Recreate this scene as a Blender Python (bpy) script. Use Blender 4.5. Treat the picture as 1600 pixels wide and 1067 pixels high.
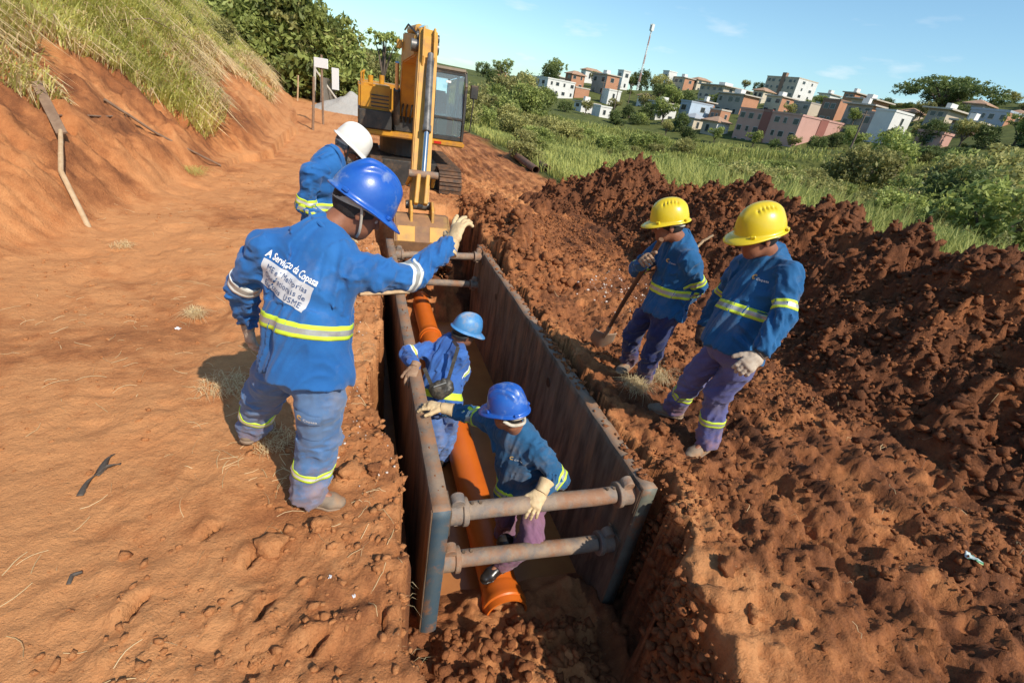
import bpy, bmesh, math, random
import numpy as np
from mathutils import Vector, Matrix
from mathutils.bvhtree import BVHTree
for o in list(bpy.data.objects): bpy.data.objects.remove(o)
scene = bpy.context.scene
COL = scene.collection
rng = np.random.default_rng(7)
random.seed(7)

# ---------------------------------------------------------------- camera
FPX, YAW, PITCH, ROLL, CAMH = 747.0, math.radians(20.44), math.radians(27.04), math.radians(9.757), 2.1
CF = np.array([math.sin(YAW)*math.cos(PITCH), math.cos(YAW)*math.cos(PITCH), -math.sin(PITCH)])
_r0 = np.array([math.cos(YAW), -math.sin(YAW), 0.]); _u0 = np.cross(_r0, CF)
CU = _u0*math.cos(ROLL) - _r0*math.sin(ROLL); CR = _r0*math.cos(ROLL) + _u0*math.sin(ROLL)
CAM = np.array([0, 0, CAMH])
cd = bpy.data.cameras.new('camera'); cam = bpy.data.objects.new('camera', cd); COL.objects.link(cam)
cd.sensor_width = 36; cd.lens = FPX/1600*36; cd.clip_start = .05; cd.clip_end = 3000
cam.matrix_world = Matrix(((CR[0], CU[0], -CF[0], 0), (CR[1], CU[1], -CF[1], 0), (CR[2], CU[2], -CF[2], CAMH), (0, 0, 0, 1)))
scene.camera = cam
def ray(px, py):
    v = CF + CR*(px-800)/FPX - CU*(py-533.5)/FPX
    return v/np.linalg.norm(v)
def atz(px, py, z=0.):
    v = ray(px, py); return CAM + v*((z-CAMH)/v[2])
def aty(px, py, y):
    v = ray(px, py); return CAM + v*(y/v[1])
def atd(px, py, d):
    v = ray(px, py); return CAM + v*(d/math.hypot(v[0], v[1]))

# ---------------------------------------------------------------- sky, sun, exposure
SUN_AZ, SUN_EL = math.radians(180-25), math.radians(43)      # compass-like azimuth of the sun, from +Y towards +X
w = bpy.data.worlds.new('World'); scene.world = w; w.use_nodes = True
nt = w.node_tree; nt.nodes.clear()
sky = nt.nodes.new('ShaderNodeTexSky'); sky.sky_type = 'NISHITA'; sky.sun_disc = False
sky.sun_elevation = SUN_EL; sky.sun_rotation = SUN_AZ
sky.air_density = 1.0; sky.dust_density = .7; sky.ozone_density = 1.0
bg = nt.nodes.new('ShaderNodeBackground'); bg.inputs[1].default_value = .15
out = nt.nodes.new('ShaderNodeOutputWorld')
# thin fair-weather clouds low over the horizon, all round
tc = nt.nodes.new('ShaderNodeTexCoord'); mp = nt.nodes.new('ShaderNodeMapping'); mp.inputs['Scale'].default_value = (3.2, 3.2, 13)
ns = nt.nodes.new('ShaderNodeTexNoise'); ns.inputs['Scale'].default_value = 2.6; ns.inputs['Detail'].default_value = 7; ns.inputs['Roughness'].default_value = .55
cr = nt.nodes.new('ShaderNodeValToRGB'); cr.color_ramp.elements[0].position = .60; cr.color_ramp.elements[1].position = .80
sx = nt.nodes.new('ShaderNodeSeparateXYZ'); rm = nt.nodes.new('ShaderNodeMapRange')
rm.inputs['From Min'].default_value = .06; rm.inputs['From Max'].default_value = .24; rm.inputs['To Min'].default_value = .62; rm.inputs['To Max'].default_value = 0
ml = nt.nodes.new('ShaderNodeMath'); ml.operation = 'MULTIPLY'
mx = nt.nodes.new('ShaderNodeMix'); mx.data_type = 'RGBA'; mx.inputs['B'].default_value = (6.6, 6.6, 6.6, 1)
tint = nt.nodes.new('ShaderNodeMix'); tint.data_type = 'RGBA'; tint.blend_type = 'MULTIPLY'; tint.inputs['Factor'].default_value = 1; tint.inputs['B'].default_value = (.74, .95, 1.0, 1)
L = nt.links.new
L(tc.outputs['Generated'], mp.inputs[0]); L(mp.outputs[0], ns.inputs['Vector']); L(ns.outputs[0], cr.inputs[0])
L(tc.outputs['Generated'], sx.inputs[0]); L(sx.outputs[2], rm.inputs['Value']); L(cr.outputs[0], ml.inputs[0]); L(rm.outputs[0], ml.inputs[1])
L(sky.outputs[0], tint.inputs['A']); L(tint.outputs['Result'], mx.inputs['A']); L(ml.outputs[0], mx.inputs['Factor']); L(mx.outputs['Result'], bg.inputs[0]); L(bg.outputs[0], out.inputs[0])
sd = bpy.data.lights.new('sun', 'SUN'); sd.energy = 4.7; sd.angle = math.radians(.55); sd.color = (1, .90, .76)
sun = bpy.data.objects.new('sun', sd); COL.objects.link(sun)
sdir = Vector((math.sin(SUN_AZ)*math.cos(SUN_EL), math.cos(SUN_AZ)*math.cos(SUN_EL), math.sin(SUN_EL)))
sun.rotation_euler = sdir.to_track_quat('Z', 'Y').to_euler(); sun.location = (8, -20, 25)
vs = scene.view_settings; vs.view_transform = 'Standard'; vs.look = 'None'; vs.gamma = 1; vs.exposure = .20; vs.use_curve_mapping = False
scene.render.engine = 'CYCLES'; scene.render.resolution_x = 1024; scene.render.resolution_y = 682
scene.cycles.max_bounces = 6

# ---------------------------------------------------------------- helpers
def tag(o, label=None, cat=None, group=None, kind=None):
    if label: o['label'] = label
    if cat: o['category'] = cat
    if group: o['group'] = group
    if kind: o['kind'] = kind
    return o
def empty(name, loc=(0, 0, 0), rz=0.):
    o = bpy.data.objects.new(name, None); COL.objects.link(o); o.location = loc; o.rotation_euler = (0, 0, rz); o.empty_display_size = .1
    return o
def link(name, me, mat=None, parent=None, smooth=True):
    o = bpy.data.objects.new(name, me); COL.objects.link(o)
    if mat is not None:
        for m in (mat if isinstance(mat, (list, tuple)) else [mat]): me.materials.append(m)
    if smooth: me.polygons.foreach_set('use_smooth', np.ones(len(me.polygons), bool))
    if parent is not None:
        o.parent = parent; o.matrix_parent_inverse = parent_inv(parent)
    return o
def world_m(p):
    m = Matrix.LocRotScale(p.location, p.rotation_euler, p.scale)
    return m if p.parent is None else world_m(p.parent) @ p.matrix_parent_inverse @ m
def parent_inv(p): return world_m(p).inverted()
def np_mesh(name, V, F, mi=None):
    """V (n,3), F (m,k) uniform polygons"""
    V = np.ascontiguousarray(V, np.float32); F = np.ascontiguousarray(F, np.int32); me = bpy.data.meshes.new(name)
    me.vertices.add(len(V)); me.vertices.foreach_set('co', V.ravel())
    k = F.shape[1]; me.loops.add(F.size); me.loops.foreach_set('vertex_index', F.ravel())
    me.polygons.add(len(F)); me.polygons.foreach_set('loop_start', np.arange(len(F), dtype=np.int32)*k)
    if mi is not None: me.polygons.foreach_set('material_index', np.asarray(mi, np.int32))
    me.update(); me.validate(); return me
def set_attr(me, name, vals, domain='POINT'):
    a = me.attributes.new(name, 'FLOAT', domain); a.data.foreach_set('value', np.ascontiguousarray(vals, np.float32))
def nrm(v):
    v = np.asarray(v, float); return v/(np.linalg.norm(v)+1e-12)

# numpy gradient-free value noise
def _hash(ix, iy, iz, s):
    n = (ix.astype(np.int64)*374761393 + iy.astype(np.int64)*668265263 + iz.astype(np.int64)*2147483647 + s*1274126177) & 0xffffffff
    n = ((n ^ (n >> 13))*1274126177) & 0xffffffff
    n = ((n ^ (n >> 16))*2246822519) & 0xffffffff
    return ((n ^ (n >> 15)) & 0xffff)/32767.5 - 1.
def noise(x, y, z=0., s=0):
    x, y, z = np.broadcast_arrays(np.asarray(x, float), np.asarray(y, float), np.asarray(z, float))
    ix, iy, iz = np.floor(x), np.floor(y), np.floor(z); fx, fy, fz = x-ix, y-iy, z-iz
    ix, iy, iz = ix.astype(np.int64), iy.astype(np.int64), iz.astype(np.int64)
    ux, uy, uz = [f*f*f*(f*(f*6-15)+10) for f in (fx, fy, fz)]
    def h(a, b, c): return _hash(ix+a, iy+b, iz+c, s)
    def l(a, b, t): return a+(b-a)*t
    z0 = l(l(h(0, 0, 0), h(1, 0, 0), ux), l(h(0, 1, 0), h(1, 1, 0), ux), uy)
    if not np.any(fz): return z0
    z1 = l(l(h(0, 0, 1), h(1, 0, 1), ux), l(h(0, 1, 1), h(1, 1, 1), ux), uy)
    return l(z0, z1, uz)
def fbm(x, y, z=0., o=4, s=0, g=.5, ridged=False):
    a, f, t = 1., 1., 0.
    for i in range(o):
        n = noise(x*f+i*7.3, y*f-i*3.1, z*f if np.ndim(z) or z else 0., s+i)
        t = t + a*((1-2*np.abs(n)) if ridged else n); a *= g; f *= 2.03
    return t
def sstep(a, b, x):
    t = np.clip((x-a)/(b-a), 0, 1); return t*t*(3-2*t)

# materials --------------------------------------------------------------
def mat(name, col, rough=.8, col2=None, nscale=8., detail=5., mixr=(.35, .65), bump=0., bscale=60., metal=0., spec=.5, col3=None, n3=2.5, r3=(.55, .7), trans=0., attr=None, coat=0., stretch=None, sheen=0.):
    m = bpy.data.materials.new(name); m.use_nodes = True; t = m.node_tree; N = t.nodes; p = N['Principled BSDF']; K = t.links.new
    p.inputs['Roughness'].default_value = rough; p.inputs['Metallic'].default_value = metal; p.inputs['Specular IOR Level'].default_value = spec
    p.inputs['Base Color'].default_value = (*col, 1)
    if coat: p.inputs['Coat Weight'].default_value = coat; p.inputs['Coat Roughness'].default_value = .15
    if sheen: p.inputs['Sheen Weight'].default_value = sheen; p.inputs['Sheen Roughness'].default_value = .5
    if trans: p.inputs['Transmission Weight'].default_value = trans
    if col2 is not None or bump:
        tc = N.new('ShaderNodeTexCoord'); src = tc.outputs['Object']
        if stretch:
            mp = N.new('ShaderNodeMapping'); mp.inputs['Scale'].default_value = stretch; K(src, mp.inputs[0]); src = mp.outputs[0]
    if col2 is not None:
        n = N.new('ShaderNodeTexNoise'); n.inputs['Scale'].default_value = nscale; n.inputs['Detail'].default_value = detail; n.inputs['Roughness'].default_value = .62; K(src, n.inputs['Vector'])
        r = N.new('ShaderNodeValToRGB'); r.color_ramp.elements[0].position = mixr[0]; r.color_ramp.elements[1].position = mixr[1]
        r.color_ramp.elements[0].color = (*col, 1); r.color_ramp.elements[1].color = (*col2, 1); K(n.outputs[0], r.inputs[0]); cs = r.outputs[0]
        if col3 is not None:
            n3_ = N.new('ShaderNodeTexNoise'); n3_.inputs['Scale'].default_value = n3; n3_.inputs['Detail'].default_value = 6; n3_.inputs['Roughness'].default_value = .68; K(src, n3_.inputs['Vector'])
            mr = N.new('ShaderNodeMapRange'); mr.inputs['From Min'].default_value = r3[0]; mr.inputs['From Max'].default_value = r3[1]; K(n3_.outputs[0], mr.inputs['Value'])
            mx = N.new('ShaderNodeMix'); mx.data_type = 'RGBA'; mx.inputs['B'].default_value = (*col3, 1); K(cs, mx.inputs['A']); K(mr.outputs[0], mx.inputs['Factor']); cs = mx.outputs['Result']
        K(cs, p.inputs['Base Color'])
        if attr:
            at = N.new('ShaderNodeAttribute'); at.attribute_name = attr
            mx = N.new('ShaderNodeMix'); mx.data_type = 'RGBA'; mx.blend_type = 'MULTIPLY'; mx.inputs['Factor'].default_value = 1; K(cs, mx.inputs['A'])
            K(at.outputs['Fac'], mx.inputs['B']); K(mx.outputs['Result'], p.inputs['Base Color'])
    if bump:
        n = N.new('ShaderNodeTexNoise'); n.inputs['Scale'].default_value = bscale; n.inputs['Detail'].default_value = 8; n.inputs['Roughness'].default_value = .7; K(src, n.inputs['Vector'])
        b = N.new('ShaderNodeBump'); b.inputs['Strength'].default_value = 1; b.inputs['Distance'].default_value = bump; K(n.outputs[0], b.inputs['Height']); K(b.outputs[0], p.inputs['Normal'])
    return m
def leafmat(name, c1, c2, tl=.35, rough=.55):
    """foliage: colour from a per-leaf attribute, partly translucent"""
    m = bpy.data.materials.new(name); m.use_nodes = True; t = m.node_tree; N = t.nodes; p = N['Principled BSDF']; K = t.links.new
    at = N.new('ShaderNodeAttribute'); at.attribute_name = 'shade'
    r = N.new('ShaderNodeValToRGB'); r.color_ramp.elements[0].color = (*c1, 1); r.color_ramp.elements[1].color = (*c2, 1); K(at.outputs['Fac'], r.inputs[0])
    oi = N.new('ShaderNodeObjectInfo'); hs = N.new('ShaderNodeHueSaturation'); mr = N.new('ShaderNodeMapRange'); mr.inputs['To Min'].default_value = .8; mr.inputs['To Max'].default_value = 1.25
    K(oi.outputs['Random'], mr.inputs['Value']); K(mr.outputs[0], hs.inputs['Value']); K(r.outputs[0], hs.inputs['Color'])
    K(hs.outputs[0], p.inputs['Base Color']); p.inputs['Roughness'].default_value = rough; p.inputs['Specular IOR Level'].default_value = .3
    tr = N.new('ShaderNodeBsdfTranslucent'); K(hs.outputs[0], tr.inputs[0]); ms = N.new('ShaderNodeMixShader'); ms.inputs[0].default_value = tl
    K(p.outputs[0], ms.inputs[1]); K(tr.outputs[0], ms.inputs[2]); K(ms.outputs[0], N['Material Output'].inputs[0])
    return m

# generic hard-surface mesh builder ---------------------------------------
class MB:
    def __init__(s): s.V = []; s.F = []; s.M = []
    def add(s, V, F, m=0):
        b = len(s.V); s.V += [tuple(map(float, v)) for v in V]; s.F += [tuple(i+b for i in f) for f in F]; s.M += [m]*len(F); return s
    def box(s, c, d, rot=None, m=0):
        c = np.array(c, float); d = np.array(d, float)/2
        P = np.array([(x, y, z) for x in (-1, 1) for y in (-1, 1) for z in (-1, 1)], float)*d
        if rot is not None: P = P @ np.array(rot).T
        return s.add(P+c, [(0, 1, 3, 2), (4, 6, 7, 5), (0, 4, 5, 1), (2, 3, 7, 6), (0, 2, 6, 4), (1, 5, 7, 3)], m)
    def bb(s, a, b, m=0):
        a, b = np.minimum(a, b), np.maximum(a, b); return s.box((a+b)/2, b-a, m=m)
    def bar(s, a, b, w, h, up=(0, 0, 1), m=0):
        a, b = np.array(a, float), np.array(b, float); d = nrm(b-a); x = nrm(np.cross(d, up)); z = np.cross(x, d)
        return s.box((a+b)/2, (w, np.linalg.norm(b-a), h), np.stack([x, d, z], 1), m)
    def tube(s, pts, r, n=12, cap=True, m=0):
        pts = np.array(pts, float); k = len(pts); r = np.broadcast_to(np.asarray(r, float), (k,))
        d0 = nrm(pts[1]-pts[0]); up = np.array([0, 0, 1.]) if abs(d0[2]) < .9 else np.array([1., 0, 0]); x = nrm(np.cross(d0, up)); V = []
        for i in range(k):
            d = nrm(pts[min(i+1, k-1)]-pts[max(i-1, 0)]); x = nrm(x-d*(x@d)); y = np.cross(d, x)
            for j in range(n):
                a = 2*math.pi*j/n; V.append(pts[i]+r[i]*(x*math.cos(a)+y*math.sin(a)))
        F = [(i*n+j, i*n+(j+1) % n, (i+1)*n+(j+1) % n, (i+1)*n+j) for i in range(k-1) for j in range(n)]
        if cap: F += [tuple(range(n))[::-1], tuple((k-1)*n+j for j in range(n))]
        return s.add(V, F, m)
    def prism(s, prof, o, ex, ey, ez, t, m=0):
        """2-D profile in (ex,ey) at o, extruded by t along ez (centred)"""
        o, ex, ey, ez = [np.array(q, float) for q in (o, ex, ey, ez)]; n = len(prof)
        V = [o+ex*a+ey*b-ez*t/2 for a, b in prof]+[o+ex*a+ey*b+ez*t/2 for a, b in prof]
        F = [tuple(range(n))[::-1], tuple(range(n, 2*n))]+[(i, (i+1) % n, n+(i+1) % n, n+i) for i in range(n)]
        return s.add(V, F, m)
    def build(s, name, mats, parent=None, bevel=0., smooth=False, seg=1):
        me = bpy.data.meshes.new(name); me.from_pydata(s.V, [], s.F); me.polygons.foreach_set('material_index', np.array(s.M, np.int32))
        bm = bmesh.new(); bm.from_mesh(me); bmesh.ops.recalc_face_normals(bm, faces=bm.faces)
        if bevel:
            es = [e for e in bm.edges if len(e.link_faces) == 2 and e.calc_face_angle(0) > .5]
            bmesh.ops.bevel(bm, geom=es, offset=bevel, segments=seg, affect='EDGES', clamp_overlap=True)
        bm.to_mesh(me); bm.free()
        o = link(name, me, mats, parent, smooth=False)
        if smooth:
            me.polygons.foreach_set('use_smooth', np.ones(len(me.polygons), bool))
            me.set_sharp_from_angle(angle=math.radians(40))
        return o
def tri_soup(name, V, F, mi, shade, mat_, parent=None):
    me = np_mesh(name, V, F, mi); set_attr(me, 'shade', shade)
    return link(name, me, mat_, parent)
POSE = {
 'p1': dict(pel=(-0.205, 2.036, 0.881), neck=(-0.137, 2.163, 1.408), head=(0.013, 2.202, 1.559), Ls=(-0.356, 2.145, 1.390), Rs=(0.011, 2.012, 1.353), Le=(-0.491, 2.263, 1.140), Re=(0.258, 2.173, 1.266), Lw=(-0.515, 2.402, 0.910), Rw=(0.450, 2.322, 1.385), Lh=(-0.302, 2.099, 0.847), Rh=(-0.141, 1.938, 0.882), Lk=(-0.460, 2.379, 0.500), Rk=(-0.163, 2.029, 0.468), La=(-0.581, 2.583, 0.114), Ra=(-0.237, 2.052, 0.076), Lt=(-0.516, 2.734, 0.040), Rt=(-0.064, 2.012, 0.039)),
 'p2': dict(pel=(-0.229, 4.195, 0.943), neck=(-0.180, 4.097, 1.431), head=(-0.054, 4.217, 1.529), Ls=(-0.178, 4.297, 1.430), Rs=(-0.310, 3.956, 1.374), Le=(-0.140, 4.339, 1.145), Re=(-0.376, 4.015, 1.098), Lw=(-0.097, 4.361, 0.895), Rw=(-0.167, 3.977, 0.956), Lh=(-0.121, 4.205, 0.905), Rh=(-0.298, 4.111, 0.905), Lk=(-0.166, 4.192, 0.487), Rk=(-0.255, 4.062, 0.489), La=(-0.210, 4.214, 0.090), Ra=(-0.242, 4.043, 0.090), Lt=(-0.050, 4.186, 0.040), Rt=(-0.082, 4.015, 0.040)),
 'p3': dict(pel=(0.724, 3.484, -0.406), neck=(0.815, 3.724, 0.026), head=(0.923, 3.675, 0.186), Ls=(0.648, 3.816, -0.043), Rs=(0.855, 3.533, 0.073), Le=(0.424, 3.636, 0.000), Re=(0.940, 3.624, -0.189), Lw=(0.459, 3.385, 0.032), Rw=(0.895, 3.667, -0.436), Lh=(0.642, 3.548, -0.455), Rh=(0.829, 3.477, -0.454), Lk=(0.742, 3.498, -0.860), Rk=(0.867, 3.659, -0.831), La=(0.590, 3.512, -1.230), Ra=(0.862, 3.683, -1.230), Lt=(0.665, 3.656, -1.280), Rt=(0.962, 3.811, -1.280)),
 'p4': dict(pel=(1.135, 2.356, -0.366), neck=(1.018, 2.355, 0.131), head=(0.924, 2.338, 0.307), Ls=(1.137, 2.203, 0.108), Rs=(0.942, 2.521, 0.064), Le=(1.305, 2.154, -0.123), Re=(0.832, 2.773, -0.030), Lw=(1.116, 1.999, -0.049), Rw=(0.603, 2.730, 0.072), Lh=(1.248, 2.395, -0.361), Rh=(1.062, 2.451, -0.387), Lk=(1.165, 2.066, -0.597), Rk=(1.118, 2.470, -0.805), La=(1.051, 2.203, -0.952), Ra=(1.178, 2.519, -1.199), Lt=(0.899, 2.144, -1.000), Rt=(1.043, 2.454, -1.280)),
 'p5': dict(pel=(2.278, 2.893, 0.817), neck=(2.270, 2.937, 1.314), head=(2.124, 2.942, 1.445), Ls=(2.223, 2.753, 1.282), Rs=(2.261, 3.117, 1.251), Le=(2.397, 2.765, 1.058), Re=(2.451, 3.287, 1.125), Lw=(2.485, 2.932, 0.894), Rw=(2.429, 3.317, 0.878), Lh=(2.223, 2.796, 0.804), Rh=(2.235, 2.994, 0.792), Lk=(2.313, 2.911, 0.424), Rk=(2.280, 3.198, 0.433), La=(2.430, 3.069, 0.087), Ra=(2.426, 3.339, 0.094), Lt=(2.273, 3.041, 0.040), Rt=(2.293, 3.255, 0.040)),
 'p6': dict(pel=(2.286, 2.147, 0.928), neck=(2.397, 2.245, 1.440), head=(2.247, 2.239, 1.583), Ls=(2.376, 2.046, 1.440), Rs=(2.385, 2.427, 1.354), Le=(2.489, 2.069, 1.162), Re=(2.446, 2.545, 1.083), Lw=(2.404, 2.036, 0.912), Rw=(2.442, 2.622, 0.829), Lh=(2.349, 2.049, 0.907), Rh=(2.332, 2.255, 0.886), Lk=(2.373, 2.193, 0.498), Rk=(2.361, 2.431, 0.479), La=(2.439, 2.180, 0.089), Ra=(2.420, 2.599, 0.095), Lt=(2.276, 2.131, 0.040), Rt=(2.314, 2.728, 0.041)),
}
HOUSES = [
    ((lambda f: f('white three storey apartment house with a shaded side at the left end of town', 850, 163, 123, 20, 43, 165, 3, 'white', 'flat', 2, 4))),
    ((lambda f: f('brick house under a low clay roof behind the white apartment house', 890, 140, 115, 10, 20, 190, 2, 'brick', 'tile', 1, 2))),
    ((lambda f: f('terracotta coloured block beside the white apartment house', 896, 156, 137, 3, 22, 172, 1, 'brick', 'flat', 0, 0))),
    ((lambda f: f('orange brick house with a big gable wall near the antenna mast', 942, 152, 117, 22, 19, 190, 2, 'conc', 'slab', 2, 1, right='brick'))),
    ((lambda f: f('small white cube house below the orange brick house', 948, 160, 141, 4, 19, 168, 1, 'white', 'flat', 0, 1))),
    ((lambda f: f('low white house with bluish walls at the foot of the hill', 905, 184, 160, 8, 26, 142, 2, 'white', 'slab', 1, 3))),
    ((lambda f: f('narrow white house wall at the edge of the field', 935, 186, 167, 4, 16, 138, 1, 'white', 'flat', 0, 1))),
    ((lambda f: f('small brick house among trees at the far left of town', 775, 131, 112, 8, 14, 205, 1, 'brick', 'tile', 1, 1))),
    ((lambda f: f('pale flat roofed house on the ridge behind the palm trees', 912, 130, 109, 4, 24, 232, 1, 'white', 'tile', 1, 2))),
    ((lambda f: f('slim white tower house by the antenna mast', 968, 142, 111, 5, 9, 215, 2, 'white', 'flat', 1, 1))),
    ((lambda f: f('tall white house on the ridge above the round tree', 1036, 150, 112, 5, 12, 230, 2, 'white', 'flat', 1, 0))),
    ((lambda f: f('beige house with a hipped roof and tank on the ridge', 1064, 146, 122, 18, 15, 228, 2, 'beige', 'slab', 2, 1, right='brick'))),
    ((lambda f: f('tan house with a wide tiled roof on the ridge', 1085, 145, 124, 9, 20, 232, 2, 'cream', 'tile', 1, 2))),
    ((lambda f: f('long beige modern house with a flat overhanging slab roof', 1125, 158, 135, 38, 42, 192, 2, 'beige', 'slab', 4, 2, over=1.))),
    ((lambda f: f('unfinished brick house under a concrete slab, above the pink building', 1151, 186, 149, 40, 24, 165, 2, 'conc', 'slab', 3, 0, right='brick', over=.7))),
    ((lambda f: f('large cream four storey apartment building on the ridge', 1233, 165, 123, 50, 30, 215, 4, 'beige', 'flat', 6, 2, right='white', cat='building', name='apartment_building', group=None))),
    ((lambda f: f('pale blue house with a plain right wall, left of the pink building', 1069, 200, 160, 15, 34, 140, 2, 'grey', 'flat', 1, 1, right='blue'))),
    ((lambda f: f('white house with a hipped roof at the left of the pale blue house', 1022, 190, 160, 10, 30, 150, 2, 'white', 'slab', 1, 2))),
    ((lambda f: f('pink three storey apartment block with a dark red recess, nearest building of town', 1229, 246, 182, 100, 70, 118, 3, 'pink', 'flat', 7, 0, cat='building', name='apartment_building', group=None))),
    ((lambda f: f('small tan house with a tiled roof in front of the pink building', 1113, 218, 190, 22, 19, 128, 1, 'beige', 'tile', 1, 0, right='white'))),
    ((lambda f: f('cream low house beside the small tan house', 1078, 210, 184, 18, 15, 134, 1, 'cream', 'metal', 1, 1))),
    ((lambda f: f('little raw brick house between the pale blue house and the pink building', 1120, 196, 173, 17, 15, 141, 1, 'brick', 'flat', 2, 1))),
    ((lambda f: f('beige terraced house below the large cream apartment building', 1212, 182, 152, 24, 22, 172, 2, 'cream', 'slab', 2, 1, right='brick'))),
    ((lambda f: f('tan concrete house right of the terraced house', 1256, 190, 162, 26, 18, 160, 2, 'conc', 'flat', 2, 0, right='beige'))),
    ((lambda f: f('brown unfinished brick house with small openings', 1296, 200, 158, 26, 20, 150, 2, 'brown', 'flat', 2, 0, right='brick'))),
    ((lambda f: f('two storey house with a balcony front and brick side wall', 1348, 204, 166, 40, 14, 140, 2, 'conc', 'slab', 3, 0, right='brick', over=.8))),
    ((lambda f: f('house with a broad pale slab roof behind the balcony house', 1356, 180, 157, 36, 24, 162, 1, 'beige', 'slab', 2, 1, right='brick', over=1.))),
    ((lambda f: f('long grey house with a dark doorway under the balcony house', 1386, 208, 181, 48, 10, 127, 1, 'conc', 'flat', 3, 0))),
    ((lambda f: f('bright white house wall below the dark palm trees', 1385, 206, 175, 5, 28, 122, 1, 'white', 'flat', 0, 1))),
    ((lambda f: f('beige house under a lid shaped slab roof near the umbrella tree', 1465, 206, 172, 26, 34, 140, 2, 'conc', 'slab', 2, 0, right='beige', over=1.))),
    ((lambda f: f('blue grey house with small windows and an orange side wall at the right end', 1556, 214, 176, 60, 36, 125, 2, 'grey', 'flat', 4, 1, right='brick'))),
    ((lambda f: f('dark garage house under the blue grey house', 1512, 218, 192, 32, 20, 118, 1, 'brown', 'slab', 2, 1))),
    ((lambda f: f('low pinkish garden house among the trees of the right slope', 1462, 232, 210, 24, 14, 106, 1, 'pink', 'flat', 1, 0))),
    ((lambda f: f('small brown roofed house behind the blue grey house', 1528, 184, 163, 14, 16, 152, 1, 'conc', 'tile', 1, 1))),
    ((lambda f: f('narrow white house squeezed beside the round dark tree', 1002, 176, 150, 8, 14, 178, 2, 'white', 'tile', 1, 1))),
    ((lambda f: f('cream house with a metal roof under the hipped roof house', 1046, 168, 146, 12, 16, 182, 1, 'cream', 'metal', 2, 1))),
    ((lambda f: f('orange brick annex below the long beige modern house', 1098, 180, 160, 12, 14, 158, 1, 'brick', 'slab', 1, 1))),
    ((lambda f: f('two storey cream house between the slab house and the apartment building', 1184, 172, 142, 16, 16, 195, 2, 'cream', 'tile', 2, 1))),
    ((lambda f: f('low white house on the ridge right of the apartment building', 1290, 168, 148, 18, 16, 212, 1, 'white', 'slab', 2, 1))),
    ((lambda f: f('brick house with a concrete roof above the balcony house', 1328, 168, 146, 16, 18, 195, 2, 'brick', 'slab', 2, 1))),
    ((lambda f: f('pale house with an open ground floor near the dark palm trees', 1420, 200, 176, 18, 14, 150, 1, 'beige', 'tile', 2, 0))),
    ((lambda f: f('small white house at the very right end of town', 1588, 205, 180, 10, 20, 140, 1, 'white', 'tile', 1, 1))),
    ((lambda f: f('grey concrete house behind the white three storey apartment house', 866, 140, 120, 10, 16, 205, 1, 'conc', 'slab', 1, 1))),
]
HANCH = [h(lambda label, cx, by, ty, wl, wr, D, *a, **k: (label, cx, by, ty, wl, wr, D)) for h in HOUSES]
# ================================================================ terrain
XT_Y = [-5, 0, 5.6, 8, 13, 19, 30, 60, 150]; XT_X = [-3.4, -3.3, -3.1, -2.6, -2.25, -2.1, -3.2, -8, -20]
HA = np.radians([-180, -90, -40, -10, 3, 13, 28, 41, 52, 61, 68, 90, 180])
HD = np.array([0, 9, 16, 30, 60, 100, 115, 135, 160, 200, 260, 420, 900])
HZ = np.array([
    [0, 0, 0, 0, 0, 0, 0, 0, 0, 0, 0, 0, 0],
    [0, 0, 0, 0, 0, 0, 0, 0, 0, 0, 0, 0, 0],
    [0, 0, 0, 0, 1, 2, 3, 4, 5, 6, 9, 12, 12],
    [0, 0, -.25, -.2, 0, 1, 2, 3, 4, 6, 9, 12, 12],
    [0, 0, -.4, -.4, -1, 0, 1, 2, 4, 6, 10, 12, 12],
    [0, 0, -.4, -.5, -2, -.5, .6, 2.6, 4.5, 7.5, 8.5, 8, 8],
    [0, 0, -.4, -.9, -2.4, -1, 0, 1.6, 3.2, 8.8, 10, 10, 10],
    [0, 0, -.2, -1.2, -2.6, -.5, 1.3, 6, 9.5, 17, 20, 20, 20],
    [0, 0, -.1, -1.4, -2.6, -.6, .6, 7.5, 12.5, 19.5, 22, 20, 20],
    [0, 0, -.1, -1.4, -2.0, 3., 7.5, 13.4, 15, 21, 24, 24, 24],
    [0, 0, -.1, -1.4, -1.6, 4, 9, 15, 17, 23, 26, 26, 26],
    [0, 0, -.1, -1.4, -1, 5, 10, 15, 17, 23, 26, 26, 26],
    [0, 0, 0, 0, 0, 0, 0, 0, 0, 0, 0, 0, 0]], float)
def hill(x, y):
    D = np.hypot(x, y); A = np.arctan2(x, y)
    i = np.clip(np.searchsorted(HA, A)-1, 0, len(HA)-2); j = np.clip(np.searchsorted(HD, D)-1, 0, len(HD)-2)
    u = np.clip((A-HA[i])/(HA[i+1]-HA[i]), 0, 1); v = np.clip((D-HD[j])/(HD[j+1]-HD[j]), 0, 1)
    return (HZ[i, j]*(1-u)+HZ[i+1, j]*u)*(1-v)+(HZ[i, j+1]*(1-u)+HZ[i+1, j+1]*u)*v
_HP = np.array([atd(q[1], q[2], q[6]) for q in HANCH]); _HC = _HP[:, :2]+np.array([3., 4.])
_HDZ = None
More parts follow.
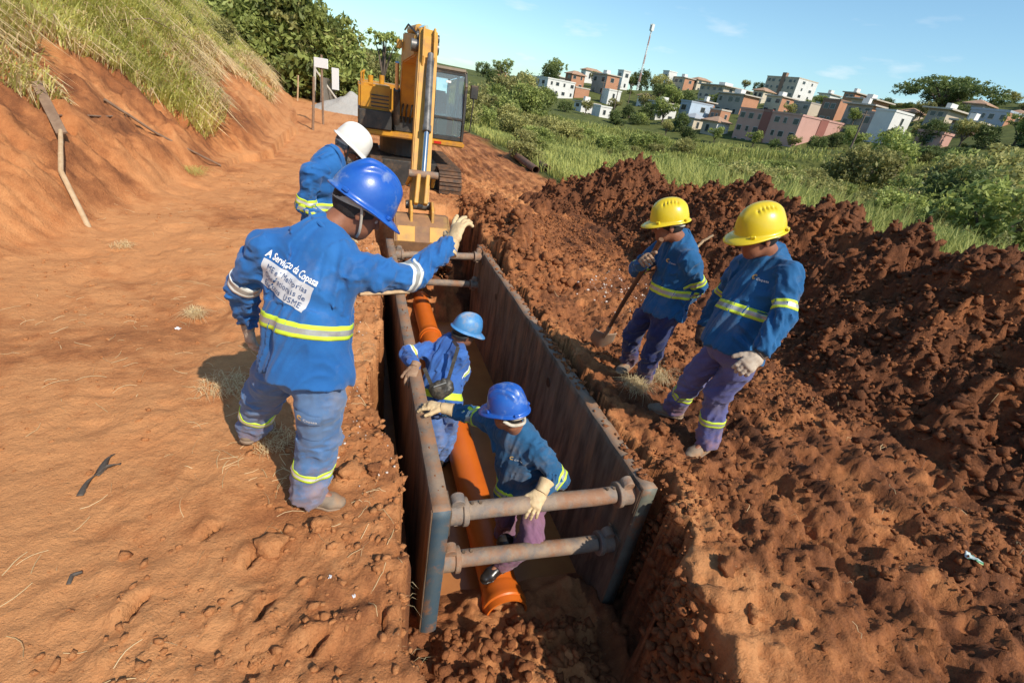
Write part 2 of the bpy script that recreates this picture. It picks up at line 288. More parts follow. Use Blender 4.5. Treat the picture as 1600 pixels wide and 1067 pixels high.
def hill_c(x, y):
    global _HDZ
    if _HDZ is None: _HDZ = _HP[:, 2]+1.2-hill(_HC[:, 0], _HC[:, 1])
    h = hill(x, y); D = np.hypot(x, y)
    if np.ndim(x) == 0: x = np.array(x); y = np.array(y)
    num = np.zeros(np.shape(x)); den = np.full(np.shape(x), .06); m = (D > 85) & (D < 330) & (np.arctan2(x, y) > -.1)
    if np.any(m):
        xs, ys = x[m], y[m]; n_ = np.zeros(xs.shape); d_ = np.full(xs.shape, .06)
        for (cx, cy), dz in zip(_HC, _HDZ):
            w = np.exp(-((xs-cx)**2+(ys-cy)**2)/15.**2); n_ += w*dz; d_ += w
        num[m] = n_; den[m] = d_
    return h+num/den
def bank(x, y):
    d = np.interp(y, XT_Y, XT_X)-x+.25*noise(y*.5, 3.3, s=5)+.1*noise(y*2.1, 1.7, s=6)
    a = np.clip(d, 0, None)
    h = np.where(a < 3.6, .12*np.minimum(a, .6)/.6+.86*np.clip(a-.25, 0, None), .12+.86*3.35+.32*(a-3.6))
    return np.minimum(h, 9+.0*a), d
def trench_x(y):
    xl = .27+.05*noise(y*1.3, 9.1, s=11)+.035*noise(y*5, 2.2, s=12)-.12*np.exp(-((y-3.2)/.8)**2)
    xr = 1.60+.305*sstep(1.15, 1.62, y)+.04*noise(y*1.1, 4.4, s=13)+.05*noise(y*4.3, 8.2, s=14)
    xr = xr+.09*sstep(1.75, 1.2, y)*noise(y*3.1, 5.5, s=15)
    return xl, xr
def trench_floor(x, y):
    z = np.interp(y, [-2, .2, .8, 1.3, 1.75, 2.05, 2.3, 6.9, 7.3, 8.6, 9.3], [-.68, -.76, -.84, -.95, -1.08, -1.22, -1.36, -1.37, -1.15, -.75, -.35])
    z = z-.14*sstep(1.15, 1.5, x)*sstep(2.2, 1.5, y)
    lump = .10*fbm(x*3.2, y*3.2, o=4, s=21, ridged=True)*.6+.05*noise(x*9, y*9, s=22)+.02*noise(x*24, y*24, s=23)
    return z+lump*np.where((y > 2.15) & (y < 6.9), .08, 1.)
CREV = [(*atz(215, 950)[:2], 1.0, .055, .014), (*atz(412, 950)[:2], 1.0, .06, .015), (*atz(495, 1005)[:2], .6, .05, .014), (*atz(395, 870)[:2], .9, .05, .009), (*atz(600, 960)[:2], 1.4, .05, .014), (*atz(330, 830)[:2], .7, .05, .008)]
PADS = [tuple((np.array(POSE[k][q+'a'])+np.array(POSE[k][q+'t']))/2*np.array([1, 1, 0])+np.array([0, 0, POSE[k][q+'a'][2]-.098])) for k in ('p1', 'p5', 'p6') for q in 'LR']
def ground_h(x, y, detail=True):
    x = np.asarray(x, float); y = np.asarray(y, float)
    b, d = bank(x, y)
    near = sstep(60, 20, np.hypot(x, y))
    h = hill_c(x, y)*np.where(d > 0, .0, 1.)*1.+b
    far = sstep(40, 120, np.hypot(x, y)); h = h+far*.5*fbm(x*.03, y*.03, o=3, s=31)
    # site level: soft undulation
    h = h+near*(.035*noise(x*.6, y*.6, s=32)+.02*noise(x*1.7, y*1.7, s=33))
    h = h-.035*near*sstep(-1.2, .3, x)*sstep(1.6, .3, x)*0
    if detail:
        right = sstep(1.75, 2.3, x); edgeL = sstep(-.75, .15, x+.25*noise(y*1.2, 7.7, s=44))*(1-right)
        edgeL = np.maximum(edgeL, sstep(-1.25, -.45, x+.3*noise(y*2, 3.1, s=53))*sstep(2.0, 1.35, y+.3*noise(x*1.5, 1.1, s=54))*(1-right)); left = (1-right)*(1-edgeL)
        onb = sstep(.1, .8, d)
        jit0 = noise(x*63, y*63, s=56); comp = .011*fbm(x*3.1, y*3.1, o=4, s=34)+.005*fbm(x*19, y*19, o=3, s=35)
        foot = -.03*np.clip(noise(x*3.3, y*2.1, s=36)-.3, 0, 1)*2-.02*np.clip(noise(x*6.1, y*6.1, s=55)-.45, 0, 1)*2+.002*jit0
        cl = fbm(x*4.2, y*4.2, o=5, s=37, g=.55, ridged=True)
        jit = noise(x*71.3, y*71.3, s=39)
        cr_ = fbm(x*5.2+.4*noise(x*2, y*2, s=59), y*2.3, o=4, s=60, g=.6, ridged=True)
        clod = .03+.014*cl+.020*cr_*sstep(1.6, 2.6, x)+.010*cl*(1-sstep(1.6, 2.6, x))+.020*fbm(x*9, y*9, o=3, s=38, g=.75)+.011*jit
        # ruts left by tracked machines, parallel to the trench
        xs = x+.09*noise(x*.4, y*.5, s=40)+.05*noise(y*1.9, x*.5, s=41)
        rut = (.045*np.sin(xs*2*math.pi/.55)+.03*np.sin(xs*2*math.pi/.21+2*noise(x, y*.6, s=42)))*sstep(2.3, 2.8, x)*(.55+.45*noise(x*.9, y*.5, s=43))
        flat = sstep(.05, .55, noise(x*.55+3, y*.4, s=45))       # trodden smoother patches
        h = h+near*np.where(d < .5, 1, 1)*(left*(1-onb)*(comp+foot)+edgeL*(1-onb)*(comp+.75*(clod-.02))+right*((1-.3*flat)*(clod-.03)*1.45+rut+comp))
        gul = fbm(x*1.1+.3*y, y*2.6, o=4, s=46, ridged=True)
        h = h+near*onb*(.11*gul+.05*cl+.035*fbm(x*6, y*6, o=4, s=47, g=.65))
        # low windrow of loose clods on the far right lip of the trench
        h = h+.34*np.exp(-((x-2.35-.1*noise(y*1.4, 0, s=48))/.34)**2)*sstep(5.2, 6.4, y)*sstep(10.4, 9.0, y)*(.8+.5*noise(x*4, y*4, s=49)+.25*noise(x*10, y*10, s=50))
        h = h+.05*np.exp(-((x-2.0)/.12)**2)*sstep(1.2, 1.9, y)*sstep(8, 6, y)*(noise(x*7, y*6, s=51)+.4)
        for (cx_, cy_, ca, cl_, cw) in CREV:
            u_ = (x-cx_)*math.cos(ca)+(y-cy_)*math.sin(ca); v_ = -(x-cx_)*math.sin(ca)+(y-cy_)*math.cos(ca)+.012*noise(u_*22, 1.1, s=58); h = h-.085*np.exp(-(u_/cl_)**4-(v_/cw)**2)+.03*np.exp(-(u_/cl_/1.2)**4-((v_-.05)/.035)**2)
        for (fx_, fy_, fz_) in PADS:
            w_ = np.exp(-(((x-fx_)**2+(y-fy_)**2)/.13**2)**2); h = h*(1-w_)+(fz_+.006*cl)*w_
        # trench
        xl, xr = trench_x(y); j = .018*noise(x*8, y*8, s=52)+.012*noise(x*19, y*19, s=57)
        iny = sstep(9.4, 8.6, y)
        cut = sstep(xl-.012, xl+.035, x+j)*sstep(xr+.035, xr-.012, x+2.6*j)*iny
        tf = trench_floor(x, y)
        h = h*(1-cut)+np.minimum(tf, h)*cut
    return h
def axis(segs, grow_lo, grow_hi, lim_lo, lim_hi):
    a = np.concatenate([np.arange(s0, s1-1e-6, st) for s0, s1, st in segs]+[[segs[-1][1]]])
    lo = []; v = a[0]; st = segs[0][2]
    while v > lim_lo: st *= grow_lo; v -= st; lo.append(v)
    hi = []; v = a[-1]; st = segs[-1][2]
    while v < lim_hi: st *= grow_hi; v += st; hi.append(v)
    return np.concatenate([lo[::-1], a, hi])
gx = axis([(-5.2, -1.25, .034), (-1.25, 2.9, .0165), (2.9, 4.4, .024), (4.4, 8.2, .036)], 1.09, 1.065, -700, 700)
gy = axis([(.1, 3.6, .0185), (3.6, 7, .028), (7, 13, .055)], 1.2, 1.06, -300, 900)
GX, GY = np.meshgrid(gx, gy, indexing='ij'); GZ = ground_h(GX, GY)
nx_, ny_ = GX.shape
idx = np.arange(nx_*ny_).reshape(nx_, ny_)
F = np.stack([idx[:-1, :-1], idx[1:, :-1], idx[1:, 1:], idx[:-1, 1:]], -1).reshape(-1, 4)
gme = np_mesh('ground', np.stack([GX, GY, GZ], -1).reshape(-1, 3), F)
# soil tone 0 = pale trodden laterite, 1 = dark moist spoil ; veg = overgrown earth beyond the site
xl_, xr_ = trench_x(GY)
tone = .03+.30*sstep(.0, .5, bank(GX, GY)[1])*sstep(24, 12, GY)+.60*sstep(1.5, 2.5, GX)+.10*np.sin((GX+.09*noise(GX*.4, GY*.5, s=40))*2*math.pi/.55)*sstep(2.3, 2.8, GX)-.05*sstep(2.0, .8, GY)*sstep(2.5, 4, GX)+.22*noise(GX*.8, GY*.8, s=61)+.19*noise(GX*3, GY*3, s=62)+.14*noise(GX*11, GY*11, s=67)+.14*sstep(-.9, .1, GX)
bh, bd = bank(GX, GY)
tone = tone+.30*sstep(.3, 1.0, bd)*sstep(2.2, 1.4, bd)*(noise(GX*.8, GY*1.2, s=63)+.2)
tone = tone+.25*((GX > xl_) & (GX < xr_) & (GY < 9))*np.where(GY < 2.1, 1, 1.2)+.5*((GX > xr_-.25) & (GX < xr_+.05) & (GZ < -.12) & (GY < 9))  # moist trench soil darker; the right wall's shade is also put into the tone
tone = tone-.25*np.exp(-((GX-3.4)/.8)**2)*sstep(1, 4, GY)-.30*sstep(8.5, 12.5, GY)*sstep(1.5, 2.5, GX)
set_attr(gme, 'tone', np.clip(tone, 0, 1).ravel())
D_ = np.hypot(GX, GY)
veg = np.maximum(sstep(8.2, 9.5, GX+.6*noise(GX*.3, GY*.3, s=64)), sstep(1.9, 3.2, bd+.5*noise(GX*.7, GY*.7, s=65)))
veg = np.maximum(veg, sstep(34, 45, GY)); veg = np.maximum(veg, sstep(6.0, 7.2, GX-.04*(GY-14)+.5*noise(GX, GY*.4, s=66))*sstep(12.5, 14, GY))
set_attr(gme, 'veg', np.clip(veg, 0, 1).ravel())
def soil_material(name, use_attr=True, base_tone=.5, wet=0.):
    m = bpy.data.materials.new(name); m.use_nodes = True; t = m.node_tree; N = t.nodes; p = N['Principled BSDF']; K = t.links.new
    tc = N.new('ShaderNodeTexCoord'); src = tc.outputs['Object']
    def nz(sc, det=6, ro=.65):
        n = N.new('ShaderNodeTexNoise'); n.inputs['Scale'].default_value = sc; n.inputs['Detail'].default_value = det; n.inputs['Roughness'].default_value = ro; K(src, n.inputs['Vector']); return n.outputs[0]
    def mth(op, a, b, c=None):
        n = N.new('ShaderNodeMath'); n.operation = op
        for i, q in enumerate((a, b)+((c,) if c is not None else ())):
            if isinstance(q, (int, float)): n.inputs[i].default_value = q
            else: K(q, n.inputs[i])
        return n.outputs[0]
    def mix(f, a, b):
        n = N.new('ShaderNodeMix'); n.data_type = 'RGBA'; K(f, n.inputs['Factor'])
        for q, k in ((a, 'A'), (b, 'B')):
            if isinstance(q, tuple): n.inputs[k].default_value = (*q, 1)
            else: K(q, n.inputs[k])
        return n.outputs['Result']
    if use_attr:
        at = N.new('ShaderNodeAttribute'); at.attribute_name = 'tone'; tone = at.outputs['Fac']
    else:
        v = N.new('ShaderNodeValue'); v.outputs[0].default_value = base_tone; tone = v.outputs[0]
    big = nz(1.4); mid = nz(9); fine = nz(85, 6, .8)
    tn = mth('ADD', tone, mth('MULTIPLY', mth('SUBTRACT', mid, .5), .75)); tn = mth('ADD', tn, mth('MULTIPLY', mth('SUBTRACT', fine, .5), .8))
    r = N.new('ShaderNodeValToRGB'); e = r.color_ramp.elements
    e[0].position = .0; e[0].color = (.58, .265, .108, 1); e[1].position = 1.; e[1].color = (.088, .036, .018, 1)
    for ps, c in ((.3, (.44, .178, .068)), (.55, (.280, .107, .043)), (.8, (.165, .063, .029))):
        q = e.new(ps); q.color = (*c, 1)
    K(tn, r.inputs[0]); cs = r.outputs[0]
    mr = N.new('ShaderNodeMapRange'); mr.inputs['From Min'].default_value = .52; mr.inputs['From Max'].default_value = .72; mr.inputs['To Max'].default_value = .45; K(big, mr.inputs['Value'])
    cs = mix(mr.outputs[0], cs, (.45, .16, .055))
    # pale flecks of straw, lime and dry crumbs
    fl = N.new('ShaderNodeTexVoronoi'); fl.inputs['Scale'].default_value = 36; K(src, fl.inputs['Vector'])
    f2 = mth('MULTIPLY', mth('LESS_THAN', fl.outputs['Distance'], .12), mth('GREATER_THAN', nz(2.3), .56))
    cs = mix(mth('MULTIPLY', f2, .4), cs, (.52, .36, .22))
    if use_attr:
        av = N.new('ShaderNodeAttribute'); av.attribute_name = 'veg'
        g = N.new('ShaderNodeValToRGB'); g.color_ramp.elements[0].position = .35; g.color_ramp.elements[0].color = (.055, .07, .018, 1); g.color_ramp.elements[1].position = .65; g.color_ramp.elements[1].color = (.12, .13, .035, 1); K(nz(.6), g.inputs[0])
        cs = mix(av.outputs['Fac'], cs, g.outputs[0])
    K(cs, p.inputs['Base Color']); p.inputs['Roughness'].default_value = .95-wet; p.inputs['Specular IOR Level'].default_value = .18
    b = N.new('ShaderNodeBump'); b.inputs['Distance'].default_value = .022; b.inputs['Strength'].default_value = 1
    K(mth('ADD', mth('MULTIPLY', nz(28, 8, .7), 1.), mth('MULTIPLY', nz(110, 4, .7), .35)), b.inputs['Height']); K(b.outputs[0], p.inputs['Normal'])
    return m
M_soil = soil_material('laterite_soil'); M_heap = soil_material('moist_spoil', False, .84); M_clod = soil_material('clod_soil', False, .58); M_clodl = soil_material('dry_clod_soil', False, .22)
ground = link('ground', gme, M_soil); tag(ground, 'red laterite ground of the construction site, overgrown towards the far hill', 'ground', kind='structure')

# muddy film of water on the trench floor round the pipe
wv = MB(); wv.add([(.3, 1.85, 0), (1.95, 1.85, 0), (1.95, 7.0, 0), (.3, 7.0, 0)], [(0, 1, 2, 3)])
M_mud = mat('muddy_water', (.40, .165, .05), .22, (.33, .13, .042), 3., bump=.0012, bscale=14, spec=.4)
wo = wv.build('muddy_water', M_mud); wo.location.z = -1.345; tag(wo, 'flat film of muddy water on the trench floor', 'water', kind='structure')

# ---------------------------------------------------------------- spoil heaps: real mounds standing on the ground
RIDGE = np.array([(6.0, 10.4, 1.15, 1.5), (6.1, 9.0, .82, 1.35), (6.1, 7.6, 1.12, 1.5), (6.2, 6.4, 1.32, 1.6), (6.3, 5.2, 1.30, 1.6), (6.3, 4.0, 1.25, 1.7), (6.2, 2.9, 1.28, 1.8), (6.2, 1.6, 1.2, 1.8), (6.2, .3, 1.0, 1.7), (6.2, -.8, .5, 1.2)])
def heap(name, label, y0, y1, pk):
    X, Y = np.meshgrid(np.arange(3.6, 9.4, .026), np.arange(y0, y1, .026), indexing='ij')
    h = np.full(X.shape, -1.)
    wx = .22*noise(X*.8, Y*.8, s=71)+.1*noise(X*2.3, Y*2.3, s=72); wy = .22*noise(X*.8, Y*.8, s=73)
    for (cx, cy, ch, cr_) in pk:
        r = np.hypot(X-cx+wx, (Y-cy+wy)*.9)/cr_
        h = np.maximum(h, ch*(1.06-r**1.25*1.02))
    edge = sstep(-.15, .35, h)
    cl = fbm(X*1.9, Y*1.9, o=5, s=74, g=.56, ridged=True)
    h = h+edge*(.11*fbm(X*1.7, Y*1.7, o=6, s=74, g=.66, ridged=True)+.05*fbm(X*7, Y*7, o=3, s=75, g=.8)-.035*noise(X*17, Y*17, s=76)+.022*rng.uniform(-1, 1, X.shape)-.03)
    Z = ground_h(X, Y, True)+h
    keep = h > -.05
    n0, n1 = X.shape; idx = np.arange(n0*n1).reshape(n0, n1)
    k = keep[:-1, :-1] & keep[1:, :-1] & keep[1:, 1:] & keep[:-1, 1:]
    F = np.stack([idx[:-1, :-1], idx[1:, :-1], idx[1:, 1:], idx[:-1, 1:]], -1)[k]
    used = np.unique(F); remap = np.zeros(n0*n1, np.int64); remap[used] = np.arange(len(used))
    V = np.stack([X, Y, Z], -1).reshape(-1, 3)[used]
    o = link(name, np_mesh(name, V, remap[F]), M_heap); tag(o, label, 'soil heap')
    HEAPS.append((X, Y, Z, h)); return o
HEAPS = []
heap('soil_heap', 'peaked mound of dark red spoil at the end of the heap row, beside green grass', 8.0, 13., [RIDGE[0], (5.2, 10.9, .55, 1.2), (6.9, 9.9, .7, 1.2)])
heap('soil_heap', 'long ridge of cloddy dark brown spoil behind the two workers in yellow helmets', -2., 9.6, [tuple(r) for r in RIDGE[1:]]+[(5.2, 3.1, .55, 1.1), (5.4, 5.9, .62, 1.2), (5.3, 1.2, .45, 1.0), (5.6, 7.6, .6, 1.1)])
def surf_z(x, y):
    z = float(ground_h(np.array([x]), np.array([y]))[0])
    for X, Y, Z, h in HEAPS:
        i = int(round((x-X[0, 0])/.026)); j = int(round((y-Y[0, 0])/.026))
        if 0 <= i < X.shape[0] and 0 <= j < X.shape[1] and h[i, j] > 0: z = max(z, float(Z[i, j]))
    return z
def surf_zs(x, y):
    x = np.asarray(x); y = np.asarray(y); z = ground_h(x, y)
    for X, Y, Z, h in HEAPS:
        i = np.round((x-X[0, 0])/.026).astype(int); j = np.round((y-Y[0, 0])/.026).astype(int)
        ok = (i >= 0) & (j >= 0) & (i < X.shape[0]) & (j < X.shape[1]); ii = np.clip(i, 0, X.shape[0]-1); jj = np.clip(j, 0, X.shape[1]-1)
        z = np.where(ok & (h[ii, jj] > 0), np.maximum(z, Z[ii, jj]), z)
    return z
def march(px, py, t0=2., t1=900., detail=False):
    """first point of the ray through a pixel that lies on the terrain"""
    v = ray(px, py); t = np.concatenate([np.arange(t0, 30, .05), np.geomspace(30, t1, 3000)])
    P = CAM+v*t[:, None]; h = ground_h(P[:, 0], P[:, 1], detail); b = np.nonzero(P[:, 2] < h)[0]
    return P[b[0]] if len(b) else None

# ---------------------------------------------------------------- loose clods
def ico(sub):
    bm = bmesh.new(); bmesh.ops.create_icosphere(bm, subdivisions=sub, radius=1.); bm.verts.ensure_lookup_table()
    V = np.array([v.co[:] for v in bm.verts]); F = np.array([[v.index for v in f.verts] for f in bm.faces]); bm.free(); return V, F
ICO1, ICO2, ICO3 = ico(1), ico(2), ico(3)
def lump(base, seed, amp=.45, fr=1.6):
    V, F = base; n = fbm(V[:, 0]*fr+seed*3.7, V[:, 1]*fr+seed, V[:, 2]*fr+.01, o=3, s=seed)
    n2 = noise(V[:, 0]*3.3+seed, V[:, 1]*3.3, V[:, 2]*3.3+.01, s=seed+5)
    g_ = np.random.default_rng(seed+77); return V*(1+amp*n+.22*n2)[:, None]*(g_.uniform(.68, 1.25, len(V))[:, None] if len(V) < 20 else 1), F
def clod_field(name, label, pts, sizes, material, base=ICO1, nproto=10):
    pr = [lump(base, k, .5) for k in range(nproto)]; n = len(pts); nv = len(base[0]); V = np.zeros((n, nv, 3)); Fs = np.zeros((n, len(base[1]), 3), int)
    ang = rng.uniform(0, 6.283, n); which = rng.integers(0, nproto, n); sq = rng.uniform(.55, .95, n); ln = rng.uniform(.8, 1.35, n)
    for k in range(nproto):
        m = which == k; P = pr[k][0][None]*np.stack([sizes[m]*ln[m], sizes[m]/ln[m], sizes[m]*sq[m]], -1)[:, None, :]
        c, s = np.cos(ang[m])[:, None], np.sin(ang[m])[:, None]
        V[m] = np.stack([P[..., 0]*c-P[..., 1]*s, P[..., 0]*s+P[..., 1]*c, P[..., 2]], -1)+pts[m][:, None, :]
        Fs[m] = pr[k][1][None]+(np.nonzero(m)[0]*nv)[:, None, None]
    me = np_mesh(name, V.reshape(-1, 3), Fs.reshape(-1, 3)); o = link(name, me, material, smooth=False); tag(o, label, 'soil', kind='stuff'); return o
def scatter(n, x0, x1, y0, y1, smin, smax, dens=None, pw=2.2, sink=.25):
    x = rng.uniform(x0, x1, n); y = rng.uniform(y0, y1, n)
    if dens is not None: k = rng.uniform(0, 1, n) < dens(x, y); x, y = x[k], y[k]
    s = smin+(smax-smin)*rng.uniform(0, 1, len(x))**pw; z = surf_zs(x, y)+s*sink
    return np.stack([x, y, z], -1), s
def notrench(x, y):
    xl, xr = trench_x(y); pad = np.zeros(np.shape(x), bool)
    for f in PADS: pad |= (x-f[0])**2+(y-f[1])**2 < .15**2
    return ~(((x > xl-.02) & (x < xr+.03) & (y < 9.2)) | pad)
def patch(x, y): return np.clip(.35+.9*noise(x*1.1, y*1.1, s=81), .05, 1)
p1_, s1_ = scatter(52000, 1.9, 5.6, .2, 9.5, .003, .030, lambda x, y: notrench(x, y)*patch(x, y), 4.)
p2_, s2_ = scatter(5200, -1.1, .3, .4, 7, .003, .026, lambda x, y: notrench(x, y)*np.maximum(sstep(-.7, .1, x), sstep(2.2, 1.2, y))*(.3+patch(x, y)), 3.6)
p3_, s3_ = scatter(2600, -3, -.2, .8, 11, .0025, .018, lambda x, y: patch(x, y), 3.)
p4_, s4_ = scatter(2200, 2.05, 2.9, 5.2, 10.3, .01, .08, lambda x, y: .3+patch(x, y), 2.8)
clod_field('loose_crumbs', 'small loose crumbs of brown soil strewn right of the trench', np.concatenate([p1_, p4_]), np.concatenate([s1_, s4_]), M_clod, ICO1)
clod_field('dry_crumbs', 'small dry crumbs of pale red soil strewn left of the trench', np.concatenate([p2_, p3_]), np.concatenate([s2_, s3_]), M_clodl, ICO1)
p5_, s5_ = scatter(34000, 4.2, 8.3, -.8, 12.4, .006, .058, None, 4.2)
k = np.zeros(len(p5_), bool)
for X, Y, Z, h in HEAPS:
    i = np.round((p5_[:, 0]-X[0, 0])/.026).astype(int); j = np.round((p5_[:, 1]-Y[0, 0])/.026).astype(int)
    ok = (i >= 0) & (j >= 0) & (i < X.shape[0]) & (j < X.shape[1]); k |= ok & (h[np.clip(i, 0, X.shape[0]-1), np.clip(j, 0, X.shape[1]-1)] > .02)
clod_field('spoil_clods', 'broken clods of dark soil covering the spoil heaps', p5_[k], s5_[k], M_heap, ICO1)
p6_, s6_ = scatter(1500, .33, 1.6, .3, 1.85, .006, .045, None, 3.)
clod_field('trench_clods', 'loose clods in the open end of the trench', p6_, s6_, M_clod, ICO1)
n = 900; y = rng.uniform(.35, 1.95, n); _, xr = trench_x(y); zt = -rng.uniform(0, 1, n)**1.3*.95; pw_ = np.stack([xr+rng.uniform(-.03, .03, n), y, zt], -1); sw_ = .006+.036*rng.uniform(0, 1, n)**3
n = 420; y = rng.uniform(.5, 6, n); xl, _ = trench_x(y); zt = -rng.uniform(0, 1, n)**1.6*.6; pl_ = np.stack([xl-.005+rng.uniform(-.015, .012, n), y, zt], -1); sl_ = .005+.022*rng.uniform(0, 1, n)**2.4
clod_field('wall_clods', 'crumbling lumps sticking out of the right trench wall', pw_, sw_, M_clod, ICO1); clod_field('wall_crumbs', 'small lumps on the left trench wall', pl_, sl_, M_clodl, ICO1)
def big_clod(px, py, r, label, seed, mt=None, x=None):
    p = atz(px, py, .0); z = surf_z(p[0], p[1])
    V, F = lump(ICO3, seed, .42, 1.25); V = V*np.array([r, r*.85, r*.68]); V[:, 2] = np.maximum(V[:, 2], -r*.3)
    V = V+.02*r*10*.1*noise(V[:, 0]*40, V[:, 1]*40, V[:, 2]*40+.1, s=seed)[:, None]*.5
    o = link('soil_clod', np_mesh('soil_clod', V, F), mt or M_clodl); o.location = (p[0], p[1], z+r*.22); o.rotation_euler.z = seed*1.3
    tag(o, label, 'soil clod', 'large clods beside the trench'); return o
big_clod(548, 738, .075, 'large smooth red clod in front of the shoe of the pointing worker', 3)
big_clod(527, 700, .05, 'rounded red clod beyond the largest clod on the left trench lip', 4)
big_clod(500, 828, .048, 'reddish lump of soil just behind the heel of the pointing worker', 5)
big_clod(585, 735, .05, 'dark crumbly clod at the very edge of the left trench wall', 6, M_clod)
big_clod(420, 850, .07, 'flat pale clod among straw left of the heel of the pointing worker', 7)
big_clod(500, 800-40, .03, 'fist sized clod beneath the shin of the pointing worker', 8)
big_clod(1105, 945, .07, 'light blocky clod on the right trench lip below the shoes', 9)
big_clod(1130, 890, .06, 'crumbling clod above the right trench wall', 10, M_clod)
big_clod(1040, 812, .05, 'rough clod touching the corner of the steel shield', 11, M_clod)
big_clod(1375, 915, .045, 'square brown clod on the rutted ground right of the trench', 12, M_clod)
big_clod(1030, 680, .06, 'wedge of soil beside the right wall of the shield, near the shoes', 13, M_clod)
big_clod(1345, 695, .06, 'dark lump lying at the foot of the long spoil ridge', 14, M_heap)
big_clod(1180, 960, .045, 'small pale clod on the rutted ground near the trench end', 15)
# ================================================================ trench shield, pipe
M_steel = mat('rusty_shield_steel', (.075, .05, .032), .75, (.22, .15, .10), 4., mixr=(.38, .66), bump=.006, bscale=20, col3=(.30, .155, .08), n3=2.4, r3=(.5, .66), stretch=(2.2, 2.2, .45))
M_rim = mat('worn_painted_rim', (.27, .19, .13), .75, (.15, .125, .105), 7., bump=.003, bscale=45, col3=(.30, .15, .075), n3=4.5, r3=(.45, .6))
M_blue = mat('chipped_blue_paint', (.045, .085, .12), .6, (.08, .10, .11), 9., bump=.002, bscale=40, col3=(.26, .12, .055), n3=5., r3=(.52, .64))
M_green = mat('greyish_green_paint', (.17, .18, .14), .6, (.12, .12, .10), 9., bump=.002, bscale=40, col3=(.26, .12, .055), n3=5., r3=(.52, .66))
M_strut = mat('muddy_strut_steel', (.30, .21, .14), .72, (.15, .13, .12), 9.5, bump=.006, bscale=30, col3=(.26, .13, .07), n3=5., r3=(.48, .62))
M_pipe = mat('orange_pvc', (.60, .135, .014), .42, (.54, .115, .013), 3., bump=.0006, bscale=30, col3=(.48, .16, .05), n3=2.2, r3=(.6, .8), spec=.4)
M_rubber = mat('black_rubber', (.012, .011, .010), .5, (.03, .026, .022), 10.)
XLo, XLi, XRi, XRo, Y0, Y1 = .41, .51, 1.76, 1.86, 1.87, 6.94
def dent_panel(name, x0, x1, mats, par, inner):
    """plate with slightly wavy faces: grid box, materials 0 side 1 rim 2 end"""
    ny, nz = 90, 26; zb = -1.55
    ys = np.linspace(Y0, Y1, ny); zs = np.linspace(zb, 0, nz); V = []; F = []; Mi = []
    def add(grid, m, flip=False):
        b = sum(len(v) for v in V); n0, n1 = grid.shape[:2]; V.append(grid.reshape(-1, 3)); idx = np.arange(n0*n1).reshape(n0, n1)+b
        q = np.stack([idx[:-1, :-1], idx[1:, :-1], idx[1:, 1:], idx[:-1, 1:]], -1).reshape(-1, 4); F.append(q[:, ::-1] if flip else q); Mi.append(np.full(len(q), m))
    YY, ZZ = np.meshgrid(ys, zs, indexing='ij')
    bul = .012*noise(YY*1.3, ZZ*1.6, s=91)*np.clip(-ZZ*4, 0, 1)*np.clip((YY-Y0)*4, 0, 1)
    topw = .006*noise(YY*6, 1, s=92)*(ZZ > -.001)
    XL = x0+np.where(inner < 0, 0, bul); XR = x1+np.where(inner < 0, bul, 0)
    z2 = ZZ+topw
    add(np.stack([XL+0*YY, YY, z2], -1), 0, True); add(np.stack([XR+0*YY, YY, z2], -1), 0)
    add(np.stack([np.stack([XL[:, -1], ys, z2[:, -1]], -1), np.stack([XR[:, -1], ys, z2[:, -1]], -1)], 1), 1, True)
    add(np.stack([np.stack([XL[0], np.full(nz, Y0), z2[0]], -1), np.stack([XR[0], np.full(nz, Y0), z2[0]], -1)], 0), 2)
    add(np.stack([np.stack([XL[-1], np.full(nz, Y1), z2[-1]], -1), np.stack([XR[-1], np.full(nz, Y1), z2[-1]], -1)], 0), 2, True)
    me = np_mesh(name, np.concatenate(V), np.concatenate(F), np.concatenate(Mi))
    bm = bmesh.new(); bm.from_mesh(me); bmesh.ops.remove_doubles(bm, verts=bm.verts, dist=.0008); bmesh.ops.recalc_face_normals(bm, faces=bm.faces); bm.to_mesh(me); bm.free()
    return link(name, me, mats, par, smooth=False)
shield = empty('trench_shield', (1.13, 4.4, -1.37)); tag(shield, 'long rusty steel trench shield with two walls braced by round struts', 'trench shield')
lw = dent_panel('wall_panel', XLo, XLi, [M_steel, M_rim, M_blue], shield, -1); tag(lw, 'left steel wall with chipped blue end edge')
rw = dent_panel('wall_panel', XRi, XRo, [M_steel, M_rim, M_green], shield, 1); tag(rw, 'right steel wall with soil crusted rim and grey green end edge')
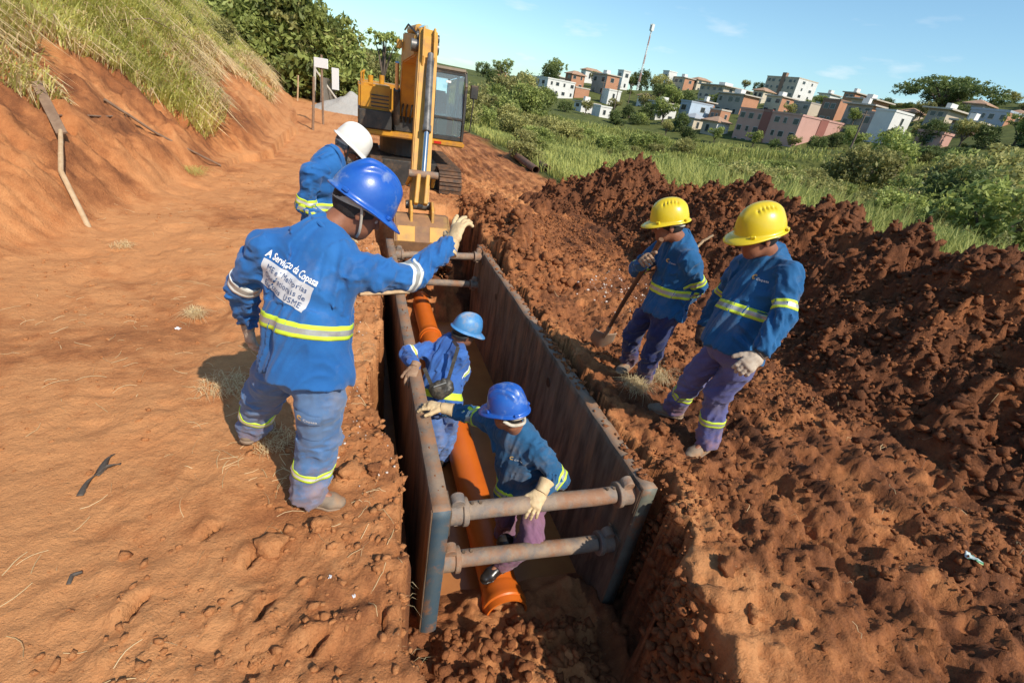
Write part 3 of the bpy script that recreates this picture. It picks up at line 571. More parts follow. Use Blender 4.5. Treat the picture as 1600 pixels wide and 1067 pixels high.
# weld strip + lifting holes
for yy, zz in ((3.55, -.28), (5.6, -.28)):
    hb = MB(); hb.tube([(XRi-.004, yy, zz), (XRi+.01, yy, zz)], .045, 16); hb.build('pin_hole', M_rubber, rw)
for (xa, n_) in ((XLo-.01, lw), (XRi-.006, rw)):
    wb = MB(); wb.bb((xa, Y0+.004, -1.5), (xa+.016, Y0+.03, -.004)); wb.build('edge_strip', M_steel, n_, bevel=.003)
def strut(y, z, zr, r, mt):
    a = np.array([XLi, y, z]); b = np.array([XRi, y, zr]); d = nrm(b-a)
    m = MB(); ts = np.linspace(.1, 1-.11, 14); P = [a+(b-a)*t+np.array([0, 0, .004*noise(t*9, y, s=93)]) for t in ts]
    m.tube(P, r, 20); o = m.build('strut', mt, shield, smooth=True)
    for s_, e in ((0, a), (1, b)):
        g = d if s_ == 0 else -d
        q = MB(); q.tube([e, e+g*.115], r*1.32, 20); q.tube([e+g*.09, e+g*.125], r*1.55, 20); c_ = q.build('socket', mt, o, bevel=.004, smooth=True)
        # hinge lug with its round pin head above the socket
        q = MB(); q.bar(e+g*.07+np.array([0, 0, -r*1.6]), e+g*.07+np.array([0, 0, r*1.6]), .05, .06, (0, 1, 0)); q.tube([e+g*.06+np.array([0, -.03, r*1.55]), e+g*.06+np.array([0, .035, r*1.75])], .042, 16); q.build('lug', mt, o, bevel=.004, smooth=True)
        q = MB(); q.box(e+g*.006, (.014, .17, .2)); q.build('base_plate', M_steel, o, bevel=.003)
    for k in range(4):
        t = (.12, .16, .84, .88)[k]; c = a+(b-a)*t; q = MB(); q.tube([c+np.array([0, -.0, r-.006]), c+np.array([0, 0, r+.012])], .011, 8); q.build('bolt', M_steel, o)
    return o
strut(1.97, -.125, -.125, .055, M_strut); strut(1.99, -.57, -.62, .055, M_strut); strut(6.55, -.10, -.06, .05, M_strut); strut(6.6, -.50, -.52, .05, M_strut)
# soil crust on the right rim and lumps on the left rim
p7 = []; s7 = []
for i in range(520):
    y = rng.uniform(1.95, 6.9); wgt = .25+.75*(noise(y*1.1, 2.2, s=94) > .0)
    if rng.uniform() < wgt: p7.append((XRo-rng.uniform(-.02, .075)**1., y, .002+rng.uniform(-.004, .008))); s7.append(rng.uniform(.006, .026))
for i in range(60): p7.append((XLo+rng.uniform(.0, .09), rng.uniform(2., 6.9), .001)); s7.append(rng.uniform(.003, .009))
clod_field('rim_soil', 'crumbs of dried mud stuck along the rims of the trench shield', np.array(p7), np.array(s7), M_clod, ICO1)

# orange sewer pipe: two lengths meeting in a socket, the near end is an open socket
PX, PZ, PR = 1.03, -1.165, .138
def pipe(name, label, y0, y1):
    root = empty(name, (PX, (y0+y1)/2, PZ-PR)); tag(root, label, 'pipe')
    m = MB(); n = 40; rings = []
    prof = [(y0+.16, PR), (y1, PR), (y1, PR-.012), (y0+.02, PR-.012)]
    for (yy, rr) in prof: rings.append([(PX+rr*math.cos(2*math.pi*i/n), yy, PZ+rr*math.sin(2*math.pi*i/n)) for i in range(n)])
    m.add([v for r_ in rings for v in r_], [(a*n+i, a*n+(i+1) % n, (a+1)*n+(i+1) % n, (a+1)*n+i) for a in range(3) for i in range(n)]); m.build('barrel', M_pipe, root, smooth=True)
    m = MB(); rings = []; prof = [(y0+.19, PR+.001), (y0+.15, PR+.014), (y0+.10, PR+.015), (y0+.085, PR+.024), (y0+.055, PR+.024), (y0+.045, PR+.015), (y0, PR+.015), (y0, PR+.001), (y0+.15, PR+.0005)]
    for (yy, rr) in prof: rings.append([(PX+rr*math.cos(2*math.pi*i/n), yy, PZ+rr*math.sin(2*math.pi*i/n)) for i in range(n)])
    m.add([v for r_ in rings for v in r_], [(a*n+i, a*n+(i+1) % n, (a+1)*n+(i+1) % n, (a+1)*n+i) for a in range(len(prof)-1) for i in range(n)]); m.build('socket', M_pipe, root, smooth=True)
    return root
pipe('sewer_pipe', 'long orange sewer pipe on the trench floor, its open socket under a rubber boot', 1.93, 6.2)
pipe('sewer_pipe', 'short orange pipe length at the far end of the trench, below the struts', 6.06, 7.5)

# ================================================================ implicit surfaces for bodies and clothes
class SDF:
    def __init__(s, lo, hi, h):
        s.h = h; s.lo = np.array(lo, float); n = np.ceil((np.array(hi)-s.lo)/h).astype(int)+1; s.n = n
        s.f = np.full(tuple(n), .12, np.float32); s.ax = [s.lo[i]+h*np.arange(n[i]) for i in range(3)]
    def sub(s, lo, hi, mg=.07):
        sl = []
        for i in range(3):
            a = int(np.clip(math.floor((lo[i]-mg-s.lo[i])/s.h), 0, s.n[i])); b = int(np.clip(math.ceil((hi[i]+mg-s.lo[i])/s.h)+1, 0, s.n[i])); sl.append(slice(a, b))
        P = [s.ax[i][sl[i]].astype(np.float32) for i in range(3)]
        return tuple(sl), P[0][:, None, None], P[1][None, :, None], P[2][None, None, :]
    def comb(s, sl, d, k, mode=0):
        a = s.f[sl]
        if mode == 0:
            hh = np.clip(.5+.5*(a-d)/k, 0, 1) if k > 0 else (d < a); s.f[sl] = (a+(d-a)*hh-k*hh*(1-hh)) if k > 0 else np.minimum(a, d)
        elif mode == 1:      # subtract
            hh = np.clip(.5-.5*(a+d)/k, 0, 1); s.f[sl] = a+(-d-a)*hh+k*hh*(1-hh)
    def cone(s, a, b, ra, rb, k=.02, mode=0, lat=None, fa=1., fb=1.):
        """tapered capsule; with lat the section is an ellipse: radius along lat is r, across it r*f"""
        a = np.asarray(a, float); b = np.asarray(b, float); rm = max(ra, rb, ra*fa, rb*fb)
        sl, X, Y, Z = s.sub(np.minimum(a, b)-rm, np.maximum(a, b)+rm); ba = b-a; L2 = float(ba@ba)+1e-12
        qx, qy, qz = X-a[0], Y-a[1], Z-a[2]; t = np.clip((qx*ba[0]+qy*ba[1]+qz*ba[2])/L2, 0, 1)
        qx = qx-t*ba[0]; qy = qy-t*ba[1]; qz = qz-t*ba[2]; r = ra+(rb-ra)*t
        if lat is None: d = np.sqrt(qx*qx+qy*qy+qz*qz)-r
        else:
            lat = nrm(np.asarray(lat)-ba*(np.asarray(lat)@ba)/L2); fr = fa+(fb-fa)*t
            l = qx*lat[0]+qy*lat[1]+qz*lat[2]; q2 = np.maximum(qx*qx+qy*qy+qz*qz-l*l, 0)
            d = (np.sqrt(l*l+q2/(fr*fr))-r)*np.minimum(1, fr*1.1)
        s.comb(sl, d.astype(np.float32), k, mode)
    def ell(s, c, R, rad, k=.01, mode=0):
        c = np.asarray(c, float); rad = np.asarray(rad, float); m = rad.max(); sl, X, Y, Z = s.sub(c-m, c+m); q = (X-c[0], Y-c[1], Z-c[2])
        n2 = 0; 
        for i in range(3):
            u = q[0]*R[i][0]+q[1]*R[i][1]+q[2]*R[i][2]; n2 = n2+(u/rad[i])**2
        d = (np.sqrt(n2)-1)*rad.min(); s.comb(sl, d.astype(np.float32), k, mode)
    def plane_cut(s, p, n, ball=None):
        """remove what lies on the +n side of the plane, within a ball"""
        n = nrm(n); p = np.asarray(p, float)
        if ball is None: sl = (slice(None),)*3; X, Y, Z = s.ax[0][:, None, None], s.ax[1][None, :, None], s.ax[2][None, None, :]
        else: sl, X, Y, Z = s.sub(np.asarray(ball[0])-ball[1], np.asarray(ball[0])+ball[1], 0)
        d = (X-p[0])*n[0]+(Y-p[1])*n[1]+(Z-p[2])*n[2]
        if ball is not None:
            c = np.asarray(ball[0]); inb = (X-c[0])**2+(Y-c[1])**2+(Z-c[2])**2 < ball[1]**2; d = np.where(inb, d, -1)
        s.f[sl] = np.maximum(s.f[sl], d.astype(np.float32))
    def displace(s, fn, band=.045):
        i = np.nonzero(np.abs(s.f) < band); P = np.stack([s.ax[k][i[k]] for k in range(3)], -1); s.f[i] += fn(P).astype(np.float32)
    def mesh(s, relax=1):
        f = s.f; h = s.h; sg = f < 0
        c = np.zeros(tuple(s.n-1), np.int8)
        corners = [(i, j, k) for i in (0, 1) for j in (0, 1) for k in (0, 1)]
        for (i, j, k) in corners: c += sg[i:i+s.n[0]-1, j:j+s.n[1]-1, k:k+s.n[2]-1]
        act = (c > 0) & (c < 8); I = np.nonzero(act); vid = np.full(act.shape, -1, np.int64); vid[I] = np.arange(len(I[0]))
        acc = np.zeros((len(I[0]), 3)); cnt = np.zeros(len(I[0]))
        val = {q: f[I[0]+q[0], I[1]+q[1], I[2]+q[2]].astype(float) for q in corners}
        for a in corners:
            for ax in range(3):
                if a[ax] == 0:
                    b = list(a); b[ax] = 1; b = tuple(b); va, vb = val[a], val[b]; m = (va < 0) != (vb < 0)
                    t = np.where(m, va/np.where(m, va-vb, 1), 0); p = np.tile(np.array(a, float), (len(t), 1)); p[:, ax] = t; acc[m] += p[m]; cnt[m] += 1
        V = s.lo+h*(np.stack(I, -1)+acc/cnt[:, None])
        Fs = []
        for ax in range(3):
            sh = [slice(None)]*3; sh[ax] = slice(0, -1); s2 = [slice(None)]*3; s2[ax] = slice(1, None)
            m = sg[tuple(sh)] != sg[tuple(s2)]; o1, o2 = [(1, 2), (2, 0), (0, 1)][ax]
            J = np.stack(np.nonzero(m), -1); J = J[(J[:, o1] > 0) & (J[:, o2] > 0) & (J[:, o1] < s.n[o1]-1) & (J[:, o2] < s.n[o2]-1)]
            fl = sg[tuple(sh)][tuple(J.T)]; q = []
            for (d1, d2) in ((0, 0), (-1, 0), (-1, -1), (0, -1)):
                K = J.copy(); K[:, o1] += d1; K[:, o2] += d2; q.append(vid[tuple(K.T)])
            q = np.stack(q, -1); q[~fl] = q[~fl][:, ::-1]; Fs.append(q)
        F = np.concatenate(Fs); F = F[(F >= 0).all(1)]
        if relax:
            for _ in range(relax):
                nb = np.zeros_like(V); c2 = np.zeros(len(V))
                for a, b in ((0, 1), (1, 2), (2, 3), (3, 0)):
                    np.add.at(nb, F[:, a], V[F[:, b]]); np.add.at(nb, F[:, b], V[F[:, a]]); np.add.at(c2, F[:, a], 1); np.add.at(c2, F[:, b], 1)
                V = V*.5+.5*nb/np.maximum(c2, 1)[:, None]
        return V, F[:, ::-1]
def sdf_obj(name, s, mats, parent, relax=1):
    V, F = s.mesh(relax); return link(name, np_mesh(name, V, F), mats, parent)
def bvh_of(o):
    me = o.data; V = np.empty(len(me.vertices)*3, np.float32); me.vertices.foreach_get('co', V)
    F = np.empty(len(me.loops), np.int32); me.loops.foreach_get('vertex_index', F)
    return BVHTree.FromPolygons(V.reshape(-1, 3).astype(float).tolist(), F.reshape(-1, 4).tolist())
def limb_folds(segs, seed):
    """cloth folds running partly round each limb: segs = (a, b, amp, wavelength)"""
    def fn(P):
        best = np.full(len(P), 9.); out = np.zeros(len(P)); off = 0.
        for i, (a, b, amp, lam, ang) in enumerate(segs):
            a = np.asarray(a, float); b = np.asarray(b, float); ba = b-a; L = np.linalg.norm(ba); ba = ba/L; q = P-a; s = q@ba
            e = q-np.clip(s, 0, L)[:, None]*ba; d = np.linalg.norm(e, axis=1)
            u = nrm(np.cross(ba, (.31, .2, .9) if abs(ba[2]) < .8 else (.9, .3, .1))); v = np.cross(ba, u); en = e/np.maximum(d, 1e-6)[:, None]
            cu, cv = en@u, en@v; ss = s+ang*cu*.06
            w = amp*(.75*noise(ss/lam+i*3.1, cu*1.15+seed, cv*1.15, s=seed+i)+.75*(2*np.abs(noise(ss/lam*1.3+9, cu*1.3, cv*1.3+seed+.3, s=seed+20+i))-.5)+.3*(2*np.abs(noise(ss/lam*2.9, cu*2.3, cv*2.3+seed, s=seed+40+i))-.5))
            m = d < best; out[m] = w[m]; best[m] = d[m]
        return out
    return fn
def ring_band(name, bvh, c, axis_, width, mats, parent, n=56, off=.003, rmax=.5, tilt=None, layout=(.3, .4, .3), up=None):
    """reflective tape: rays from the limb axis outwards onto the cloth, so the tape follows its folds"""
    ax = nrm(axis_); x = nrm(np.cross(ax, (.2, .3, .93) if abs(ax[2]) < .8 else (1, .1, 0))); y = np.cross(ax, x)
    cuts = np.concatenate([[0], np.cumsum(layout)]); rows = []; mi = []
    for k in range(len(layout)):
        for t in (0, .5): rows.append(cuts[k]+(cuts[k+1]-cuts[k])*t); mi.append(0 if k % 2 == 0 else 1)
    rows.append(1.); R = np.zeros((len(rows), n))
    C0 = [np.asarray(c)+ax*width*(t-.5) for t in rows]
    for i, cc in enumerate(C0):
        for j in range(n):
            a = 2*math.pi*j/n; d = x*math.cos(a)+y*math.sin(a); hit = bvh.ray_cast(Vector(cc), Vector(d), rmax); R[i, j] = hit[3] if hit[0] is not None else np.nan
    for i in range(len(rows)):
        r = R[i]; ok = ~np.isnan(r)
        if ok.sum() < 4: return None
        r[~ok] = np.interp(np.nonzero(~ok)[0], np.nonzero(ok)[0], r[ok])
    R = (R+np.roll(R, 1, 1)*.5+np.roll(R, -1, 1)*.5)/2
    ang = 2*math.pi*np.arange(n)/n; D = np.cos(ang)[:, None]*x+np.sin(ang)[:, None]*y
    lay = []
    for o_ in (off, -.006): lay.append(np.stack([C0[i]+D*(R[i]+o_)[:, None] for i in range(len(rows))]))
    V = np.concatenate([l.reshape(-1, 3) for l in lay]); nr = len(rows); F = []; M = []
    for i in range(nr-1):
        for j in range(n):
            k = (j+1) % n; F.append((i*n+j, i*n+k, (i+1)*n+k, (i+1)*n+j)); M.append(mi[i])
    b = nr*n
    for i in (0, nr-1):
        for j in range(n): k = (j+1) % n; F.append((i*n+j, b+i*n+j, b+i*n+k, i*n+k)); M.append(0)
    me = np_mesh(name, V, np.array(F), M); bm = bmesh.new(); bm.from_mesh(me); bmesh.ops.recalc_face_normals(bm, faces=bm.faces); bm.to_mesh(me); bm.free()
    return link(name, me, mats, parent)

def muddy(m, z0, z1, col=(.34, .15, .062)):
    """dried mud splashed up from the ground on shoes and trouser legs"""
    t = m.node_tree; N = t.nodes; K = t.links.new; p = N['Principled BSDF']; src = p.inputs['Base Color'].links[0].from_socket
    ge = N.new('ShaderNodeNewGeometry'); sx = N.new('ShaderNodeSeparateXYZ'); K(ge.outputs['Position'], sx.inputs[0]); mr = N.new('ShaderNodeMapRange'); mr.inputs['From Min'].default_value = z0; mr.inputs['From Max'].default_value = z1; mr.inputs['To Min'].default_value = .20; mr.inputs['To Max'].default_value = -.36; K(sx.outputs[2], mr.inputs['Value'])
    n = N.new('ShaderNodeTexNoise'); n.inputs['Scale'].default_value = 11; n.inputs['Detail'].default_value = 8; n.inputs['Roughness'].default_value = .7; K(ge.outputs['Position'], n.inputs['Vector']); a = N.new('ShaderNodeMath'); a.operation = 'ADD'; K(n.outputs[0], a.inputs[0]); K(mr.outputs[0], a.inputs[1])
    m2 = N.new('ShaderNodeMapRange'); m2.inputs['From Min'].default_value = .5; m2.inputs['From Max'].default_value = .72; m2.inputs['To Max'].default_value = .45; K(a.outputs[0], m2.inputs['Value']); mx = N.new('ShaderNodeMix'); mx.data_type = 'RGBA'; mx.inputs['B'].default_value = (*col, 1); K(src, mx.inputs['A']); K(m2.outputs[0], mx.inputs['Factor']); K(mx.outputs['Result'], p.inputs['Base Color'])
# materials of the crew
M_skin = mat('brown_skin', (.30, .125, .068), .5, (.22, .088, .048), 14, bump=.0015, bscale=90, spec=.4)
M_hair = mat('short_dark_hair', (.012, .009, .008), .7, (.03, .024, .02), 60, bump=.004, bscale=160)
M_ghair = mat('greying_hair', (.05, .04, .035), .7, (.22, .2, .18), 70, bump=.004, bscale=160)
def shirtmat(name, c, fade, dust=(.30, .17, .10), dr=(.60, .80)): return mat(name, c, .85, fade, 5., bump=.0022, bscale=34, col3=dust, n3=3.5, r3=dr, sheen=.15, spec=.25)
M_sh1 = shirtmat('royal_blue_jersey', (.013, .098, .310), (.022, .13, .37), (.12, .18, .32), (.56, .85))
M_sh3 = shirtmat('faded_blue_jersey', (.03, .10, .36), (.05, .14, .40), (.20, .17, .24))
M_sh4 = shirtmat('teal_blue_jersey', (.012, .07, .16), (.02, .10, .22), (.14, .13, .14), (.52, .75))
M_sh5 = shirtmat('dusty_blue_jersey', (.008, .078, .205), (.015, .105, .26), (.10, .13, .19), (.56, .8))
M_tr1 = shirtmat('washed_blue_trousers', (.06, .145, .32), (.11, .20, .37), (.22, .21, .24), (.5, .8))
M_tr3 = shirtmat('sky_blue_trousers', (.07, .15, .40), (.11, .2, .44), (.24, .19, .20), (.5, .8))
M_tr5 = shirtmat('navy_trousers', (.014, .024, .10), (.024, .036, .125), (.08, .065, .085), (.58, .85))
M_tr6 = shirtmat('faded_violet_trousers', (.07, .075, .215), (.115, .12, .28), (.17, .14, .17), (.5, .8))
M_tr4 = shirtmat('muddy_mauve_trousers', (.17, .075, .14), (.22, .11, .18), (.2, .1, .08), (.5, .75))
for m_ in (M_tr1, M_tr5, M_tr6): muddy(m_, .02, .75)
M_neon = mat('fluorescent_tape', (.60, .78, .05), .5, (.52, .66, .06), 20, spec=.3)
M_silv = mat('silver_reflective_tape', (.46, .47, .45), .35, (.36, .36, .34), 25, metal=.35)
M_white = mat('white_reflective_tape', (.78, .79, .74), .4, (.66, .67, .62), 25)
M_glove = mat('cream_leather_glove', (.62, .47, .27), .7, (.52, .36, .19), 16, bump=.002, bscale=60, col3=(.36, .19, .10), n3=7, r3=(.58, .75))
M_glbr = mat('brown_work_glove', (.26, .15, .09), .8, (.34, .22, .14), 18, bump=.002, bscale=60)
M_gldk = mat('dark_work_glove', (.07, .045, .032), .8, (.12, .08, .06), 18, bump=.002, bscale=60)
M_gltw = mat('pale_palm_glove', (.50, .42, .33), .8, (.30, .22, .16), 14, bump=.002, bscale=60)
M_boot = mat('dusty_work_shoe', (.17, .13, .095), .75, (.26, .19, .13), 12, bump=.002, bscale=50, col3=(.33, .17, .08), n3=6, r3=(.5, .65))
M_sole = mat('pale_shoe_sole', (.22, .165, .12), .85, (.30, .2, .13), 14)
M_wboot = mat('black_rubber_boot', (.010, .010, .011), .28, (.03, .025, .022), 9)
M_hblue = mat('blue_helmet_plastic', (.008, .075, .40), .34, (.02, .11, .44), 6, coat=.2, col3=(.22, .29, .46), n3=9, r3=(.56, .74), bump=.0006, bscale=60)
M_hlblue = mat('light_blue_helmet_plastic', (.04, .20, .48), .45, (.09, .26, .5), 6, col3=(.30, .30, .34), n3=6, r3=(.52, .7))
M_hwhite = mat('white_helmet_plastic', (.76, .74, .69), .38, (.66, .62, .55), 7, coat=.15)
M_hyel = mat('yellow_helmet_plastic', (.70, .54, .018), .35, (.64, .47, .016), 6, coat=.2, col3=(.5, .34, .06), n3=6, r3=(.6, .75))
M_strapw = mat('off_white_strap', (.55, .5, .42), .7, (.42, .36, .28), 20)
M_dark = mat('black_strap', (.014, .013, .013), .6, (.03, .028, .026), 20)

def head_axes(az, pitch, roll=0.):
    az, pitch, roll = [math.radians(q) for q in (az, pitch, roll)]
    f = np.array([math.sin(az)*math.cos(pitch), math.cos(az)*math.cos(pitch), math.sin(pitch)]); r = np.array([math.cos(az), -math.sin(az), 0.]); u = np.cross(r, f)
    return f, r*math.cos(roll)+u*math.sin(roll), u*math.cos(roll)-r*math.sin(roll)
def helmet(parent, c, ax, m, style, band=M_strapw, scale=1.):
    f, r, u = ax; nA, nB = 96, 26; a, b, hgt = .137*scale, .112*scale, .150*scale
    th = 2*math.pi*np.arange(nA)/nA; V = []
    def shell(off, brim=True):
        rows = []
        for i in range(nB+1):
            t = i/nB*math.pi/2; cz, sz = math.cos(t)**.82, math.sin(t)**.92
            X = (a-off)*cz*np.cos(th); Y = (b-off)*cz*np.sin(th); Z = np.full(nA, (hgt-off)*sz)
            rd = np.zeros(nA)
            if style == 'ribbed':
                for y0, wd, am in ((0, .019, .017), (.052, .014, .015), (-.052, .014, .015)): rd = np.maximum(rd, am*np.exp(-((Y-y0)/wd)**4))
                rd = rd*sstep(.35, .75, sz)*sstep(-.125, -.05, X+.0)*(1 if off == 0 else .4)
            elif style == 'vented':
                rd = .007*np.exp(-(Y/.032)**4)*sstep(.3, .7, sz)
                if off == 0:
                    for k in range(5):
                        for sg in (-1, 1): rd = rd-.012*np.exp(-((X-(-.045+.024*k))/.006)**2-((Y-sg*.058)/.012)**2)*(Z > .06)
            else: rd = .008*np.exp(-(Y/.016)**4)*sstep(.3, .7, sz)
            nn = np.stack([X/a**2, Y/b**2, Z/hgt**2], -1); nn = nn/np.linalg.norm(nn, axis=1)[:, None]
            rows.append(np.stack([X, Y, Z], -1)+nn*rd[:, None])
        return rows
    outr = shell(0.)
    fr = np.clip(np.cos(th), 0, 1)**1.6; lip = .014+.050*fr*(1 if style != 'plain' else .9); drop = -.010-.020*fr
    b0 = outr[0]; dirv = np.stack([np.cos(th)*b/a, np.sin(th), 0*th], -1); dirv = dirv/np.linalg.norm(dirv, axis=1)[:, None]
    brim = [b0+dirv*(lip*q)[:, None]+np.stack([0*th, 0*th, drop*q**1.3], -1) for q in (1., .66, .33)]
    edge = [brim[0]+np.array([0, 0, -.006]), b0+dirv*.0-np.array([0, 0, .008])]
    inn = [p_*np.array([.955, .945, .97])-np.array([0, 0, .004]) for p_ in outr]
    rows = [*inn[::-1][1:], edge[1], edge[0], *brim, *outr[:-1]]
    V = np.concatenate(rows); nr = len(rows); idx = np.arange(nr*nA).reshape(nr, nA); nx = np.roll(idx, -1, 1)
    F = np.stack([idx[:-1], nx[:-1], nx[1:], idx[1:]], -1).reshape(-1, 4); top = len(V); V = np.concatenate([V, [outr[-1].mean(0), inn[-1].mean(0)]])
    T = np.array([(idx[-1, i], nx[-1, i], top, top) for i in range(nA)]); T2 = np.array([(idx[0, i], top+1, top+1, nx[0, i]) for i in range(nA)])
    M_ = np.stack([f, -r, u], 1); W = V @ M_.T+np.asarray(c)
    me = bpy.data.meshes.new('hard_hat'); fl = [tuple(q) for q in F]+[tuple(q[:3]) for q in T]+[(q[0], q[1], q[3]) for q in T2]
    me.from_pydata(W.tolist(), [], fl); bm = bmesh.new(); bm.from_mesh(me); bmesh.ops.recalc_face_normals(bm, faces=bm.faces); bm.to_mesh(me); bm.free()
    hh = link('hard_hat', me, m, parent)
    def loc(p): return np.asarray(c)+M_ @ np.asarray(p, float)
    # rim clips, head band and nape strap
    for th0 in ((.9, -.9, 2.35, -2.35) if style != 'plain' else ()):
        q = MB(); p = loc(((a+.012)*math.cos(th0), (b+.010)*math.sin(th0), .004)); d = nrm(M_ @ np.array([math.cos(th0), math.sin(th0), 0])); q.bar(p-np.cross(d, u)*.014, p+np.cross(d, u)*.014, .016, .018, u); q.build('rim_clip', m, hh, bevel=.004)
    q = MB(); P = [loc((.108*scale*math.cos(t), .09*scale*math.sin(t), -.012-.028*max(0, -math.cos(t)))) for t in np.linspace(0, 2*math.pi, 33)]
    for i in range(32): q.bar(P[i], np.array(P[i+1])+(np.array(P[i+1])-P[i])*.15, .004, .024, u)
    q.build('head_band', band, hh)
    return hh
def hand(parent, wr, d, n, right, curl=(.35, .35, .4, .45), spread=.12, m=M_glove, thumb=.6, cuff=.07, cr_=.04, sc=1.16, name='glove', cuffm=None, h=.0035):
    d = nrm(d); n = nrm(np.asarray(n)-d*(np.asarray(n)@d)); l = np.cross(d, n)*(-1 if right else 1); wr = np.asarray(wr, float)
    s = SDF(wr-.26, wr+.26, h)
    # shrink the grid to the hand
    c = wr+d*.07; s = SDF(c-.16, c+.16, h)
    s.cone(wr-d*.005, wr+d*.03, .030*sc, .036*sc, .008, lat=l, fa=.75, fb=.6)
    s.cone(wr+d*.03, wr+d*.085*sc, .037*sc, .041*sc, .01, lat=l, fa=.55, fb=.42)
    for i, (o_, ln) in enumerate(((.030, .070), (.010, .079), (-.010, .074), (-.029, .058))):
        p = wr+d*(.088-.004*(i == 3)-.004*(i == 0))*sc+l*o_*sc; a = 0.; rr = (.0112, .0115, .011, .0098)[i]*sc; dd0 = nrm(d+l*spread*(1.5-i)*.8)
        for k, fr in enumerate((.46, .31, .25)):
            a += curl[i]*(.8, 1.1, .8)[k]; dd = nrm(dd0*math.cos(a)-n*math.sin(a)); q = p+dd*ln*fr*sc; s.cone(p, q, rr, rr*.93, .004); p = q; rr *= .93
    p = wr+d*.025*sc+l*.028*sc; td = nrm(d*(1-.35*thumb)+l*thumb*1.1-n*.25)
    q = p+td*.045*sc; s.cone(p, q, .0165*sc, .0135*sc, .012); td2 = nrm(td+d*.35-n*.15); q2 = q+td2*.034*sc; s.cone(q, q2, .0132*sc, .011*sc, .004)
    s.displace(lambda P: .0016*noise(P[:, 0]*70, P[:, 1]*70, P[:, 2]*70, s=3), .02)
    o = sdf_obj(name, s, m, parent, 1)
    if cuff:
        mb = MB(); ts = np.linspace(0, 1, 7); mb.tube([wr+d*(.012-cuff*t) for t in ts], [cr_*(.88+.2*t+.03*math.sin(9*t)) for t in ts], 22, True); mb.build('cuff', cuffm or m, o, smooth=True)
    return o
def shoe(parent, a, t, m, rubber=False, gz=0.):
    a = np.asarray(a, float); t = np.asarray(t, float); fd = t-a; fd[2] *= .6; fd = nrm(fd); up = np.array([0, 0, 1.]); lt = nrm(np.cross(fd, up)); up = np.cross(lt, fd)
    base = a-up*(.09) ; s = SDF(a-.27, a+.27, .006)
    heel = base-fd*.055+up*.045; ball = base+fd*.125+up*.036; toe = base+fd*.175+up*.034
    s.cone(heel, ball, .040, .047, .02, lat=lt, fa=.95, fb=.72); s.cone(ball, toe, .047, .037, .02, lat=lt, fa=.72, fb=.75)
    s.cone(a-fd*.02-up*.03, a-fd*.015+up*(.05 if not rubber else .2), .047, .05 if not rubber else .068, .03); s.cone(a-fd*.01-up*.02, ball, .042, .03, .03)
    s.plane_cut(base+up*.008, -up)
    o = sdf_obj('shoe' if not rubber else 'rubber_boot', s, m, parent, 1)
    s = SDF(a-.27, a+.27, .006); s.cone(heel-up*.02, ball-up*.012, .045, .052, .02, lat=lt, fa=.8, fb=.8); s.cone(ball-up*.012, toe-up*.012, .052, .041, .02, lat=lt, fa=.8, fb=.8)
    s.plane_cut(base, -up); s.plane_cut(base+up*.024, up); sdf_obj('sole', s, M_sole if not rubber else m, o, 1)
    return o
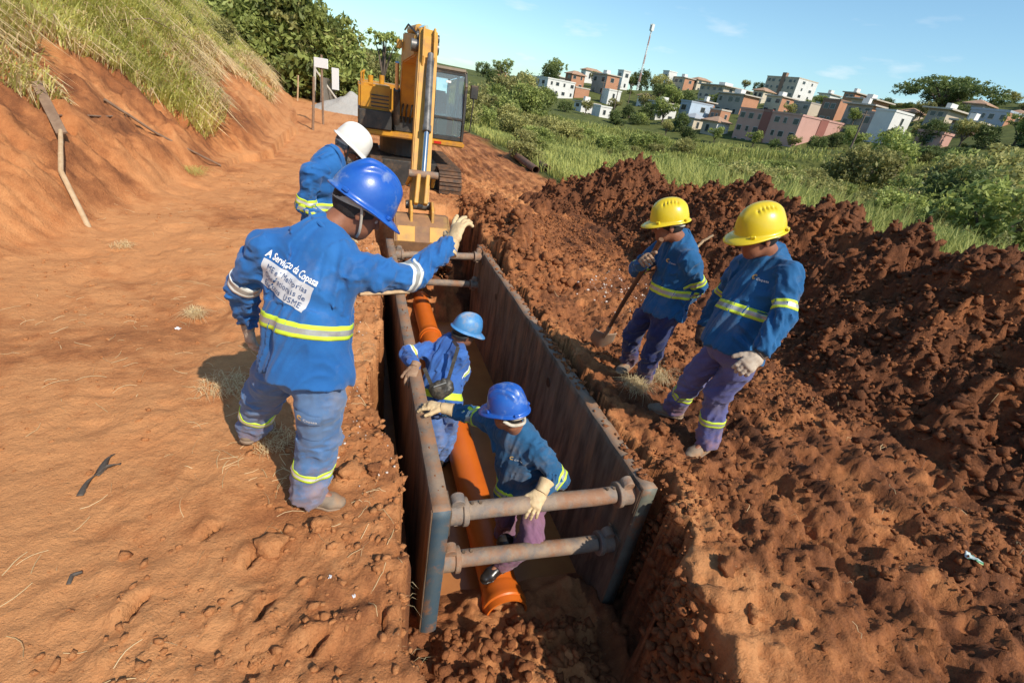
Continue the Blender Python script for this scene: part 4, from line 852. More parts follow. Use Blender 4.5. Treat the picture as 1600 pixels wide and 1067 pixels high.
def person(J, spec, label):
    J = {k: np.array(v, float) for k, v in J.items()}; S = spec.get('s', 1.); seed = spec.get('seed', 1); h = spec.get('h', .008)
    sl = nrm(J['Rs']-J['Ls']); hl = nrm(J['Rh']-J['Lh'])
    s0 = nrm(J['neck']-J['pel']); J['neck'] = J['neck']+s0*spec.get('neck_up', .04); J['Ls'] = J['Ls']-s0*spec.get('sh_dn', .015); J['Rs'] = J['Rs']-s0*spec.get('sh_dn', .015)
    sp = J['neck']-J['pel']; L = np.linalg.norm(sp); spn = sp/L
    fc = nrm(np.cross(spn, nrm(sl+hl))); fc = nrm(np.cross(nrm(sl+hl), spn))*-1 if False else nrm(np.cross(spn, nrm(sl+hl)))
    bend = spec.get('bend', .03)
    def sc(t): return J['pel']+sp*t-fc*bend*4*max(0, t)*(1-min(t, 1))*(.8)
    def lat(t): return nrm(hl*(1-t)+sl*t)
    hd = J['head']; f, r, u = ax = head_axes(*spec['head'])
    allp = np.array(list(J.values())+[hd+u*.14]); lo = allp.min(0)-.2; hi = allp.max(0)+.2
    gz = spec.get('gz', 0.)
    # ---- body: one continuous figure
    b = SDF(lo, hi, max(h, .0075) if not spec.get('fine') else .006)
    tor = [(-.04, .110, .70), (.25, .115, .68), (.62, .150, .62), (.84, .115, .55)]
    for (t0, r0, f0), (t1, r1, f1) in zip(tor[:-1], tor[1:]): b.cone(sc(t0), sc(t1), r0*S, r1*S, .03, lat=lat((t0+t1)/2), fa=f0, fb=f1)
    for q in ('L', 'R'):
        b.cone(sc(.86), J[q+'s']-spn*.012, .045*S, .042*S, .03); b.cone(J[q+'s']-spn*.012, J[q+'e'], .042*S, .038*S, .02); b.cone(J[q+'e'], J[q+'w'], .041*S, .024*S, .01)
        b.cone(J[q+'h']+(J['pel']-J[q+'h'])*.2, J[q+'k'], .056*S, .048*S, .03); b.cone(J[q+'k'], J[q+'a'], .055*S, .036*S, .015); b.cone(J[q+'a'], J[q+'a']+(J[q+'t']-J[q+'a'])*.6-np.array([0, 0, .015]), .032*S, .018*S, .015)
    nb = hd-u*.07-f*.035
    b.cone(sc(.97), nb, .066*S, .056*S, .025)
    R3 = (f, r, u)
    b.ell(hd+u*.03-f*.012, R3, (.098*S, .077*S, .100*S), .01); b.ell(hd+f*.035-u*.05, R3, (.060*S, .056*S, .070*S), .025); b.cone(hd+f*.058-u*.098, hd+f*.066-u*.092, .024, .022, .02)
    b.cone(hd+f*.090+u*.006, hd+f*.108-u*.028, .010, .0145, .008); b.cone(hd+f*.088-u*.034+r*.012, hd+f*.088-u*.034-r*.012, .010, .010, .006)
    b.cone(hd+f*.080+u*.018+r*.042, hd+f*.080+u*.018-r*.042, .014, .014, .012)
    b.cone(hd+f*.082-u*.062+r*.018, hd+f*.082-u*.062-r*.018, .0085, .0085, .004); b.cone(hd+f*.078-u*.074+r*.013, hd+f*.078-u*.074-r*.013, .0085, .0085, .004)
    for sg in (-1, 1):
        b.ell(hd+f*.086+r*sg*.031-u*.004, R3, (.012, .014, .009), .008, 1)
        b.ell(hd-f*.008+r*sg*.079-u*.012, nrm3(f+r*sg*.4, r*sg-f*.4, u), (.019, .009, .032), .006)
    V, F = b.mesh(1); body = link('person', np_mesh('person', V, F), M_skin); tag(body, label, 'person', 'construction crew in blue uniforms')
    for sg in (-1, 1):
        q = MB(); q.add((ICO2[0]*.0115+hd+f*.079+r*sg*.031-u*.004), ICO2[1].tolist()); q.build('eye', mat_eye(), body, smooth=True)
    hs = SDF(hd-.16, hd+.16, .006); hs.ell(hd+u*.028-f*.016, R3, (.104*S, .083*S, .104*S), .001); hs.plane_cut(hd+f*.055, f+u*.25); hs.plane_cut(hd-u*.062-f*.05, -u+f*.55)
    sdf_obj('hair', hs, spec.get('hair', M_hair), body, 1)
    if spec.get('beard'):
        bs = SDF(hd-.18, hd+.18, .006); bs.ell(hd+f*.033-u*.062, R3, (.066*S, .0605*S, .066*S), .001); bs.plane_cut(hd-u*.052+f*.02, u-f*.15); bs.displace(lambda P: .004*noise(P[:, 0]*90, P[:, 1]*90, P[:, 2]*90, s=5), .02); sdf_obj('beard', bs, M_ghair, body, 0)
    # ---- trousers
    fat = spec.get('fat', 1.); tr = SDF(lo, hi, h); lw_ = spec.get('leg', 1.)
    tr.cone(sc(.22), sc(-.06), .135*S*fat, .150*S*fat, .02, lat=hl, fa=.78, fb=.80)
    for q in 'LR':
        k, a_, hh = J[q+'k'], J[q+'a'], J[q+'h']; tr.cone(hh+(J['pel']-hh)*.18, hh+(k-hh)*.4, .082*S, .088*S*lw_, .035); tr.cone(hh+(k-hh)*.4, k, .088*S*lw_, .083*S*lw_, .03); e = a_+nrm(k-a_)*.01; tr.cone(k, e, .083*S*lw_, .079*S*lw_, .03); tr.cone(e, e-nrm(k-a_)*.06, .079*S*lw_, .08*S*lw_, .01)
    seg = []
    for q in 'LR': seg += [(J[q+'h'], J[q+'k'], .011, .10, 2.), (J[q+'k'], J[q+'a'], .014, .075, 1.5)]
    tr.displace(limb_folds(seg, seed+50))
    for q in 'LR':
        dn = nrm(J[q+'a']-J[q+'k']); pc = J[q+'a']+dn*(spec.get('hem', .028)); tr.plane_cut(pc, dn, (pc+dn*.12, .15))
        iw = SDF  # noqa
    to = sdf_obj('trousers', tr, spec['trousers'], body, 1); tb = bvh_of(to)
    for q in spec.get('legbands', 'LR'):
        t = spec.get('legband_t', .42); c = J[q+'k']+(J[q+'a']-J[q+'k'])*t; ring_band('reflective_band', tb, c, J[q+'a']-J[q+'k'], spec.get('legband_w', .05), spec.get('lb', [M_neon, M_silv]), to, 40, rmax=.16)
    # ---- shirt
    sh = SDF(lo, hi, h); hem = spec.get('shirt_hem', -.16)
    tor = [(hem-.14, .184*fat, .86), (-.04, .190*fat, .86), (.30, .172*fat, .82), (.64, .180, .74), (.83, .150, .64)]
    for (t0, r0, f0), (t1, r1, f1) in zip(tor[:-1], tor[1:]): sh.cone(sc(t0), sc(t1), r0*S, r1*S, .04, lat=lat(np.clip((t0+t1)/2, 0, 1)), fa=f0, fb=f1)
    if spec.get('belly'): sh.ell(sc(.2)+fc*.05, nrm3(fc, sl, spn), (.14, .17, .2), .05)
    sh.cone(sc(.93)-spn*.02, sc(1.0)+(nb-sc(1.0))*.12, .085*S, .070*S, .05)
    for q in 'LR': sh.cone(sc(.89), J[q+'s'], .078*S, .060*S, .09)
    seg = [(sc(hem), sc(.45), .017, .15, 9.), (sc(.45), sc(1.), .012, .13, 7.)]; cuts = []
    pc = sc(hem); nh = nrm(-spn+np.array(spec.get('hem_tilt', (0, 0, 0)))); sh.plane_cut(pc, nh); arm = SDF(lo, hi, h)
    for q in 'LR':
        s_, e_, w_ = J[q+'s'], J[q+'e'], J[q+'w']; arm.cone(s_, s_+(e_-s_)*.35, .062*S, .070*S, .02); arm.cone(s_+(e_-s_)*.35, e_, .070*S, .063*S, .02); arm.cone(e_, w_, .064*S, .052*S, .02)
        seg += [(s_, e_, .013, .08, 1.2), (e_, w_, .016, .055, 1.6)]; ov = spec.get('sleeve'+q, .0); cuts.append((w_+nrm(w_-e_)*ov, nrm(w_-e_)))
    for p_, n_ in cuts: arm.plane_cut(p_, n_, (p_+n_*.1, .125))
    sh.comb((slice(None),)*3, arm.f, .045)
    sh.displace(limb_folds(seg, seed))
    so = sdf_obj('shirt', sh, spec['shirt'], body, 1); sb = bvh_of(so)
    tb_ = spec.get('torsoband', .33)
    if tb_ is not None: ring_band('reflective_band', sb, sc(tb_), spn+np.array(spec.get('tb_tilt', (0, 0, 0))), .062, spec.get('tb', [M_neon, M_silv]), so, 84, rmax=.4)
    for q in 'LR':
        tt = spec.get('armband'+q, .80)
        if tt is not None: ring_band('reflective_band', sb, J[q+'s']+(J[q+'e']-J[q+'s'])*tt, J[q+'e']-J[q+'s'], .055, spec.get('ab', [M_neon, M_silv]), so, 40, rmax=.16)
    # collar
    mb = MB(); cc = sc(1.0)+(nb-sc(1.0))*.10; cx = nrm(nb-sc(.95)); e1 = nrm(np.cross(cx, fc)); e2 = np.cross(cx, e1)
    mb.tube([cc+(e1*math.cos(t)*.080+e2*math.sin(t)*.074)*S+cx*(.012*math.sin(t)) for t in np.linspace(0, 2*math.pi, 37)], .009, 8, False); mb.build('collar', spec['shirt'], so, smooth=True)
    # ---- head gear, hands, feet
    hh = helmet(body, hd+u*spec.get('hat_up', .040)-f*.004, ax, spec['hat'], spec['style'], spec.get('band', M_strapw), S)
    for q in 'LR':
        g = spec.get('hand'+q)
        if g: hand(body, J[q+'w']+nrm(J[q+'w']-J[q+'e'])*.015, g[0], g[1], q == 'R', **g[2])
        shoe(body, J[q+'a'], J[q+'t'], spec.get('shoe', M_boot), spec.get('rubber', False))
    return dict(body=body, shirt=so, sbvh=sb, trousers=to, tbvh=tb, sc=sc, J=J, fc=fc, sl=sl, spn=spn, ax=ax, hd=hd, hat=hh)
def nrm3(a, b, c): return (nrm(a), nrm(b), nrm(c))
_eye = []
def mat_eye():
    if not _eye: _eye.append(mat('eye_white', (.55, .5, .45), .3))
    return _eye[0]
for k_, f_ in (('Le', .925), ('Lw', .90)): POSE['p6'][k_] = tuple(CAM+(np.array(POSE['p6'][k_])-CAM)*f_)
# ================================================================ the crew
def cdir(px, py, away=0.):
    """world direction that points (px right, py up) in the picture plane, plus away from the camera"""
    return nrm(CR*px+CU*py+CF*away)
POSE['p5'].update(Rw=(2.03, 2.97, 1.17), Re=(2.13, 3.19, 1.02))
P1 = person(POSE['p1'], dict(s=1.07, h=.0065, seed=3, fine=True, head=(78, -32), hat=M_hblue, style='ribbed', shirt=M_sh1, trousers=M_tr1, bend=.05, lb=[M_neon, M_white], ab=[M_white, M_silv], shirt_hem=-.13, fat=1.07, leg=1.14,
    legband_t=.56, sleeveR=-.0, armbandR=.9, armbandL=.82, hem_tilt=(.0, .0, 0), legbands='LR',
    handR=(cdir(.28, .9, .25), cdir(-.6, .1, -.8), dict(curl=(.12, .3, .5, .6), spread=.22, thumb=1.0)), handL=(cdir(.05, -.95, .2), cdir(-.6, 0, -.7), dict(m=M_gltw, cuffm=M_gldk, curl=(.5, .5, .55, .6), thumb=.4, cuff=.05))),
    'worker in blue helmet and lettered blue shirt, pointing over the trench from its left edge')
P2 = person(POSE['p2'], dict(s=1.02, h=.0085, seed=11, head=(86, -38), hat=M_hwhite, style='plain', shirt=M_sh1, trousers=M_tr1, bend=.05, beard=True, hair=M_ghair, ab=[M_neon, M_white],
    handR=(cdir(.5, -.7, 0), cdir(0, 0, -1), {}), handL=(cdir(.5, -.7, .2), cdir(0, 0, -1), {})),
    'bearded worker in a white helmet looking down, behind the pointing worker')
P3 = person(POSE['p3'], dict(s=1.0, h=.0085, seed=19, head=(80, -18), hat=M_hlblue, style='plain', shirt=M_sh3, trousers=M_tr3, bend=.04, armbandL=.86, tb=[M_neon, M_neon], torsoband=.12, ab=[M_white, M_neon], legbands='', band=M_dark, rubber=True, shoe=M_wboot,
    handL=(nrm((-.35, -.75, -.45)), nrm((-.3, -.3, .9)), dict(m=M_glbr, curl=(.45, .5, .5, .5), cuff=.04)), handR=(cdir(.05, -1, .1), cdir(.8, 0, -.5), dict(m=M_glbr, cuff=.03))),
    'worker in a scuffed light blue helmet with a pouch, standing in the trench')
P4 = person(POSE['p4'], dict(s=1.0, h=.0075, seed=27, fine=True, head=(-48, -14), hat=M_hblue, style='ribbed', shirt=M_sh4, trousers=M_tr4, bend=.03, torsoband=.06, rubber=True, shoe=M_wboot, legbands='', armbandR=.86, armbandL=.82,
    handR=(cdir(-.95, .18, .1), nrm((.1, -.2, .95)), dict(curl=(.3, .55, .6, .6), cuff=.085, cr_=.043)), handL=(nrm((-.50, -.50, -.42)), nrm((-.25, -.5, .8)), dict(curl=(.34, .36, .38, .42), spread=.16, cuff=.085, cr_=.046))),
    'worker in a shiny blue helmet inside the trench, resting a glove on the strut')
P5 = person(POSE['p5'], dict(s=.98, h=.0085, seed=35, head=(-66, -16), hat=M_hyel, style='vented', shirt=M_sh5, trousers=M_tr5, bend=.02, torsoband=.30, shirt_hem=-.07, legbands='',
    handL=(nrm((.25, .3, -.75)), nrm((.9, -.2, .2)), dict(m=M_glbr, cuff=.03)), handR=(nrm((-.55, -.62, .3)), nrm((-.5, .55, .5)), dict(m=M_glbr, curl=(.85, .85, .85, .85)))),
    'worker in a yellow helmet leaning on a shovel, hand on hip')
P6 = person(POSE['p6'], dict(s=1.05, h=.0075, seed=43, fine=True, head=(-80, -20), hat=M_hyel, style='vented', shirt=M_sh5, trousers=M_tr6, bend=.0, torsoband=.36, fat=1.02, belly=True, shirt_hem=-.12, legband_t=.50,
    handL=(cdir(-.75, -.55, -.2), cdir(.2, .5, -.8), dict(m=M_gltw, cuffm=M_gldk, curl=(.7, .75, .8, .8), cuff=.05)), handR=(cdir(-.15, -.95, 0), cdir(-.6, 0, -.6), dict(m=M_gldk, curl=(.5, .5, .55, .6), cuff=.04))),
    'stout worker in a yellow helmet with hands lowered, looking down at the trench')
# ---------------------------------------------------------------- lettering and badges, pressed onto the cloth
M_print = mat('white_print', (.80, .80, .78), .6); M_patch = mat('grey_white_patch', (.56, .57, .60), .6, (.48, .49, .52), 12); M_ink = mat('blue_print', (.03, .075, .20), .6); M_gold = mat('golden_print', (.55, .35, .12), .6)
def text_mesh(txt, size, bold=False):
    cu = bpy.data.curves.new('t', 'FONT'); cu.body = txt; cu.size = size; cu.resolution_u = 2; cu.align_x = 'LEFT'
    if bold: cu.offset = size*.022
    o = bpy.data.objects.new('t', cu); COL.objects.link(o); bpy.context.view_layer.update()
    me = bpy.data.meshes.new_from_object(o.evaluated_get(bpy.context.evaluated_depsgraph_get())); bpy.data.objects.remove(o)
    bm = bmesh.new(); bm.from_mesh(me); bmesh.ops.triangulate(bm, faces=bm.faces); bmesh.ops.subdivide_edges(bm, edges=[e for e in bm.edges if e.calc_length() > size*.3], cuts=1); bmesh.ops.triangulate(bm, faces=bm.faces)
    V = np.array([v.co[:] for v in bm.verts]); bm.verts.index_update(); F = [[v.index for v in f.verts] for f in bm.faces]; bm.free(); bpy.data.meshes.remove(me); return V, F
def press(name, V, F, bvh, C, ex, ey, off, m, parent, dist=.35):
    n = nrm(np.cross(ex, ey)); W = []
    for v in V:
        p = np.asarray(C)+ex*v[0]+ey*v[1]; h_ = bvh.ray_cast(Vector(p+n*dist), Vector(-n), dist*2)
        W.append(p if h_[0] is None else np.array(h_[0])+n*off)
    me = bpy.data.meshes.new(name); me.from_pydata([tuple(q) for q in W], [], F); return link(name, me, m, parent, smooth=True)
def grid(w_, h_, nx=24, ny=12):
    V = [(w_*i/nx, h_*j/ny, 0) for i in range(nx+1) for j in range(ny+1)]; k = ny+1
    return V, [(i*k+j, (i+1)*k+j, (i+1)*k+j+1, i*k+j+1) for i in range(nx) for j in range(ny)]
p = P1; bk = -p['fc']; ex = p['sl']; ey = nrm(p['spn']-ex*(p['spn']@ex)); n_ = np.cross(ex, ey)
if n_ @ bk < 0: raise RuntimeError('back print faces inwards')
ex = cdir(.86, -.5); ex = nrm(ex-bk*(ex @ bk)); ey = nrm(np.cross(bk, ex)); C0 = p['sc'](.70)-ex*.135
press('back_patch', *grid(.245, .115), p['sbvh'], C0-ey*.115, ex, ey, .0032, M_patch, p['shirt'])
V, F = text_mesh('A Serviço da Copasa', .042, True); V[:, 0] *= .25/V[:, 0].max(); press('lettering', V, F, p['sbvh'], C0+ey*.010+ex*.0, ex, ey, .0042, M_print, p['shirt'])
for i, (t_, x0, w_) in enumerate((('ME e Melhorias', .025, .20), ('Operacionais de', .02, .21), ('Esgotos  USME', .025, .20))):
    V, F = text_mesh(t_, .034); V[:, 0] *= w_/V[:, 0].max(); press('lettering', V, F, p['sbvh'], C0-ey*(.036+.035*i)+ex*x0, ex, ey, .0062, M_ink, p['shirt'])
def badge(P, t, side, m1=M_gold, sz=.035, word='Copasa'):
    """round swirl with a word, on the chest"""
    ex = -P['sl']; ey = nrm(P['spn']-ex*(P['spn']@ex)); C = P['sc'](t)+P['sl']*side
    n = 14; V = []; F = []
    for i in range(n+1):
        a = .6+i/n*5.0; V += [(sz*.5*math.cos(a), sz*.5*math.sin(a), 0), (sz*.22*math.cos(a), sz*.22*math.sin(a), 0)]
    F = [(2*i, 2*i+1, 2*i+3, 2*i+2) for i in range(n)]
    press('badge', V, F, P['sbvh'], C, ex, ey, .003, m1, P['shirt'])
    V, F = text_mesh(word, sz*.6); press('lettering', V, F, P['sbvh'], C+ex*sz*.6-ey*sz*.5, ex, ey, .003, M_print, P['shirt'])
badge(P6, .72, -.07); badge(P5, .72, -.06, sz=.03); badge(P4, .70, -.05, sz=.03)
# back print of the worker leaning on the shovel and of the man at the strut
for P in (P5, P4):
    bk = -P['fc']; ex = P['sl']; ey = nrm(P['spn']-ex*(P['spn']@ex)); V, F = text_mesh('A Serviço da Copasa', .042, True); V[:, 0] *= .28/V[:, 0].max(); press('lettering', V, F, P['sbvh'], P['sc'](.72)-ex*.14, ex, ey, .004, M_print, P['shirt'])
# cargo pocket on the trousers of the pointing worker
J = P1['J']; kd = nrm(J['Rk']-J['Rh']); C = J['Rh']+(J['Rk']-J['Rh'])*.42; outw = nrm(-CF-kd*((-CF)@kd)); ex = nrm(np.cross(-kd, outw)); ey = -kd
press('cargo_pocket', *grid(.12, .15), P1['tbvh'], C-ex*.065-ey*.16, ex, ey, .007, M_tr1, P1['trousers'])
press('pocket_flap', *grid(.13, .055), P1['tbvh'], C-ex*.07-ey*.025, ex, ey, .015, M_tr1, P1['trousers'])
V, F = text_mesh('Copasa', .021); press('lettering', V, F, P1['tbvh'], C-ex*.015-ey*.006, ex, ey, .0175, M_print, P1['trousers'])
n = 14; V = []
for i in range(n+1): a = .6+i/n*5.0; V += [(.014*math.cos(a), .014*math.sin(a), 0), (.006*math.cos(a), .006*math.sin(a), 0)]
press('badge', V, [(2*i, 2*i+1, 2*i+3, 2*i+2) for i in range(n)], P1['tbvh'], C-ex*.034+ey*.0, ex, ey, .0175, M_gold, P1['trousers'])
# neck cord and chin strap
def cr4(t): return (-.5*t+t*t-.5*t**3, 1-2.5*t*t+1.5*t**3, .5*t+2*t*t-1.5*t**3, -.5*t*t+.5*t**3)
def strap(P, pts, r, m, name='chin_strap', parent=None):
    f, rr, u = P['ax']; hd = P['hd']; mb = MB(); Q = [hd+f*a+rr*b+u*c for a, b, c in pts]; Q = [sum(wt*Q[min(max(i+o_, 0), len(Q)-1)] for o_, wt in zip((-1, 0, 1, 2), cr4(t))) for i in range(len(Q)-1) for t in np.linspace(0, 1, 7)[:-1]]+[Q[-1]]; mb.tube(Q, r, 8); return mb.build(name, m, parent or P['hat'], smooth=True)
for P, m in ((P1, M_strapw), (P2, M_dark)):
    for sg in (-1, 1): strap(P, [(-.03, sg*.098, .03), (.0, sg*.094, -.02), (.03, sg*.075, -.075), (.045, sg*.04, -.105)], .006, m)
strap(P4, [(-.02, -.098, -.0), (-.07, -.075, -.035), (-.112, 0, -.05), (-.07, .075, -.035), (-.02, .10, -.0)], .011, M_strapw, 'nape_strap')
strap(P3, [(-.02, -.098, -.0), (-.07, -.078, -.03), (-.112, 0, -.04), (-.07, .078, -.03), (-.02, .10, -.0)], .013, M_dark, 'nape_strap')
strap(P1, [(-.105, -.03, -.11), (-.06, -.085, -.135), (.03, -.09, -.16), (-.02, .09, -.16), (-.09, .06, -.12)], .0035, M_dark, 'neck_cord', P1['shirt'])
f, rr, u = P2['ax']; mb = MB()          # safety glasses
for sg in (-1, 1):
    mb.bar(P2['hd']+f*.10+rr*sg*.05+u*.0, P2['hd']-f*.01+rr*sg*.083+u*.004, .004, .008, u)
    mb.tube([P2['hd']+f*.102+rr*sg*(.031+.024*math.cos(a))+u*(-.006+.017*math.sin(a)) for a in np.linspace(0, 6.283, 17)], .003, 6, False)
mb.build('glasses', M_dark, P2['body'])
# ---------------------------------------------------------------- black waist pouch on a shoulder strap
M_pouch = mat('worn_black_leatherette', (.035, .032, .028), .38, (.075, .068, .058), 18, bump=.004, bscale=36, col3=(.14, .11, .08), n3=9, r3=(.55, .7))
po = P3; cpo = aty(690, 606, 3.33); pou = SDF(cpo-.22, cpo+.22, .006); ex = nrm(CR*.95+CU*.28); eu = nrm(CU*.95-CR*.28)
pou.cone(cpo-ex*.07-eu*.005, cpo+ex*.07+eu*.02, .062, .055, .02, lat=eu, fa=.6, fb=.6); pou.cone(cpo-ex*.02-eu*.05, cpo+ex*.05-eu*.03, .045, .05, .03)
pou.displace(lambda P: .007*noise(P[:, 0]*26, P[:, 1]*26, P[:, 2]*26, s=9)+.004*np.abs(noise(P[:, 0]*50, P[:, 1]*50, P[:, 2]*50, s=10)))
pob = sdf_obj('pouch', pou, M_pouch, P3['body']); tag(pob, 'creased black waist pouch')
mb = MB()
for a, b in (((cpo+ex*.07+eu*.045), aty(716, 542, 3.42)), (aty(716, 542, 3.42), aty(708, 532, 3.62)), ((cpo-ex*.075+eu*.04), aty(663, 575, 3.42))): mb.bar(a, b, .03, .005, -CF)
mb.build('shoulder_strap', M_pouch, pob)
mb = MB(); mb.bar(cpo-ex*.05+eu*.03-CF*.062, cpo+ex*.06+eu*.035-CF*.062, .006, .008, -CF); mb.build('zip', M_silv, pob)
# ---------------------------------------------------------------- shovel
M_wood = mat('dark_worn_wood', (.16, .075, .035), .7, (.09, .045, .024), 6, bump=.002, bscale=60, stretch=(1, 1, 1)); M_blade = mat('muddy_shovel_steel', (.26, .20, .15), .6, (.34, .21, .13), 14, bump=.002, bscale=50)
tip = np.array(atz(936, 536, .02)); tip[2] = surf_z(tip[0], tip[1])-.01; top = atd(1032, 374, np.linalg.norm(POSE['p5']['head'][:2])-.13); d = nrm(top-tip)
shv = empty('shovel', tuple(tip)); tag(shv, 'long handled round shovel with a muddy blade, leaned on by a worker', 'shovel')
sidev = nrm(np.cross(d, CF)); fr = np.cross(sidev, d); bl = []; nU, nV = 12, 12
for i in range(nU+1):
    t = i/nU; wdt = .115*(min(1, (t/.45)**.55))*(1-.12*max(0, t-.6)); 
    for j in range(nV+1):
        q = (j/nV-.5)*2; bl.append(tip+d*(.30*t)+sidev*wdt*q+fr*(.035*(q*q)-.03*(1-t)+.01))
F = [(i*(nV+1)+j, (i+1)*(nV+1)+j, (i+1)*(nV+1)+j+1, i*(nV+1)+j+1) for i in range(nU) for j in range(nV)]
me = bpy.data.meshes.new('blade'); me.from_pydata([tuple(q) for q in bl], [], F); bo = link('blade', me, M_blade, shv); so_ = bo.modifiers.new('thickness', 'SOLIDIFY'); so_.thickness = .004
mb = MB(); L_ = np.linalg.norm(top-tip); mb.tube([tip+d*.24, tip+d*.36, tip+d*.46], [.012, .021, .021], 12); mb.build('socket', M_blade, shv, smooth=True)
mb = MB(); mb.tube([tip+d*(.40+(L_-.40)*t)+sidev*.006*math.sin(5*t) for t in np.linspace(0, 1, 12)], .0185, 12); mb.build('handle', M_wood, shv, smooth=True)
# ================================================================ excavator
M_yel = mat('excavator_yellow', (.56, .27, .018), .45, (.48, .21, .016), 5, bump=.0008, bscale=40, col3=(.30, .14, .05), n3=3, r3=(.52, .72), spec=.45)
M_yeld = mat('dusty_boom_yellow', (.58, .31, .045), .55, (.50, .25, .045), 5, bump=.001, bscale=40, col3=(.34, .18, .06), n3=3, r3=(.5, .7))
M_blk = mat('excavator_black', (.022, .021, .02), .5, (.045, .04, .035), 6, col3=(.12, .075, .045), n3=4, r3=(.52, .7))
M_track = mat('muddy_track', (.05, .036, .028), .8, (.16, .078, .038), 8, bump=.006, bscale=30)
M_chrome = mat('chrome_rod', (.62, .62, .62), .16, metal=1.); M_cyl = mat('grey_cylinder', (.22, .21, .20), .4, (.08, .075, .07), 8, metal=.4)
M_bucket = mat('earthy_bucket', (.30, .15, .068), .7, (.20, .105, .055), 7, bump=.003, bscale=30, col3=(.30, .17, .06), n3=4, r3=(.5, .6))
M_cabin = mat('cab_inside', (.035, .05, .06), .8, (.06, .075, .085), 4); M_seat = mat('cab_seat', (.10, .022, .022), .8)
M_glass = mat('cab_glass', (.55, .70, .74), .06, trans=.82, spec=.6)
EG = -.40; EX = 1.16
ex_ = empty('excavator', (EX, 12.8, EG)); tag(ex_, 'yellow tracked excavator facing down the trench with its bucket lowered', 'excavator')
for cx in (EX-.86, EX+.86):            # tracks
    tr_ = MB(); y0, y1, hz = 11.0, 14.4, .76; rr = hz/2
    path = []; n = 46; per = 2*(y1-y0-2*rr)+2*math.pi*rr
    def on(s):
        s %= per; a = y1-y0-2*rr
        if s < a: return (y0+rr+s, EG+.0), (1, 0)
        s -= a
        if s < math.pi*rr: t = s/rr; return (y1-rr+rr*math.sin(t), EG+rr-rr*math.cos(t)), (math.cos(t), math.sin(t))
        s -= math.pi*rr
        if s < a: return (y1-rr-s, EG+hz), (-1, 0)
        s -= a; t = s/rr; return (y0+rr-rr*math.sin(t), EG+rr+rr*math.cos(t)), (-math.cos(t), -math.sin(t))
    core = MB(); core.prism([(a_[0], a_[1]) for a_ in [(on(per*i/40)[0][0]*.97+.03*12.7, on(per*i/40)[0][1]*.9+.1*(EG+rr)) for i in range(40)]], (cx, 0, 0), (0, 1, 0), (0, 0, 1), (1, 0, 0), .36)
    t_o = core.build('track', M_blk, ex_)
    for i in range(n):
        (yy, zz), (dy, dz) = on(per*i/n); sh_ = MB(); R_ = np.array([(1, 0, 0), (0, dy, dz), (0, -dz, dy)]).T; sh_.box((cx, yy, zz), (.50, per/n*.92, .035), R_)
        sh_.box((cx, yy-(-dz)*.03*0-dy*.03, zz-dz*.03) + np.array([0, dz, -dy])*.032, (.50, .018, .035), R_); sh_.build('track_shoe', M_track, t_o)
    for i in range(3):
        rl = MB(); rl.tube([(cx-.2, y0+.7+i*1., EG+.12), (cx+.2, y0+.7+i*1., EG+.12)], .11, 14); rl.build('roller', M_blk, t_o, smooth=True)
    for yy in (y0+rr, y1-rr):
        rl = MB(); rl.tube([(cx-.22, yy, EG+rr), (cx+.22, yy, EG+rr)], rr-.07, 20); rl.build('idler', M_blk, t_o, smooth=True)
m = MB(); m.bb(np.array((EX-.65, 11.6, EG+.25)), np.array((EX+.65, 13.8, EG+.8))); m.tube([(EX, 12.8, EG+.8), (EX, 12.8, EG+1.25)], .62, 28); m.build('undercarriage', M_blk, ex_, bevel=.02)
DZ = .86
m = MB(); m.bb(np.array((.04, 11.55, DZ)), np.array((2.28, 14.6, DZ+.12))); m.bb(np.array((1.50, 11.30, DZ-.01)), np.array((2.30, 11.6, DZ+.11))); m.build('deck', M_yel, ex_, bevel=.03, seg=2)
m = MB(); m.bb(np.array((.05, 11.62, 1.36)), np.array((.72, 13.2, 1.84))); ob = m.build('side_box', M_yel, ex_, bevel=.04, seg=2)
m = MB(); m.bb(np.array((.045, 11.53, .99)), np.array((.735, 13.2, 1.355))); m.build('toolbox_panel', M_blk, ex_, bevel=.02)
for k in range(4): m = MB(); m.bb(np.array((.30, 11.60, 1.42+.07*k)), np.array((.66, 11.632, 1.445+.07*k))); m.build('vent_slat', M_blk, ob)
m = MB(); m.tube([(.10, 11.72, 1.83), (.10, 11.72, 2.02), (.16, 11.72, 2.06), (.16, 12.9, 2.06), (.16, 12.95, 1.84)], .02, 10); m.tube([(.10, 11.72, 1.83), (.33, 11.66, 1.83)], .03, 8); m.build('handrail', M_yel, ex_, smooth=True)
m = MB(); m.tube([(.30, 12.3, 1.8), (.30, 12.3, 1.99)], .055, 14); m.tube([(.56, 12.9, 1.8), (.56, 12.9, 2.02)], .06, 14); m.build('filler_cap', M_yel, ex_, smooth=True)
m = MB(); m.bb(np.array((.04, 13.2, .99)), np.array((1.5, 14.4, 1.86))); m.build('engine_hood', M_yel, ex_, bevel=.05, seg=2)
m = MB(); m.prism([(.04, 13.9), (.04, 14.6), (.5, 15.0), (1.8, 15.0), (2.28, 14.6), (2.28, 13.9)], (0, 0, 1.36), (1, 0, 0), (0, 1, 0), (0, 0, 1), .9); m.build('counterweight', M_blk, ex_, bevel=.05, seg=2)
m = MB(); m.tube([(1.15, 13.9, 1.8), (1.15, 13.9, 2.25)], .06, 14); m.build('exhaust_pipe', M_blk, ex_, smooth=True)
m = MB(); m.bb(np.array((.78, 11.75, .98)), np.array((1.46, 12.6, 1.34))); m.build('boom_mount', M_blk, ex_, bevel=.02)
